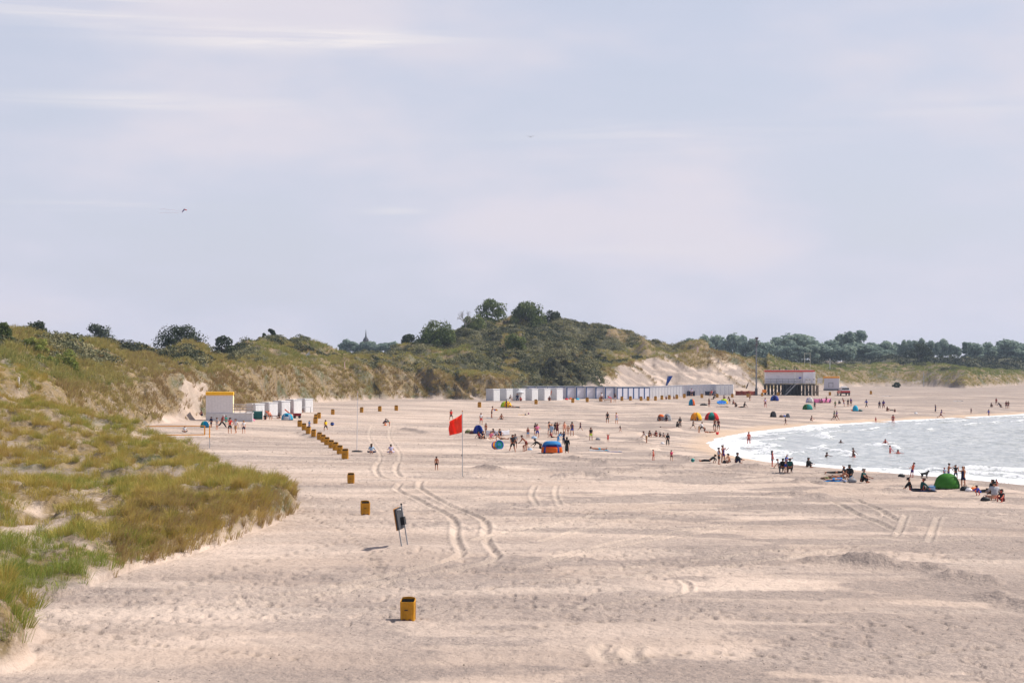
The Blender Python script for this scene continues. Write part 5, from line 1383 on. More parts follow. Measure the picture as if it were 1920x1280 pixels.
def prop_mesh(kind, s, c, c2):
    parts = []
    if kind == 'bag':
        mb = MB(); n_ = 10
        vs = []
        for k, (rx, ry, z) in enumerate(((.30, .17, 0), (.34, .20, .08), (.30, .15, .20), (.20, .07, .27), (.12, .02, .30))):
            for i in range(n_): a = 2 * math.pi * i / n_; vs.append((rx * math.cos(a) * (1 + .08 * math.sin(3 * a + k)), ry * math.sin(a), z))
        fs = [(k * n_ + i, k * n_ + (i + 1) % n_, (k + 1) * n_ + (i + 1) % n_, (k + 1) * n_ + i) for k in range(4) for i in range(n_)] + [tuple(reversed(range(n_))), tuple(range(4 * n_, 5 * n_))]
        mb.add(vs, fs); parts.append(('body', mb, c)); parts.append(('handle', MB().path([(.12 * math.cos(R(a)), 0, .27 + .14 * math.sin(R(a))) for a in range(0, 181, 30)], .014, 5), c2))
    elif kind == 'towel':
        parts.append(('cloth', MB().grid([[(1.0 * u, .42 * v, .03 + .02 * math.sin(u * 7 + v * 3)) for v in np.linspace(-1, 1, 6)] for u in np.linspace(-1, 1, 12)], thick=.02), c))
        parts.append(('stripe', MB().grid([[(.7 + .12 * u, .42 * v, .065 + .02 * math.sin((.7 + .12 * u) * 7 + v * 3)) for v in np.linspace(-1, 1, 6)] for u in (-1, 0, 1)], thick=.01), c2))
    elif kind == 'bucket':
        parts.append(('pail', shell([[(r * math.cos(R(a)), r * math.sin(R(a)), z) for a in range(0, 360, 24)] for r, z in ((.16, 0), (.24, .36), (.26, .37), (.22, .34), (.15, .05))]), c))
        parts.append(('handle', MB().path([(.24 * math.cos(R(a)), 0, .36 + .2 * math.sin(R(a))) for a in range(0, 181, 30)], .012, 5), c2))
    elif kind == 'cooler':
        parts.append(('box', MB().box((0, 0, .2), (.55, .36, .4)), c)); parts.append(('lid', MB().box((0, 0, .43), (.58, .39, .07)), c2)); parts.append(('handle', MB().path([(-.2, 0, .46), (-.2, 0, .56), (.2, 0, .56), (.2, 0, .46)], .015, 5), c2))
    elif kind == 'chair':
        f = MB()
        for sx in (-.27, .27): f.path([(sx, -.3, 0), (sx, .12, .42)], .018, 5).path([(sx, .3, 0), (sx, -.25, .40), ], .018, 5).path([(sx, .12, .38), (sx, .42, .95)], .018, 5)
        parts.append(('frame', f, (.25, .25, .27))); parts.append(('seat', MB().grid([[(x, y, .40 - .05 * math.sin((y + .28) * 5)) for y in (-.28, -.1, .05, .16)] for x in (-.27, 0, .27)], thick=.02), c)); parts.append(('backrest', MB().grid([[(x, .15 + .27 * u, .42 + .52 * u) for u in (0, .3, .7, 1)] for x in (-.27, 0, .27)], thick=.02), c2))
    elif kind == 'ball':
        parts.append(('body', MB().lathe([(.001, 0), (.13, .04), (.2, .15), (.2, .25), (.13, .36), (.001, .4)], n=12), c)); parts.append(('band', MB().lathe([(.195, .14), (.212, .2), (.195, .26)], n=12), c2))
    elif kind == 'parasol':
        parts.append(('pole', MB().tube((0, 0, -.2), (.25, 0, 2.1), .025, .025, 6), (.6, .6, .6))); parts.append(('canopy', MB().lathe([(1.0, 1.62), (.8, 1.86), (.45, 2.08), (.05, 2.2), (.45, 2.05), (.8, 1.83), (.99, 1.6)], (.2, 0, 0), 12), c)); parts.append(('tip', MB().tube((.25, 0, 2.1), (.26, 0, 2.32), .03, .01, 6), c2))
    elif kind == 'furled':
        parts.append(('pole', MB().tube((0, 0, -.1), (.9, .1, 2.4), .02, .02, 6), (.6, .5, .4))); parts.append(('canopy', MB().tube((.35, .04, .95), (.6, .07, 1.6), .10, .14, 8).tube((.6, .07, 1.6), (.85, .1, 2.3), .14, .02, 8), c)); parts.append(('strap', MB().tube((.45, .05, 1.2), (.47, .05, 1.27), .14, .14, 8), c2))
    elif kind == 'cart':
        parts.append(('body', MB().box((0, 0, .45), (.9, .5, .35), taper=1.15), c))
        for sx in (-.3, .3):
            for sy in (-.27, .27): parts.append(('wheel', MB().tube((sx, sy - .04, .16), (sx, sy + .04, .16), .16, .16, 12), (.02, .02, .02)))
        parts.append(('handle', MB().path([(.42, 0, .5), (.8, 0, .95), (.8, .18, .97), (.8, -.18, .97)], .02, 5), c2))
    elif kind == 'trestle':
        parts.append(('top', MB().box((0, 0, .72), (1.2, .6, .05)), c))
        for sx in (-.5, .5): parts.append(('leg', MB().path([(sx, -.25, 0), (sx, 0, .7), (sx, .25, 0)], .025, 5), c2))
    elif kind == 'lounger':
        f = MB()
        for sy in (-.3, .3): f.path([(-.9, sy, .3), (.3, sy, .3), (.95, sy, .85)], .025, 5)
        for sx in (-.7, .25): f.path([(sx, -.3, .3), (sx, -.3, 0)], .025, 5).path([(sx, .3, .3), (sx, .3, 0)], .025, 5)
        parts.append(('frame', f, c2)); parts.append(('seat', MB().grid([[(x, y, .32) for y in (-.28, 0, .28)] for x in (-.9, -.3, .3)], thick=.03), c)); parts.append(('backrest', MB().grid([[(.3 + .65 * u, y, .32 + .55 * u) for y in (-.28, 0, .28)] for u in (0, .5, 1)], thick=.03), c))
    elif kind == 'driftwood':
        mb = MB().tube((-.8, 0, .1), (-.1, .05, .16), .10, .13, 7).tube((-.1, .05, .16), (.8, 0, .12), .13, .05, 7).tube((-.2, .05, .18), (.25, -.1, .42), .05, .02, 5)
        parts.append(('wood', mb, c)); parts.append(('weed', MB().lathe([(.05, 0), (.3, .05), (.22, .2), (.03, .26)], (-.35, 0, 0), 9), c2))
    elif kind == 'board':
        P = [[(.95 * u, .26 * math.sqrt(max(0, 1 - u * u)) * v, .08 + .05 * u * u) for v in (-1, -.5, 0, .5, 1)] for u in np.linspace(-1, 1, 14)]
        parts.append(('deck', MB().grid(P, thick=.05), c)); parts.append(('fin', MB().prism([(-.9, .12), (-.72, .12), (-.86, .3)], -.01, .01), c2))
    return parts
def prop(kind, px, py, label, c, c2=None, yaw=0, s=1.0, name=None, cat=None, group=None, dz=0):
    if kind == 'bag': s = min(s, 1.0 + (s - 1) * .45) * .95
    p = ground(px, py); p.z += dz
    nm = {'bag': 'beach_bag', 'ball': 'beach_ball', 'chair': 'beach_chair', 'cart': 'beach_cart', 'trestle': 'folding_table', 'board': 'surfboard', 'furled': 'furled_parasol', 'cooler': 'cool_box', 'lounger': 'deck_chair'}.get(kind, kind)
    t = empty(name or nm, p, R(yaw), label, cat or nm.replace('_', ' '), group, s)
    for pn, mb, col in prop_mesh(kind, s, C[c], C[c2 or c]):
        mb.build(pn, cloth(col) if pn in ('cloth', 'canopy', 'seat', 'backrest') else pmat(col if isinstance(col, tuple) else C[col], .6, .1), t, kind in ('bag', 'ball', 'parasol'))
    return t
prop('bag', 474, 789, 'pink bag at the foot of the kiosk terrace', 'pink', 'hot', 0, 1.3)
prop('bag', 669, 847, 'dark red and black bag lying at the foot of the bare pole', 'black', 'dred', 0, 2.2).scale = (1.9, 1.3, 0.6)
prop('cart', 557, 784, 'red and black beach cart right of the turquoise tent', 'dred', 'black', 10, 1.4)
prop('trestle', 575, 773, 'white folding table at the right end of the left huts', 'white', 'grey', 10, 1.4)
prop('lounger', 512, 784, 'orange brown wooden deck chair left of the turquoise tent', 'rust', 'brown', 160, 1.4)
prop('lounger', 548, 780, 'orange wooden deck chair behind the turquoise tent', 'orange', 'rust', 200, 1.4)
prop('ball', 623, 798, 'dark blue bundle lying right of the yellow clad runner', 'navy', 'blue', 0, 1.5, 'bundle', 'bundle')
prop('bag', 722, 797.5, 'orange sand toy between the crouching adult and child', 'orange', 'yellow', 0, .8, 'sand_toy', 'sand toy')
prop('bag', 878, 812, 'olive green bags heaped left of the dark blue tent', 'olive', 'green', 0, 2.6)
prop('bag', 886, 813, 'maroon bag heap before the dark blue tent', 'maroon', 'black', 0, 2.4)
prop('towel', 916, 783.5, 'small grey blue towel by the kite flyer', 'ltblue', 'grey', 0, .8)
prop('bag', 993, 844, 'white and blue bag beside the boy in red shorts', 'ltblue', 'white', 0, 1.0)
prop('bag', 1001, 822, 'light blue bag left of the crouching dark figure', 'ltblue', 'navy', 0, 1.5)
prop('towel', 980, 777.5, 'yellow toy cloth on the open sand', 'yellow', 'orange', 0, .9)
prop('ball', 985, 778, 'small dark ball by the yellow cloth', 'char', 'grey', 0, .7)
prop('ball', 991, 776.5, 'small purple ball right of the yellow cloth', 'purple', 'red', 0, .8)
prop('parasol', 973, 751, 'white parasol before the middle white huts', 'white', 'grey', 0, 1.15)
prop('chair', 954, 751.5, 'dark folding chair before the middle white huts', 'maroon', 'brown', -60, 1.3)
prop('furled', 1028, 750, 'furled parasol with orange red canopy leaning by the middle huts', 'peach', 'red', 0, 1.25)
prop('bag', 990, 750.5, 'small dark bag on the doorstep of the middle huts', 'char', 'black', 0, .9)
prop('bag', 1062, 749.5, 'red bundle at the foot of the blue framed huts', 'red', 'dred', 0, 2.0, 'bundle', 'bundle')
prop('bag', 1070, 748.5, 'orange bundle behind the red one by the blue framed huts', 'orange', 'red', 0, 2.0, 'bundle', 'bundle')
prop('bag', 1083, 749.5, 'turquoise bundle at the foot of the blue framed huts', 'turq', 'cyan', 0, 2.0, 'bundle', 'bundle')
prop('lounger', 1137, 753, 'orange brown deck chair by a yellow bin, long hut row', 'rust', 'brown', 180, 1.5)
prop('bag', 1121, 824.5, 'grey bag on the sand right of the man in lime shorts', 'grey', 'lgrey', 0, 1.2)
prop('board', 1251, 803, 'dark surfboard lying below the open pair of shelters', 'maroon', 'black', 0, 1.35)
prop('bucket', 1345, 814.5, 'red bucket on the sand right of the crouching figure in black', 'red', 'dred', 0, 1.2)
prop('bag', 1242, 832, 'small white bag left of the wetsuit wearer', 'white', 'lgrey', 0, .9)
prop('towel', 1124, 845, 'white towel spread under the sunbather, centre sand', 'ltblue', 'turq', 0, 1.2)
prop('towel', 1152, 847, 'blue towel right of the sunbather, centre sand', 'blue', 'ltblue', 0, .9)
prop('ball', 1299, 866, 'teal ball on the sand near the bay tip', 'teal', 'navy', 0, 1.0)
prop('bag', 1360, 868, 'black bag between standing and seated people at the bay tip', 'black', 'char', 0, 1.1)
prop('bag', 1319, 760, 'dark bags in a low heap right of the small turquoise tent', 'black', 'maroon', 0, 2.3).scale = (2.8, 1.6, 1.5)
prop('towel', 1354, 762.5, 'dark mat on the sand before the blue inflatable', 'char', 'navy', 0, 1.5)
prop('furled', 1396, 737, 'dark furled parasol behind the brick red windbreak', 'char', 'black', 0, 1.5)
prop('bag', 1613, 771, 'dark teal bag right of the round cyan tent', 'dgreen', 'char', 0, 2.2)
prop('bag', 1599, 770, 'orange bag left of the round cyan tent', 'orange', 'rust', 0, 1.6)
prop('bag', 1465, 782, 'brown bag heap between the two grey tents', 'brown', 'maroon', 0, 2.2)
prop('bag', 1470, 781.5, 'blue bag left of the tiny grey tent', 'blue', 'navy', 0, 1.8)
prop('bag', 1717, 775.5, 'white topped dark bag near the far shore', 'white', 'black', 0, 1.5)
prop('towel', 1662, 743, 'white cloth lying far off, right of the last yellow bin', 'white', 'lgrey', 0, 1.4)
prop('towel', 1797, 752, 'white cloth far off on the right sand', 'white', 'lgrey', 0, 1.4)
prop('driftwood', 1557, 899, 'dark weedy driftwood left of the sunbathing group', 'brown', 'olive', 10, 1.1)
prop('bag', 1690, 894, 'dark seaweed heap at the water edge left of the leaning woman', 'black', 'olive', 0, 1.1, 'seaweed_heap', 'seaweed')
prop('bag', 1737, 920, 'black bag right of the seated pair, left of the cool box', 'black', 'char', 0, 1.3)
prop('cooler', 1747, 920.5, 'light blue cool box left of the green dome tent', 'ltblue', 'sky', 10, .85)
prop('bag', 1809, 919.5, 'black bags right of the green dome tent', 'black', 'char', 0, 1.7)
prop('bag', 1816, 920.5, 'small white bag right of the black bags by the green tent', 'white', 'lgrey', 0, .9)
prop('bag', 1826, 920, 'orange yellow bag right of the green dome tent', 'orange', 'yellow', 0, 1.2)
prop('bag', 1847, 939, 'black bag left of the grey towel wearer at the right edge', 'black', 'navy', 0, 1.3)
prop('chair', 1467, 885, 'dark beach chair left of the man in blue', 'black', 'char', 180, 1.0)
prop('chair', 1481, 886, 'dark beach chair right of the man in blue', 'black', 'char', 175, 1.0)
prop('bag', 1597, 904, 'grey and blue bag between lying and crouching sunbathers', 'grey', 'sky', 0, 1.7)
prop('towel', 1563, 902, 'bright blue towel under the sunbathers on the shore', 'sky', 'blue', 5, 1.1)
prop('chair', 1856, 933, 'dark low beach chair left of the grey towel wearer', 'char', 'brown', 150, .8)
prop('towel', 1724, 921, 'dark blue blanket under the seated pair left of the cool box', 'navy', 'black', 0, 1.3)

# ---- kite, with two tails, far over the dune
d = 330; s = d / F
t = empty('kite', ((346 - CX) * s, d, HC - (394 - HY) * s), 0, 'small purple and red kite with two pale tails high over the dunes', 'kite')
w = 5 * s
MB().grid([[(-w * .9 * u, .1 * u, -w * 0.9 * u + v * .25) for v in (0, 1)] for u in (0, .5, 1)], thick=.02).build('left_panel', pmat(srgb(120, 30, 140), .6), t)
MB().prism([(-.9 * w, -.9 * w), (-.25 * w, .5 * w), (.1 * w, .1 * w)], -.02, .02).build('sail', pmat(srgb(60, 35, 95), .6), t)
MB().prism([(-.25 * w, .5 * w), (.85 * w, .2 * w), (.75 * w, -.2 * w), (.1 * w, .1 * w)], .03, .06).build('right_panel', pmat(srgb(240, 80, 35), .6), t)
for z0, z1 in ((-.3, .45), (-.9, -1.1)):
    MB().grid([[(-w * .6 - i * 44 * s / 20, .1 * math.sin(i), (z0 + (z1 - z0) * i / 20) * w + .06 * math.sin(i * .9) + v * .03) for v in (0, 1)] for i in range(21)], thick=.01).build('tail', cloth((.92, .78, .82)), t)
d = 260; s = d / F
t = empty('gull', ((995 - CX) * s, d, HC - (257 - HY) * s), 0, 'tiny dark gull gliding alone high in the sky', 'bird')
MB().lathe([(.01, -.2), (.06, -.08), (.07, .05), (.03, .2), (0, .24)], n=8).build('body', GREY, t).rotation_euler = (R(90), 0, 0)
for sx in (-1, 1): MB().grid([[(sx * .45 * u, .1 * v - .1 * u * u, .12 * math.sin(u * 2)) for v in (-1, 0, 1)] for u in (0.08, .5, 1)], thick=.01).build('wing', GREY, t)

# ---- black dog at the water
def dog(px, py, label, col, yaw, s=1.0):
    p = ground(px, py); t = empty('dog', p, R(yaw), label, 'dog', None, s)
    V_ = [(0, .30, .50), (0, .12, .50), (0, -.12, .50), (0, -.30, .54), (0, -.42, .66), (0, -.50, .72), (0, -.64, .69)]
    r_ = [.11, .115, .13, .13, .075, .08, .04]
    E_ = [(i, i + 1) for i in range(6)]
    def chain(root, pts, rs):
        pr = root
        for q, r in zip(pts, rs): V_.append(q); r_.append(r); E_.append((pr, len(V_) - 1)); pr = len(V_) - 1
    for sx in (-.09, .09):
        chain(0, [(sx, .26, .40), (sx, .20, .28), (sx, .34, .17), (sx, .32, .04), (sx, .25, .025)], [.08, .06, .03, .028, .03])
        chain(3, [(sx, -.30, .40), (sx, -.27, .24), (sx, -.30, .05), (sx, -.35, .025)], [.06, .04, .03, .03])
        chain(5, [(sx * .7, -.47, .81), (sx * .8, -.46, .86)], [.03, .012])
    chain(0, [(0, .44, .55), (0, .60, .66), (0, .70, .78)], [.035, .022, .012])
    me = skin_mesh('body', V_, E_, r_, 2); me.materials.append(pmat(col, .8))
    link_mesh('body', me, t)
# ------------------------------------------------------------------ people: one skinned body per pose, clothes over it
def skin_mesh(name, V_, E_, r_, root=0, sub=1):
    me = bpy.data.meshes.new(name); me.from_pydata([tuple(v) for v in V_], E_, []); o = bpy.data.objects.new('tmp', me); COL.objects.link(o)
    o.modifiers.new('s', 'SKIN')
    if not me.skin_vertices:
        bpy.context.view_layer.objects.active = o
        bm = bmesh.new(); bm.from_mesh(me); bm.verts.layers.skin.verify(); bm.to_mesh(me); bm.free()
    for i, sv in enumerate(me.skin_vertices[0].data):
        r = r_[i]; sv.radius = (r, r) if not isinstance(r, tuple) else r; sv.use_root = (i == root)
    if sub: m = o.modifiers.new('u', 'SUBSURF'); m.levels = sub; m.render_levels = sub
    dg = bpy.context.evaluated_depsgraph_get(); dg.update()
    out = bpy.data.meshes.new_from_object(o.evaluated_get(dg)); out.name = name
    bpy.data.objects.remove(o); bpy.data.meshes.remove(me)
    out.polygons.foreach_set('use_smooth', [True] * len(out.polygons))
    return out
def sgn(a): return -1 if a < 0 else 1
POSE = {}
def pose(name, hip=.93, lean=0, th=(3, -3), kn=(3, 3), ab=6, sh=(4, 4), so=10, el=(12, 12), head=0, side=0, curl=0):
    POSE[name] = dict(hip=hip, lean=lean, th=th, kn=kn, ab=ab, sh=sh, so=so, el=el, head=head, side=side, curl=curl)
pose('stand'); pose('stand2', th=(8, -5), kn=(12, 2), sh=(-6, 10), so=14, el=(20, 35))
pose('hips', th=(2, -2), so=42, sh=(-12, -12), el=(75, 75), ab=8)
pose('phone', lean=4, head=-25, sh=(45, 40), el=(80, 85), so=6)
pose('walk', th=(28, -18), kn=(6, 32), sh=(-22, 24), el=(12, 28), lean=5)
pose('stride', th=(38, -26), kn=(8, 40), sh=(-34, 36), el=(30, 45), lean=10)
pose('run', th=(45, -20), kn=(40, 60), sh=(-40, 40), el=(80, 80), lean=15)
pose('bend', lean=68, th=(10, 4), kn=(14, 8), sh=(20, 30), el=(8, 12), head=10)
pose('stoop', lean=38, th=(6, -2), kn=(10, 6), sh=(30, 22), el=(15, 20), head=12)
pose('lean_back', lean=-14, th=(4, 14), kn=(4, 8), sh=(25, 10), el=(85, 70))
pose('arms_up', sh=(150, 120), so=25, el=(10, 20), th=(12, -8), kn=(10, 10))
pose('photo', sh=(95, 88), el=(70, 75), so=14)
pose('reach', sh=(70, 60), el=(20, 30), lean=8)
pose('sit', hip=.11, lean=10, th=(142, 136), kn=(133, 124), ab=14, sh=(42, 40), el=(25, 25), so=16)
pose('sit_out', hip=.11, lean=-12, th=(88, 94), kn=(4, 16), ab=10, sh=(-38, -34), el=(4, 4), so=18)
pose('sit_cross', hip=.11, lean=14, th=(96, 96), kn=(150, 150), ab=48, sh=(36, 30), el=(45, 45), so=20)
pose('sit_wide', hip=.11, lean=-10, th=(90, 96), kn=(10, 30), ab=34, sh=(-30, -34), el=(6, 6), so=24)
pose('chair', hip=.47, lean=-14, th=(82, 86), kn=(80, 86), ab=9, sh=(28, 24), el=(55, 55), so=16)
pose('crouch', hip=.30, lean=38, th=(112, 104), kn=(138, 130), ab=16, sh=(52, 46), el=(22, 30), so=14, head=12)
pose('kneel', hip=.47, lean=52, th=(2, 6), kn=(88, 86), ab=10, sh=(24, 40), el=(8, 12), so=12)
pose('lie', hip=.11, lean=-84, th=(90, 86), kn=(2, 14), ab=7, sh=(84, 80), so=16, el=(4, 10))
pose('lie_elbow', hip=.11, lean=-52, th=(89, 100), kn=(4, 28), ab=8, sh=(-48, -40), so=14, el=(60, 60))
pose('prone', hip=.11, lean=84, th=(-88, -88), kn=(2, 6), ab=9, sh=(150, 140), so=25, el=(40, 50), head=30)
pose('wade', th=(10, -8), kn=(12, 10), sh=(24, 30), so=34, el=(20, 25)); pose('swim', lean=20, sh=(60, 70), so=30, el=(30, 30), th=(10, 0))
pose('hold_child', sh=(58, 62), el=(70, 70), so=10, lean=-4)

def skeleton(P):
    J = {}
    up = lambda a: Vector((0, -math.sin(R(a)), math.cos(R(a))))
    l = P['lean']; pel = Vector((0, 0, P['hip'])); t = up(l)
    J['pel'] = pel; J['spine'] = pel + t * .20; t2 = up(l + P['curl'] + (6 if l > 5 else 0)); J['chest'] = J['spine'] + t2 * .22; J['neck'] = J['chest'] + t2 * .15
    hd = up(l * .55 - P['head'] * .5); J['hb'] = J['neck'] + hd * .07; J['head'] = J['hb'] + hd * .085; J['top'] = J['head'] + hd * .085; J['hd'] = hd
    J['fw'] = Vector((0, -hd.z, hd.y)); J['fw'] = Vector((0, -abs(hd.z) if abs(hd.z) > .2 else J['fw'].y, J['fw'].z))
    J['tdir'] = t2
    for k, s in ((0, 1), (1, -1)):
        q = pel - t * .03 + Vector((s * .092, 0, 0)); J['hip%d' % k] = q
        th, kn, ab = P['th'][k], P['kn'][k], P['ab'] * s
        dv = lambda a, b: Vector((math.sin(R(b)), -math.sin(R(a)) * math.cos(R(b)), -math.cos(R(a)) * math.cos(R(b))))
        J['knee%d' % k] = q + dv(th, ab) * .43; c = dv(th - kn, ab * (.2 if P['kn'][k] < 60 else -.35)); J['ank%d' % k] = J['knee%d' % k] + c * .42
        if P['kn'][k] == 150: J['ank%d' % k] = Vector((-s * .10, pel.y - .24 - .05 * k, .075)); c = Vector((0, 0, -1))
        toe = Vector((0, -math.cos(R(th - kn)), math.sin(R(th - kn))))  # forward of the shin
        if P['hip'] > .6: toe = Vector((0, -1, -.05 if th > -10 else -.5)).normalized()
        J['heel%d' % k] = J['ank%d' % k] + c * .045 - toe * .04; J['ball%d' % k] = J['ank%d' % k] + c * .05 + toe * .13; J['toe%d' % k] = J['ball%d' % k] + toe * .06
        sp = J['chest'] + t2 * .07 + Vector((s * .175, 0, 0)); J['sho%d' % k] = sp
        sh, el, so_ = P['sh'][k], P['el'][k], P['so'] * s
        J['elb%d' % k] = sp + dv(sh, so_) * .28; f = dv(sh + el, so_ * (.5 if P['el'][k] < 60 else -.4)); J['wri%d' % k] = J['elb%d' % k] + f * .25; J['fdir%d' % k] = f
    return J
_body = {}
SKIN = objcol_mat('skin', .55, .3, .08); CLOTH = objcol_mat('clothing', .8, .15, .12, .12); HAIR = objcol_mat('hair', .6, .3, .2); EYE = pmat((.015, .012, .012), .3)
def body_mesh(pn):
    if pn in _body: return _body[pn]
    J = skeleton(POSE[pn]); V_ = []; E_ = []; r_ = []
    def add(p, r, par=None):
        V_.append(Vector(p)); r_.append(r); i = len(V_) - 1
        if par is not None: E_.append((par, i))
        return i
    pel = add(J['pel'], (.145, .115)); sp = add(J['spine'], (.125, .10), pel); ch = add(J['chest'], (.150, .115), sp); nk = add(J['neck'], .058, ch)
    hb = add(J['hb'], .062, nk); hd = add(J['head'], (.088, .098), hb); add(J['top'], (.06, .07), hd)
    add(J['head'] + J['fw'] * .105 - J['hd'] * .015, .016, hd)                      # nose
    for s in (-1, 1): add(J['head'] + Vector((s * .088, 0, 0)) - J['hd'] * .01, .016, hd)   # ears
    for k, s in ((0, 1), (1, -1)):
        h = add(J['hip%d' % k], .092, pel); kn = add(J['knee%d' % k], .058, add(J['hip%d' % k].lerp(J['knee%d' % k], .45), .078, h))
        an = add(J['ank%d' % k], .036, add(J['knee%d' % k].lerp(J['ank%d' % k], .35), .057, kn)); add(J['heel%d' % k], .032, an); add(J['toe%d' % k], .022, add(J['ball%d' % k], .034, an))
        sh = add(J['sho%d' % k], .062, ch); el = add(J['elb%d' % k], .040, add(J['sho%d' % k].lerp(J['elb%d' % k], .45), .048, sh))
        wr = add(J['wri%d' % k], .026, add(J['elb%d' % k].lerp(J['wri%d' % k], .4), .038, el))
        f = J['fdir%d' % k]; pm = add(J['wri%d' % k] + f * .055, (.036, .020), wr)
        lat = f.cross(Vector((1, 0, 0))); lat = lat.normalized() if lat.length > .1 else Vector((0, 1, 0)); inn = Vector((-s, 0, 0))
        for q, (o_, ln) in enumerate(((-.03, .062), (-.01, .075), (.01, .070), (.03, .055))):   # four fingers, curled a little
            b = J['wri%d' % k] + f * .095 + lat * o_; m_ = add(b, .0095, pm); m2 = add(b + f * ln * .55 + inn * .012, .0085, m_); add(b + f * ln + inn * .035, .007, m2)
        m_ = add(J['wri%d' % k] + f * .045 + lat * -.045 + inn * .012, .011, pm); add(J['wri%d' % k] + f * .085 + lat * -.062 + inn * .028, .009, m_)   # thumb
    me = skin_mesh('body', V_, E_, r_, 0)
    me.materials.clear(); me.materials.append(SKIN); me.materials.append(EYE)
    # eyes and mouth
    spots = [J['head'] + J['fw'] * .095 + Vector((s * .034, 0, 0)) + J['hd'] * .018 for s in (-1, 1)]
    for sp_ in spots:
        best = min(me.polygons, key=lambda p: (p.center - sp_).length); best.material_index = 1
    zs = np.empty(len(me.vertices) * 3, np.float32); me.vertices.foreach_get('co', zs); zmin = float(zs.reshape(-1, 3)[:, 2].min())
    _body[pn] = (me, zmin, J); return _body[pn]
_garm = {}
def garment(pn, kind):
    if (pn, kind) in _garm: return _garm[(pn, kind)]
    _, _, J = body_mesh(pn); V_ = []; E_ = []; r_ = []
    def add(p, r, par=None):
        V_.append(Vector(p)); r_.append(r); i = len(V_) - 1
        if par is not None: E_.append((par, i))
        return i
    L_ = lambda a, b, t: J[a].lerp(J[b], t)
    if kind in ('tshirt', 'longshirt', 'tank', 'swimsuit', 'hoodie'):
        g = {'tshirt': .022, 'longshirt': .022, 'tank': .016, 'swimsuit': .010, 'hoodie': .034}[kind]
        p = add(J['pel'] + (J['spine'] - J['pel']) * (.0 if kind != 'swimsuit' else -.1), (.150 + g, .118 + g)); s = add(J['spine'], (.128 + g * 1.3, .10 + g), p); c = add(J['chest'], (.152 + g, .117 + g), s); add(L_('chest', 'neck', .72), (.075 + g, .065 + g), c)
        if kind == 'swimsuit':
            for k in (0, 1): add(L_('hip%d' % k, 'knee%d' % k, .12), .098, p)
        if kind in ('tshirt', 'longshirt', 'hoodie'):
            for k in (0, 1):
                q = add(J['sho%d' % k], .064 + g, c); e = add(L_('sho%d' % k, 'elb%d' % k, .55), .055 + g, q)
                if kind != 'tshirt': w = add(J['elb%d' % k], .044 + g * .8, e); add(L_('elb%d' % k, 'wri%d' % k, .85), .032 + g * .7, w)
    elif kind in ('shorts', 'trousers', 'trunks', 'brief'):
        g = .016; p = add(J['pel'], (.152 + g, .120 + g)); add(L_('pel', 'spine', .40), (.138 + g, .108 + g), p)
        for k in (0, 1):
            h = add(J['hip%d' % k], .098 + g, p)
            if kind == 'brief': add(L_('hip%d' % k, 'knee%d' % k, .12), .098, h); continue
            m_ = add(L_('hip%d' % k, 'knee%d' % k, .5), .086 + g, h)
            e = .88 if kind == 'shorts' else (.62 if kind == 'trunks' else 1)
            q = add(L_('hip%d' % k, 'knee%d' % k, e), .070 + g, m_)
            if kind == 'trousers': z = add(L_('knee%d' % k, 'ank%d' % k, .4), .066 + g, q); add(L_('knee%d' % k, 'ank%d' % k, .93), .05 + g, z)
    elif kind in ('dress', 'robe', 'towelwrap'):
        low = {'dress': .75, 'robe': .95, 'towelwrap': .6}[kind]
        km = (J['knee0'] + J['knee1']) / 2; am = (J['ank0'] + J['ank1']) / 2; hm = (J['hip0'] + J['hip1']) / 2
        c = add(J['chest'], (.162, .13)); add(L_('chest', 'neck', .7), (.085, .075), c); s = add(J['spine'], (.145, .122), c); p = add(J['pel'], (.185, .155), s); k1 = add(hm.lerp(km, .9), (.215, .18), p)
        if kind == 'robe': add(km.lerp(am, .8), (.25, .20), k1)
        elif kind == 'towelwrap': pass
        if kind == 'robe' or kind == 'towelwrap':
            for k in (0, 1): q = add(J['sho%d' % k], .09, c); e = add(J['elb%d' % k], .08, q); add(L_('elb%d' % k, 'wri%d' % k, .8), .065, e)
    elif kind == 'bikini':
        c = add(L_('chest', 'spine', .12), (.166, .130)); add(L_('chest', 'spine', -.12), (.160, .128), c)
    elif kind in ('hair', 'hair_long', 'hood', 'bun'):
        b = J['head'] + J['hd'] * .022 - J['fw'] * .020
        h = add(b, (.098, .105)); add(b + J['hd'] * .072, (.040, .045), add(b + J['hd'] * .045, (.086, .090), h)); m_ = add(b - J['fw'] * .03 - J['hd'] * .06, (.075, .06), h)
        if kind == 'hair_long': q = add(J['neck'] - J['fw'] * .075, (.085, .05), m_); add(J['chest'] - J['fw'] * .125, (.08, .035), q)
        if kind == 'bun': add(b + J['hd'] * .10 - J['fw'] * .07, .05, h)
        if kind == 'hood': add(J['neck'], (.10, .09), m_)
    elif kind == 'cap':
        b = J['head'] + J['hd'] * .045; h = add(b, (.100, .106)); add(b + J['hd'] * .060, (.045, .05), h); q = add(b + J['fw'] * .10 - J['hd'] * .012, (.07, .016), h); add(b + J['fw'] * .17 - J['hd'] * .025, (.05, .012), q)
    me = skin_mesh(kind, V_, E_, r_, 0)
    me.materials.clear(); me.materials.append(HAIR if kind in ('hair', 'hair_long', 'bun') else CLOTH)
    _garm[(pn, kind)] = me; return me
SKC = {'p': srgb(225, 170, 140), 'l': srgb(205, 150, 120), 't': srgb(165, 105, 75), 'd': srgb(110, 65, 45), 'r': srgb(190, 85, 65)}
HRC = {'b': (.012, .010, .009), 'n': srgb(70, 45, 30), 'y': srgb(165, 120, 60), 'r': srgb(120, 55, 25), 'w': (.55, .53, .50), 'g': (.25, .24, .23)}
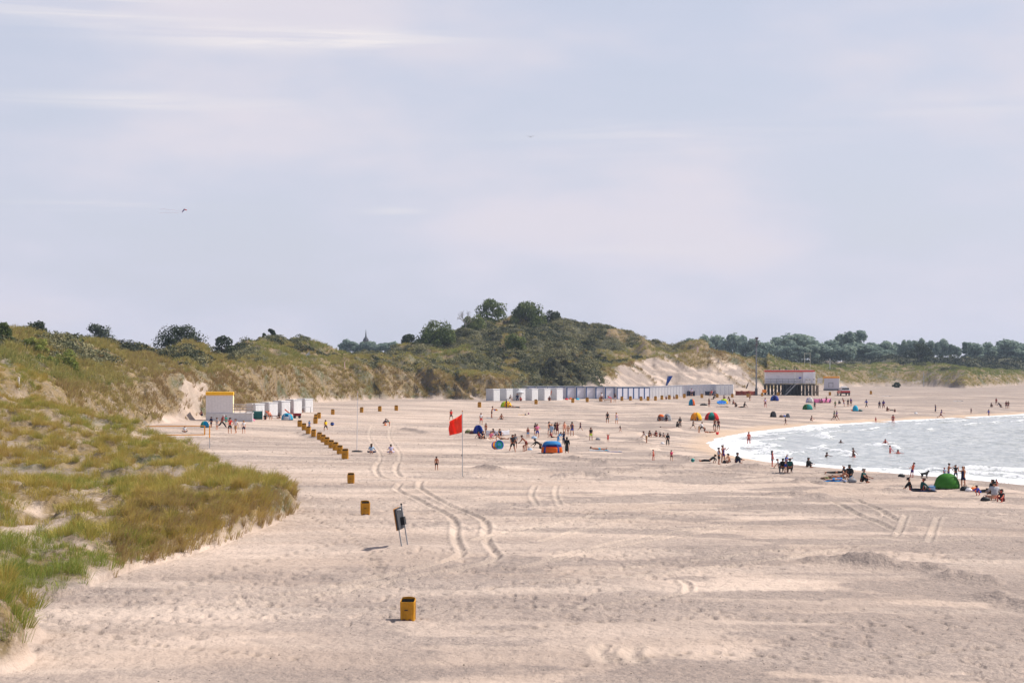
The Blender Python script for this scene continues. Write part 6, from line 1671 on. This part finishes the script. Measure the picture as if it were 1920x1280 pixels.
GNAME = {'tshirt': 'shirt', 'longshirt': 'shirt', 'tank': 'vest_top', 'swimsuit': 'swimsuit', 'hoodie': 'jacket', 'shorts': 'shorts', 'trunks': 'swim_trunks', 'brief': 'swim_briefs', 'towelwrap': 'towel_wrap', 'hair_long': 'hair', 'bun': 'hair', 'bikini': 'bikini_top'}
def person(px, py, hpx, pn, yaw, label, sk, hair, wear, where='land', scale=None, hk='hair', sink=0.0):
    me, zmin, J = body_mesh(pn)
    p = ground(px, py) if where == 'land' else sea(px, py)
    if scale is None:
        full = (J['top'].z + .03 - zmin)
        scale = hpx * p.y / F / full
        scale = min(max(scale, .55), 1.22)
    t = empty('person', p + Vector((0, 0, -zmin * scale - .015 - sink * scale)), R(yaw), label, 'person', None, scale)
    t.scale = (scale * 1.12, scale * 1.12, scale)
    b = link_mesh('body', me, t); b.color = (*SKC[sk], 1)
    if hair: h = link_mesh('hair', garment(pn, hk), t); h.color = (*HRC[hair], 1)
    for kind, c in wear:
        g = link_mesh(GNAME.get(kind, kind), garment(pn, kind), t); g.color = (*C[c], 1)
    return t
P_ = person
TS, SHO, TRO, TRU, SW, BR, BK, TK, DR_, LS, HO, CAP = 'tshirt', 'shorts', 'trousers', 'trunks', 'swimsuit', 'brief', 'bikini', 'tank', 'dress', 'longshirt', 'hoodie', 'cap'
dog(1733, 896.5, 'black dog standing at the water edge facing the sea', (.012, .012, .013), 110, .9)
# --- around the kiosk and the left huts
P_(379, 779.5, 9, 'sit', -60, 'person in navy sitting on the slope left of the kiosk', 't', 'b', [(TS, 'maroon'), (SHO, 'navy')], scale=1.0)
P_(396, 801, 20, 'stand2', -40, 'person in navy standing left of the group below the kiosk', 't', 'b', [(LS, 'navy'), (SHO, 'navy')])
P_(407, 805, 22, 'stand', 150, 'pale child in white shorts below the kiosk', 'p', 'n', [(TS, 'lgrey'), (TRU, 'white')], scale=.95)
P_(416, 802, 25, 'stride', 80, 'person in black striding with white cap and red shirt below the kiosk', 't', None, [(TS, 'dred'), (TRO, 'black'), (CAP, 'white')])
P_(424, 797, 18, 'stand2', 20, 'person in teal half hidden behind the red shirted one', 't', 'b', [(TS, 'teal'), (SHO, 'teal')])
P_(431, 812, 29, 'phone', 30, 'person in red top and black shorts below the kiosk terrace', 'l', 'b', [(TS, 'red'), (SHO, 'black')])
P_(442, 812, 27, 'walk', -20, 'person in white shirt and tan shorts right of the red topped one', 'l', 'n', [(TS, 'white'), (SHO, 'tan')])
P_(457, 812, 24, 'stand', 200, 'child in white shirt and navy shorts, rightmost below the kiosk', 'p', 'y', [(TS, 'white'), (SHO, 'navy')])
P_(346, 811, 9, 'sit_cross', 180, 'person in white sitting behind the volleyball net', 'l', 'b', [(TS, 'white'), (SHO, 'char')], scale=.9)
P_(492, 777, 17, 'stand', 160, 'bare chested man standing above the dark green screen', 't', 'n', [(TRU, 'grey')])
P_(497, 787, 12, 'sit', 10, 'person in black sitting right of the dark green screen', 'l', 'b', [(TS, 'black'), (SHO, 'navy')], scale=1.05)
P_(505, 786.5, 13, 'chair', 30, 'person with red top seated next to the dark green screen', 'l', 'y', [(TS, 'peach'), (SHO, 'black')], scale=1.1)
P_(524, 785, 11, 'sit_cross', -20, 'person in dark clothes sitting left of the turquoise tent', 't', 'b', [(TS, 'char'), (SHO, 'maroon')], scale=1.0)
P_(556, 773, 10, 'chair', 60, 'person in navy seated at the right end of the red windbreak', 'l', 'b', [(LS, 'navy'), (TRO, 'navy')], scale=1.1)
P_(563, 773, 9, 'sit', 80, 'person in black seated left of the white folding table', 'l', 'b', [(LS, 'black'), (SHO, 'black')], scale=1.1)
P_(580, 804, 16, 'stand', 180, 'person in blue shirt behind the diagonal bin row', 'l', 'n', [(TS, 'sky'), (SHO, 'blue')])
P_(611, 808, 21, 'run', 200, 'child in yellow shirt and dark shorts running by the bins', 't', 'n', [(TS, 'yellow'), (SHO, 'char')])
# --- open sand left of the flag
P_(719, 797.5, 12, 'crouch', 70, 'adult in navy crouching over the sand with a child', 'l', 'b', [(LS, 'navy'), (SHO, 'maroon')], scale=1.0)
P_(730, 798.5, 13, 'stoop', -60, 'small child in teal stooping beside the crouching adult', 't', 'b', [(TS, 'teal'), (TRU, 'orange')])
P_(696, 850.5, 18, 'sit_cross', 175, 'long haired woman in pale blue sitting on sand, back turned', 'l', 'n', [(LS, 'ltblue'), (TRO, 'navy')], hk='hair_long', scale=1.05)
P_(733, 850.5, 17, 'sit_cross', 185, 'person in lilac sitting on the sand, back turned', 'l', 'b', [(TS, 'lilac'), (SHO, 'lilac')], scale=1.0)
P_(818.5, 881, 26, 'stand', 170, 'bare chested boy in black trunks standing left of the flagpole', 't', 'b', [(TRU, 'black')])
P_(846, 787, 19, 'walk', 200, 'person in orange red shirt walking away above the red flag', 't', 'n', [(TS, 'red'), (SHO, 'black')])
P_(902, 795, 21, 'stand2', 20, 'person in white shirt and red shorts above the dark blue tent', 't', 'n', [(TS, 'white'), (SHO, 'red')])
kt = P_(922, 783, 25, 'reach', 90, 'bare chested man in black trunks holding a rainbow kite', 't', 'b', [(TRU, 'black')])
p = ground(929, 783); s = p.y / F
t = empty('kite', p + Vector((0, 0, 14.5 * s)), 0, 'rainbow kite held low by the man in black trunks', 'kite')
for k, (c, x0) in enumerate((('sky', -3.2), ('red', -.6), ('yellow', 1.6))): MB().prism([(x0 * s, 2.0 * s), ((x0 + 2.6) * s, (1.4 - k * .5) * s), ((x0 + 2.9) * s, (-.6 - k * .4) * s), ((x0 + .3) * s, (-1.8 + k * .5) * s)], -.02 - .01 * k, .02 - .01 * k).build('panel', pmat(C[c], .6), t)
P_(940, 786.5, 11, 'sit_wide', -10, 'bare chested person sitting with legs spread on open sand', 't', 'b', [(TRU, 'char')], scale=1.05)
P_(949.5, 765, 17, 'stand2', 100, 'person in black standing before the lime and yellow tent', 't', 'b', [(LS, 'black'), (TRO, 'black')])
P_(954, 763.5, 9, 'sit', 60, 'person in pink sitting before the lime and yellow tent', 'l', 'y', [(TS, 'hot'), (SHO, 'maroon')], scale=1.1)
P_(965, 764.5, 5, 'lie', 95, 'person in black lying right of the lime tent', 't', 'b', [(TS, 'black'), (TRO, 'black')], scale=1.1)
# --- hut fronts in the middle
P_(958, 751.5, 9, 'chair', 20, 'person in grey seated on a chair before the middle huts', 'l', 'w', [(TS, 'lgrey'), (SHO, 'tan')], scale=1.1)
P_(970, 752, 15, 'chair', 0, 'person in navy seated under the white parasol', 't', 'b', [(LS, 'navy'), (TRO, 'navy')], scale=1.3)
P_(976, 752, 9, 'sit', 10, 'person in red sitting right of the white parasol', 't', 'n', [(TS, 'red'), (SHO, 'navy')], scale=1.1)
P_(1030, 751.5, 11, 'sit', 0, 'person in maroon sitting at the furled parasol', 't', 'n', [(TS, 'maroon'), (SHO, 'char')], scale=1.2)
P_(1128, 752.5, 18, 'stand', 30, 'person in white top before the blue framed huts', 'l', 'n', [(TS, 'white'), (SHO, 'maroon')])
P_(1146, 754.5, 13, 'bend', -70, 'person in pink bending over the orange deck chair', 'p', 'y', [(TS, 'hot'), (BR, 'hot')])
P_(1153, 754, 17, 'stand2', 10, 'person in dark clothes right of the pink bending one', 't', 'b', [(TS, 'char'), (SHO, 'lgrey')])
P_(1249, 748.5, 6, 'sit', 0, 'small red figure sitting among the bins of the hut row', 't', 'n', [(TS, 'dred'), (SHO, 'char')], scale=.9)
P_(1263, 748, 6, 'sit', 30, 'small brown figure sitting among the bins of the hut row', 't', 'b', [(TS, 'brown'), (SHO, 'char')], scale=.9)
P_(1297, 742.5, 15, 'stand', 10, 'person in pale lilac standing at the left navy windbreak', 'l', 'n', [(TS, 'lilac'), (SHO, 'navy')])
P_(1334, 742, 9, 'chair', -30, 'person in red seated at the right navy windbreak', 'l', 'b', [(TS, 'red'), (SHO, 'char')], scale=1.2)
P_(1341, 746.5, 17, 'walk', 170, 'person in grey walking past the right navy windbreak', 'l', 'n', [(LS, 'grey'), (TRO, 'char')])
P_(1338, 748.5, 8, 'sit_out', -40, 'person in black sitting low before the right navy windbreak', 't', 'b', [(TS, 'black'), (TRO, 'black')], scale=1.1)
# --- group round the white windbreak
P_(911, 813, 20, 'stand', -30, 'woman in red and white bikini standing behind the dark blue tent', 't', 'b', [(BK, 'red'), (BR, 'white')])
P_(899, 822, 11, 'sit_out', 60, 'person in dark red sitting, leftmost of the group by the windbreak', 't', 'b', [(TS, 'dred'), (SHO, 'black')], scale=1.0)
P_(907, 822.5, 11, 'sit', -40, 'person in navy sitting before the dark blue tent', 'l', 'b', [(TS, 'navy'), (SHO, 'char')], scale=1.05)
P_(920, 824, 13, 'sit_cross', 20, 'person in pink sitting in front of the white windbreak', 'p', 'n', [(TS, 'pink'), (SHO, 'navy')], scale=1.1)
P_(926.5, 817.5, 12, 'sit', -70, 'person in mauve leaning against the white windbreak', 'l', 'b', [(TS, 'maroon'), (SHO, 'lilac')], scale=1.05)
P_(936, 818, 12, 'sit', 30, 'person in navy sitting at the white windbreak middle', 'l', 'n', [(TS, 'navy'), (SHO, 'navy')], scale=1.05)
P_(939, 826, 9, 'lie_elbow', 80, 'tanned sunbather propped up behind the teal hoop disc', 't', 'b', [(TRU, 'brown')], scale=1.05)
# --- centre
P_(961, 846.5, 32, 'walk', 15, 'man in black shirt with white print and black shorts, centre', 't', 'n', [(TS, 'char'), (SHO, 'black')])
P_(966, 840, 27, 'stand2', 190, 'dark haired person just behind the man in black shirt', 't', 'b', [(TS, 'grey'), (SHO, 'black')])
P_(986, 844.5, 29, 'stoop', -80, 'tall boy in red shorts stooping left', 't', 'n', [(TRU, 'dred')])
P_(982, 846, 16, 'bend', 60, 'small tanned child bending at the feet of the red shorts boy', 't', 'y', [(BR, 'tan')])
P_(990, 820.5, 20, 'stand', 0, 'child in red and teal striped swimwear alone', 't', 'n', [(TK, 'dred'), (TRU, 'sky')])
P_(1004, 815, 22, 'stand', 160, 'person in black half hidden behind the pink topped woman', 't', 'b', [(TS, 'black'), (SHO, 'navy')])
P_(1007.5, 820.5, 26, 'hips', 20, 'woman in pink top and blue shorts, centre', 'l', 'n', [(TS, 'pink'), (SHO, 'royal')])
P_(1013, 844.5, 18, 'kneel', -80, 'person all in black kneeling left of the blue orange shelter', 'd', 'b', [(LS, 'black'), (TRO, 'black')], scale=1.1)
P_(1063, 849, 30, 'stand', 170, 'person in long black robe right of the blue orange shelter', 't', None, [('robe', 'black'), ('hood', 'black')])
P_(1047, 828.5, 19, 'stoop', 60, 'person in sky blue stooping behind the blue orange shelter', 'l', 'b', [(LS, 'sky'), (TRO, 'sky')])
P_(1057, 831.5, 23, 'hold_child', -40, 'person in navy standing behind the shelter, left of the robe', 'd', 'b', [(LS, 'navy'), (TRO, 'navy')])
P_(1030, 815, 25, 'stand2', 40, 'person in black top and grey shorts, left of the standing group', 'l', 'b', [(TK, 'black'), (SHO, 'lgrey')], hk='hair_long')
P_(1034.5, 817.5, 23, 'stand', -20, 'person in pale teal wrap within the standing group', 'l', 'y', [('towelwrap', 'ltblue')])
P_(1041, 813, 22, 'stand', 190, 'person in black behind the pale green towel holder', 't', 'b', [(TS, 'black'), (SHO, 'char')])
P_(1045, 815, 24, 'photo', 20, 'person with pale green towel in the standing group', 't', 'b', [(DR_, 'maroon')])
P_(1034, 820, 7, 'sit_out', 70, 'person in dark red sitting at the feet of the standing group', 't', 'b', [(TS, 'dred'), (SHO, 'black')], scale=.9)
P_(1058.5, 814.5, 24, 'stand', 10, 'fair woman in pink swimsuit right of the standing group', 'p', 'r', [(SW, 'peach')])
P_(1065, 816, 19, 'stand2', -20, 'child in bikini right of the fair woman', 'l', 'n', [(BK, 'maroon'), (BR, 'maroon')])
P_(1072.5, 816.5, 26, 'stand', 200, 'tall person in dark blue swimsuit at the right of the group', 't', 'b', [(SW, 'navy'), (TRU, 'royal')])
P_(1088, 806.5, 15, 'walk', 60, 'child in navy dress walking alone right of the group', 't', 'b', [(DR_, 'navy')])
P_(1108, 825, 24, 'stand', 20, 'man in black shirt and lime shorts', 't', 'n', [(TS, 'black'), (SHO, 'lime')])
P_(1139, 793, 21, 'stand2', 0, 'woman in black, left one of a pair on empty sand', 't', 'n', [(TS, 'black'), (SHO, 'char')])
P_(1156, 794, 21, 'stand', 40, 'woman in white top, right one of a pair on empty sand', 'l', 'y', [(TK, 'lilac'), (SHO, 'ltblue')])
P_(1163, 809, 12, 'walk', -60, 'tiny child in dark top walking alone', 't', 'b', [(TS, 'char')], scale=.58)
P_(1140, 828, 16, 'arms_up', 0, 'child in red with one arm raised', 't', 'b', [(DR_, 'red')], scale=.62)
P_(1121, 844.5, 6, 'lie', 88, 'sunbather in turquoise lying on the centre towel', 't', 'n', [(TRU, 'turq')], scale=1.05)
# --- right centre
P_(1236, 789.5, 9, 'sit', 20, 'person in black under the orange crowned shelter', 't', 'b', [(TS, 'black'), (SHO, 'char')], scale=1.0)
P_(1250, 789.5, 9, 'sit', -20, 'person in black under the light grey shelter', 't', 'b', [(LS, 'black'), (SHO, 'navy')], scale=1.0)
P_(1275, 800.5, 19, 'stand', 190, 'person in black standing right of the open pair of shelters', 't', 'b', [(HO, 'char'), (TRO, 'brown')])
P_(1269, 800.5, 11, 'sit', 50, 'person in black sitting beside the standing one in black', 'd', 'b', [(LS, 'black'), (TRO, 'black')], scale=1.0)
P_(1299.5, 803.5, 18, 'walk', 80, 'person in dark top walking below the yellow tent', 'l', 'b', [(TS, 'char'), (SHO, 'black')])
P_(1311, 811, 20, 'stoop', 80, 'person in white shirt stooping below the yellow tent', 'l', 'n', [(LS, 'white'), (SHO, 'tan')])
P_(1321, 811.5, 15, 'kneel', -90, 'person in black kneeling to dig near the red bucket', 't', 'b', [(LS, 'black'), (SHO, 'black')], scale=1.1)
P_(1333, 812, 5, 'prone', 90, 'tanned sunbather lying right of the digging person', 't', 'n', [(TRU, 'brown')], scale=1.0)
P_(1307, 789, 6, 'sit', 10, 'person in brown sitting in the mouth of the yellow tent', 't', 'n', [(TS, 'brown'), (SHO, 'char')], scale=.9)
P_(1340, 806.5, 25, 'phone', 20, 'person in black and white standing before the red teal tent', 't', 'b', [(TK, 'black'), (SHO, 'char')])
P_(1347, 806.5, 21, 'stand', -20, 'person in dark shirt right of the red teal tent', 't', 'n', [(TS, 'maroon'), (SHO, 'black')])
P_(1212, 830, 22, 'stoop', -70, 'person in white shirt and grey shorts bending, right centre', 't', 'n', [(TS, 'white'), (SHO, 'tan')])
P_(1217, 819, 10, 'sit', 40, 'person in black sitting behind the bending white shirt', 't', 'b', [(TS, 'black'), (SHO, 'black')], scale=1.0)
P_(1231, 819, 10, 'sit', -40, 'person in dark red sitting in a loose row', 't', 'b', [(TS, 'dred'), (SHO, 'maroon')], scale=1.0)
P_(1237, 819, 8, 'sit', 20, 'small child in black sitting right of the dark red one', 't', 'b', [(TS, 'char'), (SHO, 'char')], scale=.75)
P_(1243, 819.5, 7, 'sit', 60, 'small child in grey at the right end of the loose row', 't', 'n', [(TS, 'grey'), (SHO, 'grey')], scale=.7)
P_(1252, 834.5, 23, 'stand', 190, 'person in full black wetsuit standing on grey sand', 't', 'b', [(LS, 'black'), (TRO, 'black')])
P_(1225, 862.5, 20, 'stand2', 60, 'child in pale red swimsuit, left of two standing children', 'r', 'n', [(SW, 'peach'), (BR, 'red')])
P_(1259, 863.5, 20, 'stand', 20, 'child in hot pink top, right of two standing children', 'l', 'b', [(TS, 'hot'), (TRU, 'maroon')])
P_(1330, 868, 8, 'lie_elbow', -80, 'person in black lying propped up near the bay tip', 't', 'b', [(LS, 'black'), (TRO, 'black')], scale=1.0)
# --- bay tip
P_(1348, 870.5, 32, 'stand2', 110, 'woman in white top and black shorts at the bay tip', 't', 'b', [(TK, 'ltblue'), (SHO, 'char')])
P_(1356, 867, 33, 'hold_child', 40, 'person in purple swimsuit right of the white topped woman', 't', 'n', [(SW, 'purple'), (TRU, 'purple')])
P_(1368, 868, 11, 'sit_cross', -60, 'bare shouldered child sitting at the bay tip', 'l', 'b', [(SHO, 'char')], scale=.95)
P_(1380, 868.5, 12, 'sit', 70, 'person wrapped in black sitting at the bay tip', 't', 'b', [(HO, 'black'), (TRO, 'navy')], scale=1.1)
P_(1404, 834.5, 25, 'stand', 5, 'sunburnt man in maroon shorts in the shallow foam', 'r', 'b', [(TRU, 'dred')])
P_(1448, 874.5, 30, 'stand', 100, 'slim long haired girl in grey swimsuit at the water edge', 'r', 'b', [(SW, 'lilac'), (TRU, 'grey')], hk='hair_long')
P_(1474, 886, 35, 'phone', 60, 'man in blue shirt and white cap standing between two chairs', 'l', None, [(TS, 'blue'), (SHO, 'royal'), (CAP, 'white')])
P_(1461, 877, 12, 'sit_out', 80, 'child leaning back on the sand left of the chairs', 'l', 'n', [(TS, 'lgrey'), (SHO, 'char')], scale=.95)
P_(1467, 885.5, 16, 'chair', 185, 'person in black on the left beach chair, back turned', 't', 'b', [(LS, 'black'), (TRO, 'black')], scale=.95)
P_(1481, 886.5, 18, 'chair', 175, 'person in dark teal on the right beach chair, back turned', 't', 'b', [(LS, 'dgreen'), (TRO, 'black')], scale=1.0)
P_(1513.5, 876, 10, 'sit', 60, 'hooded person in black huddled at the water edge', 't', None, [(HO, 'black'), (TRO, 'black'), ('hood', 'black')], scale=1.0)
# --- shore sunbathers
P_(1568, 889, 5, 'prone', 85, 'sunbather in black lying flat nearest the water', 't', 'b', [(LS, 'black'), (TRO, 'black')], scale=1.0)
P_(1582, 889.5, 9, 'sit', 20, 'child in grey sitting between lying sunbather and black clad one', 'l', 'n', [(TS, 'grey'), (SHO, 'grey')], scale=.75)
P_(1593, 895, 15, 'sit', 175, 'large person in black sitting with back turned on the shore', 't', 'b', [(HO, 'black'), (TRO, 'black')], scale=1.15)
P_(1576, 899, 9, 'lie_elbow', -85, 'dark haired sunbather propped up on the blue towel', 't', 'b', [(BK, 'black'), (BR, 'black')], scale=1.0)
P_(1566, 902, 5, 'lie', -80, 'sunbather in blue lying at the left of the shore group', 'l', 'n', [(TS, 'sky'), (TRU, 'sky')], scale=.95)
P_(1616, 904.5, 18, 'sit', 60, 'man in teal shirt and black trousers sitting at the right of the shore group', 't', 'g', [(TS, 'dgreen'), (TRO, 'black')], scale=1.2)
# --- green tent group
P_(1711, 894.5, 28, 'lean_back', -70, 'person in orange top and purple shorts leaning back by the surf', 'r', 'b', [(TK, 'orange'), (SHO, 'purple')])
P_(1708, 919.5, 17, 'sit_out', 80, 'person in black sitting with legs stretched right on the blanket', 't', 'b', [(LS, 'black'), (TRO, 'navy')], scale=1.1)
P_(1728, 920.5, 16, 'sit_out', -80, 'person in dark teal sitting with legs stretched left on the blanket', 'r', 'n', [(LS, 'dgreen'), (TRO, 'black')], scale=1.1)
P_(1771, 896, 15, 'stand', 20, 'small child peeking from behind the green dome tent', 'r', 'r', [(TS, 'ltblue'), (SHO, 'sky')])
P_(1778.5, 898, 30, 'phone', 70, 'person in black behind the green tent, left of three standing', 't', 'b', [(TK, 'black'), (SHO, 'purple')])
P_(1792, 900, 29, 'hips', 10, 'person in black shirt behind the green tent, middle of three standing', 't', 'n', [(TS, 'black'), (SHO, 'navy')])
P_(1806, 915, 41, 'photo', -40, 'person in navy swimsuit holding something up beside the green tent', 'l', 'n', [(SW, 'navy'), (TRU, 'navy')])
P_(1837, 929, 10, 'crouch', -60, 'toddler in blue crouching right of the green tent', 'r', 'b', [(LS, 'royal'), (SHO, 'blue')], scale=.72)
P_(1857, 922, 16, 'sit_out', -80, 'person in black sitting with legs stretched left near the right edge', 't', 'b', [(LS, 'black'), (TRO, 'black')], scale=1.05)
P_(1868, 921, 19, 'stand', -20, 'child in orange swim shorts standing near the right edge', 'r', 'n', [(TRU, 'orange'), (TK, 'peach')])
P_(1865, 938, 24, 'sit_cross', 175, 'person wrapped in a grey towel sitting at the right edge, back turned', 'l', 'b', [('towelwrap', 'grey'), (HO, 'lgrey')], scale=1.35)
P_(1880, 941, 15, 'sit', -50, 'child in dark swimwear sitting right of the grey towel wearer', 'r', 'b', [(TS, 'char'), (SHO, 'maroon')], scale=.95)
# --- far beach, right
P_(1329.5, 762.5, 16, 'stand', 40, 'tanned person standing by the low heap of dark bags', 't', 'n', [(TS, 'brown'), (SHO, 'maroon')])
P_(1357, 748, 8, 'sit', 20, 'person sitting behind the yellow tent and blue inflatable', 't', 'b', [(TS, 'grey'), (SHO, 'navy')], scale=1.1)
P_(1368, 756, 13, 'stoop', -40, 'person in brown stooping right of the yellow tent', 't', 'n', [(TS, 'brown'), (SHO, 'char')])
P_(1374, 758, 9, 'sit', 60, 'person in maroon sitting right of the yellow tent', 't', 'b', [(TS, 'maroon'), (SHO, 'black')], scale=1.1)
P_(1379, 763, 7, 'sit', 20, 'person in black sitting low on the sand by the leaning figure', 't', 'b', [(TS, 'black'), (TRO, 'black')], scale=1.1)
P_(1395, 763.5, 12, 'sit_out', -70, 'person in black reclining on the sand before the brick windbreak', 't', 'b', [(LS, 'black'), (TRO, 'black')], scale=1.35)
P_(1406, 751, 14, 'walk', -40, 'tanned person walking before the brick red windbreak', 't', 'y', [(TS, 'tan'), (SHO, 'brown')])
P_(1435, 763, 23, 'hips', 30, 'bare legged person in pale top below the orange sign', 'r', 'n', [(TS, 'lilac'), (SHO, 'maroon')])
P_(1540, 755.5, 9, 'sit', 20, 'person in purple sitting against the pink windbreak, left one', 't', 'b', [(TS, 'purple'), (SHO, 'maroon')], scale=1.15)
P_(1549, 755, 12, 'chair', -20, 'person in mauve sitting upright against the pink windbreak', 't', 'b', [(TS, 'maroon'), (SHO, 'purple')], scale=1.15)
P_(1556, 755, 8, 'sit_out', -60, 'person in purple lounging at the right end of the pink windbreak', 't', 'b', [(TS, 'purple'), (SHO, 'navy')], scale=1.1)
P_(1527.5, 767, 14, 'stand', 150, 'person in brown standing right of the sea green tent', 't', 'b', [(TS, 'dgreen'), (SHO, 'brown')])
P_(1520, 789, 9, 'sit_cross', 80, 'small dark figure sitting alone near the water, right of grey tents', 't', 'b', [(TS, 'maroon'), (SHO, 'brown')], scale=1.05)
P_(1473, 796.5, 13, 'walk', -70, 'small child in black walking near the water', 't', 'b', [(TS, 'black'), (SHO, 'black')], scale=.8)
P_(1566, 764.5, 13, 'stand2', -30, 'person in dark green before the far beach group', 't', 'b', [(TS, 'green'), (SHO, 'char')])
P_(1573, 757.5, 6, 'sit', 20, 'person in black sitting small on the far beach', 't', 'b', [(LS, 'black'), (TRO, 'black')], scale=1.05)
P_(1582, 762, 16, 'lean_back', 60, 'person in maroon, left one of three standing on the far beach', 't', 'n', [(TS, 'maroon'), (SHO, 'purple')])
P_(1590, 762, 14, 'stand2', -40, 'person in black, middle one of three standing on the far beach', 't', 'b', [(TS, 'black'), (SHO, 'char')])
P_(1595.5, 761, 15, 'stand', 20, 'person in dark violet, right one of three standing on the far beach', 't', 'n', [(TS, 'purple'), (SHO, 'black')])
P_(1564, 788, 18, 'walk', 60, 'person in dark green walking near the water, left one of two', 't', 'b', [(TS, 'dgreen'), (SHO, 'char')])
P_(1568.5, 787, 17, 'walk', 60, 'person in violet walking near the water, right one of two', 't', 'n', [(TS, 'purple'), (SHO, 'maroon')])
P_(1624.5, 763.5, 15, 'walk', -60, 'person in blue walking right of the cyan tent', 't', 'b', [(LS, 'royal'), (TRO, 'char')])
P_(1649, 765.5, 14, 'stand', 180, 'person in navy, left one of a far strolling pair', 't', 'b', [(LS, 'navy'), (TRO, 'char')])
P_(1656.5, 765.5, 15.5, 'walk', 170, 'person in violet, right one of a far strolling pair', 't', 'b', [(LS, 'purple'), (TRO, 'maroon')])
P_(1663, 770.5, 7, 'sit', 20, 'person in brown sitting below the strolling pair', 't', 'n', [(TS, 'brown'), (SHO, 'char')], scale=1.05)
P_(1669, 770.5, 4, 'lie_elbow', 80, 'person in black lying below the strolling pair', 't', 'b', [(TS, 'black'), (TRO, 'black')], scale=.95)
P_(1678, 772.5, 6, 'sit', -20, 'small dark child sitting right of the lying one', 't', 'b', [(TS, 'maroon'), (SHO, 'char')], scale=.8)
P_(1754, 772, 14, 'stand', 60, 'person in navy standing on the far sand above the surf', 't', 'b', [(LS, 'navy'), (TRO, 'navy')])
P_(1764, 784, 18, 'stride', 80, 'person in violet striding along the surf edge', 't', 'b', [(TS, 'purple'), (SHO, 'maroon')])
P_(1821, 775.5, 9, 'stand', 0, 'small child in grey at the far surf edge', 't', 'n', [(TS, 'grey'), (SHO, 'grey')], scale=.75)
P_(1854, 782, 15, 'walk', -70, 'person in royal blue walking in the far shallows', 't', 'b', [(TS, 'royal'), (SHO, 'navy')])
P_(1858, 763, 6, 'sit', 30, 'person in black sitting left of the far right group', 't', 'b', [(TS, 'black'), (TRO, 'black')], scale=1.1)
P_(1868, 759, 13, 'stand', 10, 'person in maroon standing tallest in the far right group', 't', 'n', [(TS, 'dred'), (SHO, 'maroon')])
P_(1876, 764.5, 12, 'kneel', -60, 'person in navy kneeling in the far right group', 't', 'b', [(LS, 'navy'), (TRO, 'black')], scale=1.1)
P_(1886.5, 765.5, 14, 'stand', 180, 'person in dark red, left one of two at the far right', 't', 'b', [(TS, 'maroon'), (SHO, 'char')])
P_(1890.5, 765.5, 14, 'stand2', 160, 'person in brown, rightmost of the far right group', 't', 'n', [(TS, 'brown'), (SHO, 'maroon')])
P_(1642, 793, 10, 'stand', 20, 'toddler in dark swimwear at the surf edge', 'r', 'b', [(SW, 'maroon')], scale=.7)
P_(1674.5, 797, 20, 'stand2', 170, 'woman in maroon swimsuit standing in the shallow surf', 'r', 'b', [(SW, 'maroon'), (BR, 'maroon')])
# --- bathers
P_(1660, 835.5, 12, 'wade', 0, 'bather waist deep in the sea, left of two upright ones', 'r', 'b', [(SW, 'maroon')], 'sea', 1.0, sink=.80)
P_(1669, 848.5, 12, 'wade', 60, 'bather waist deep in the sea, nearer of two upright ones', 'r', 'b', [(SW, 'purple')], 'sea', 1.0, sink=.80)
P_(1681, 849.5, 5, 'swim', 40, 'swimmer with only head out, left one of two heads', 'r', 'b', [(SW, 'maroon')], 'sea', 1.0, sink=1.28)
P_(1685.5, 849, 5, 'swim', -40, 'swimmer with only head out, right one of two heads', 'r', 'n', [(SW, 'maroon')], 'sea', .95, sink=1.30)
P_(1576, 829.5, 4, 'swim', 0, 'lone swimmer head far out in the bay', 'd', 'b', [(SW, 'black')], 'sea', .95, sink=1.30)
P_(1548, 855.5, 6, 'swim', 30, 'swimmer with head and shoulders out near the breaking foam', 'd', 'b', [(SW, 'black')], 'sea', 1.0, sink=1.20)
P_(1600, 855.5, 15, 'wade', 50, 'bather in black standing thigh deep in the breaking foam', 'd', 'b', [(SW, 'black'), (TRU, 'black')], 'sea', 1.0, sink=.68)
P_(1606, 857, 4, 'swim', -90, 'swimmer low in the foam right of the standing bather', 'r', 'b', [(SW, 'maroon')], 'sea', .95, sink=1.28)
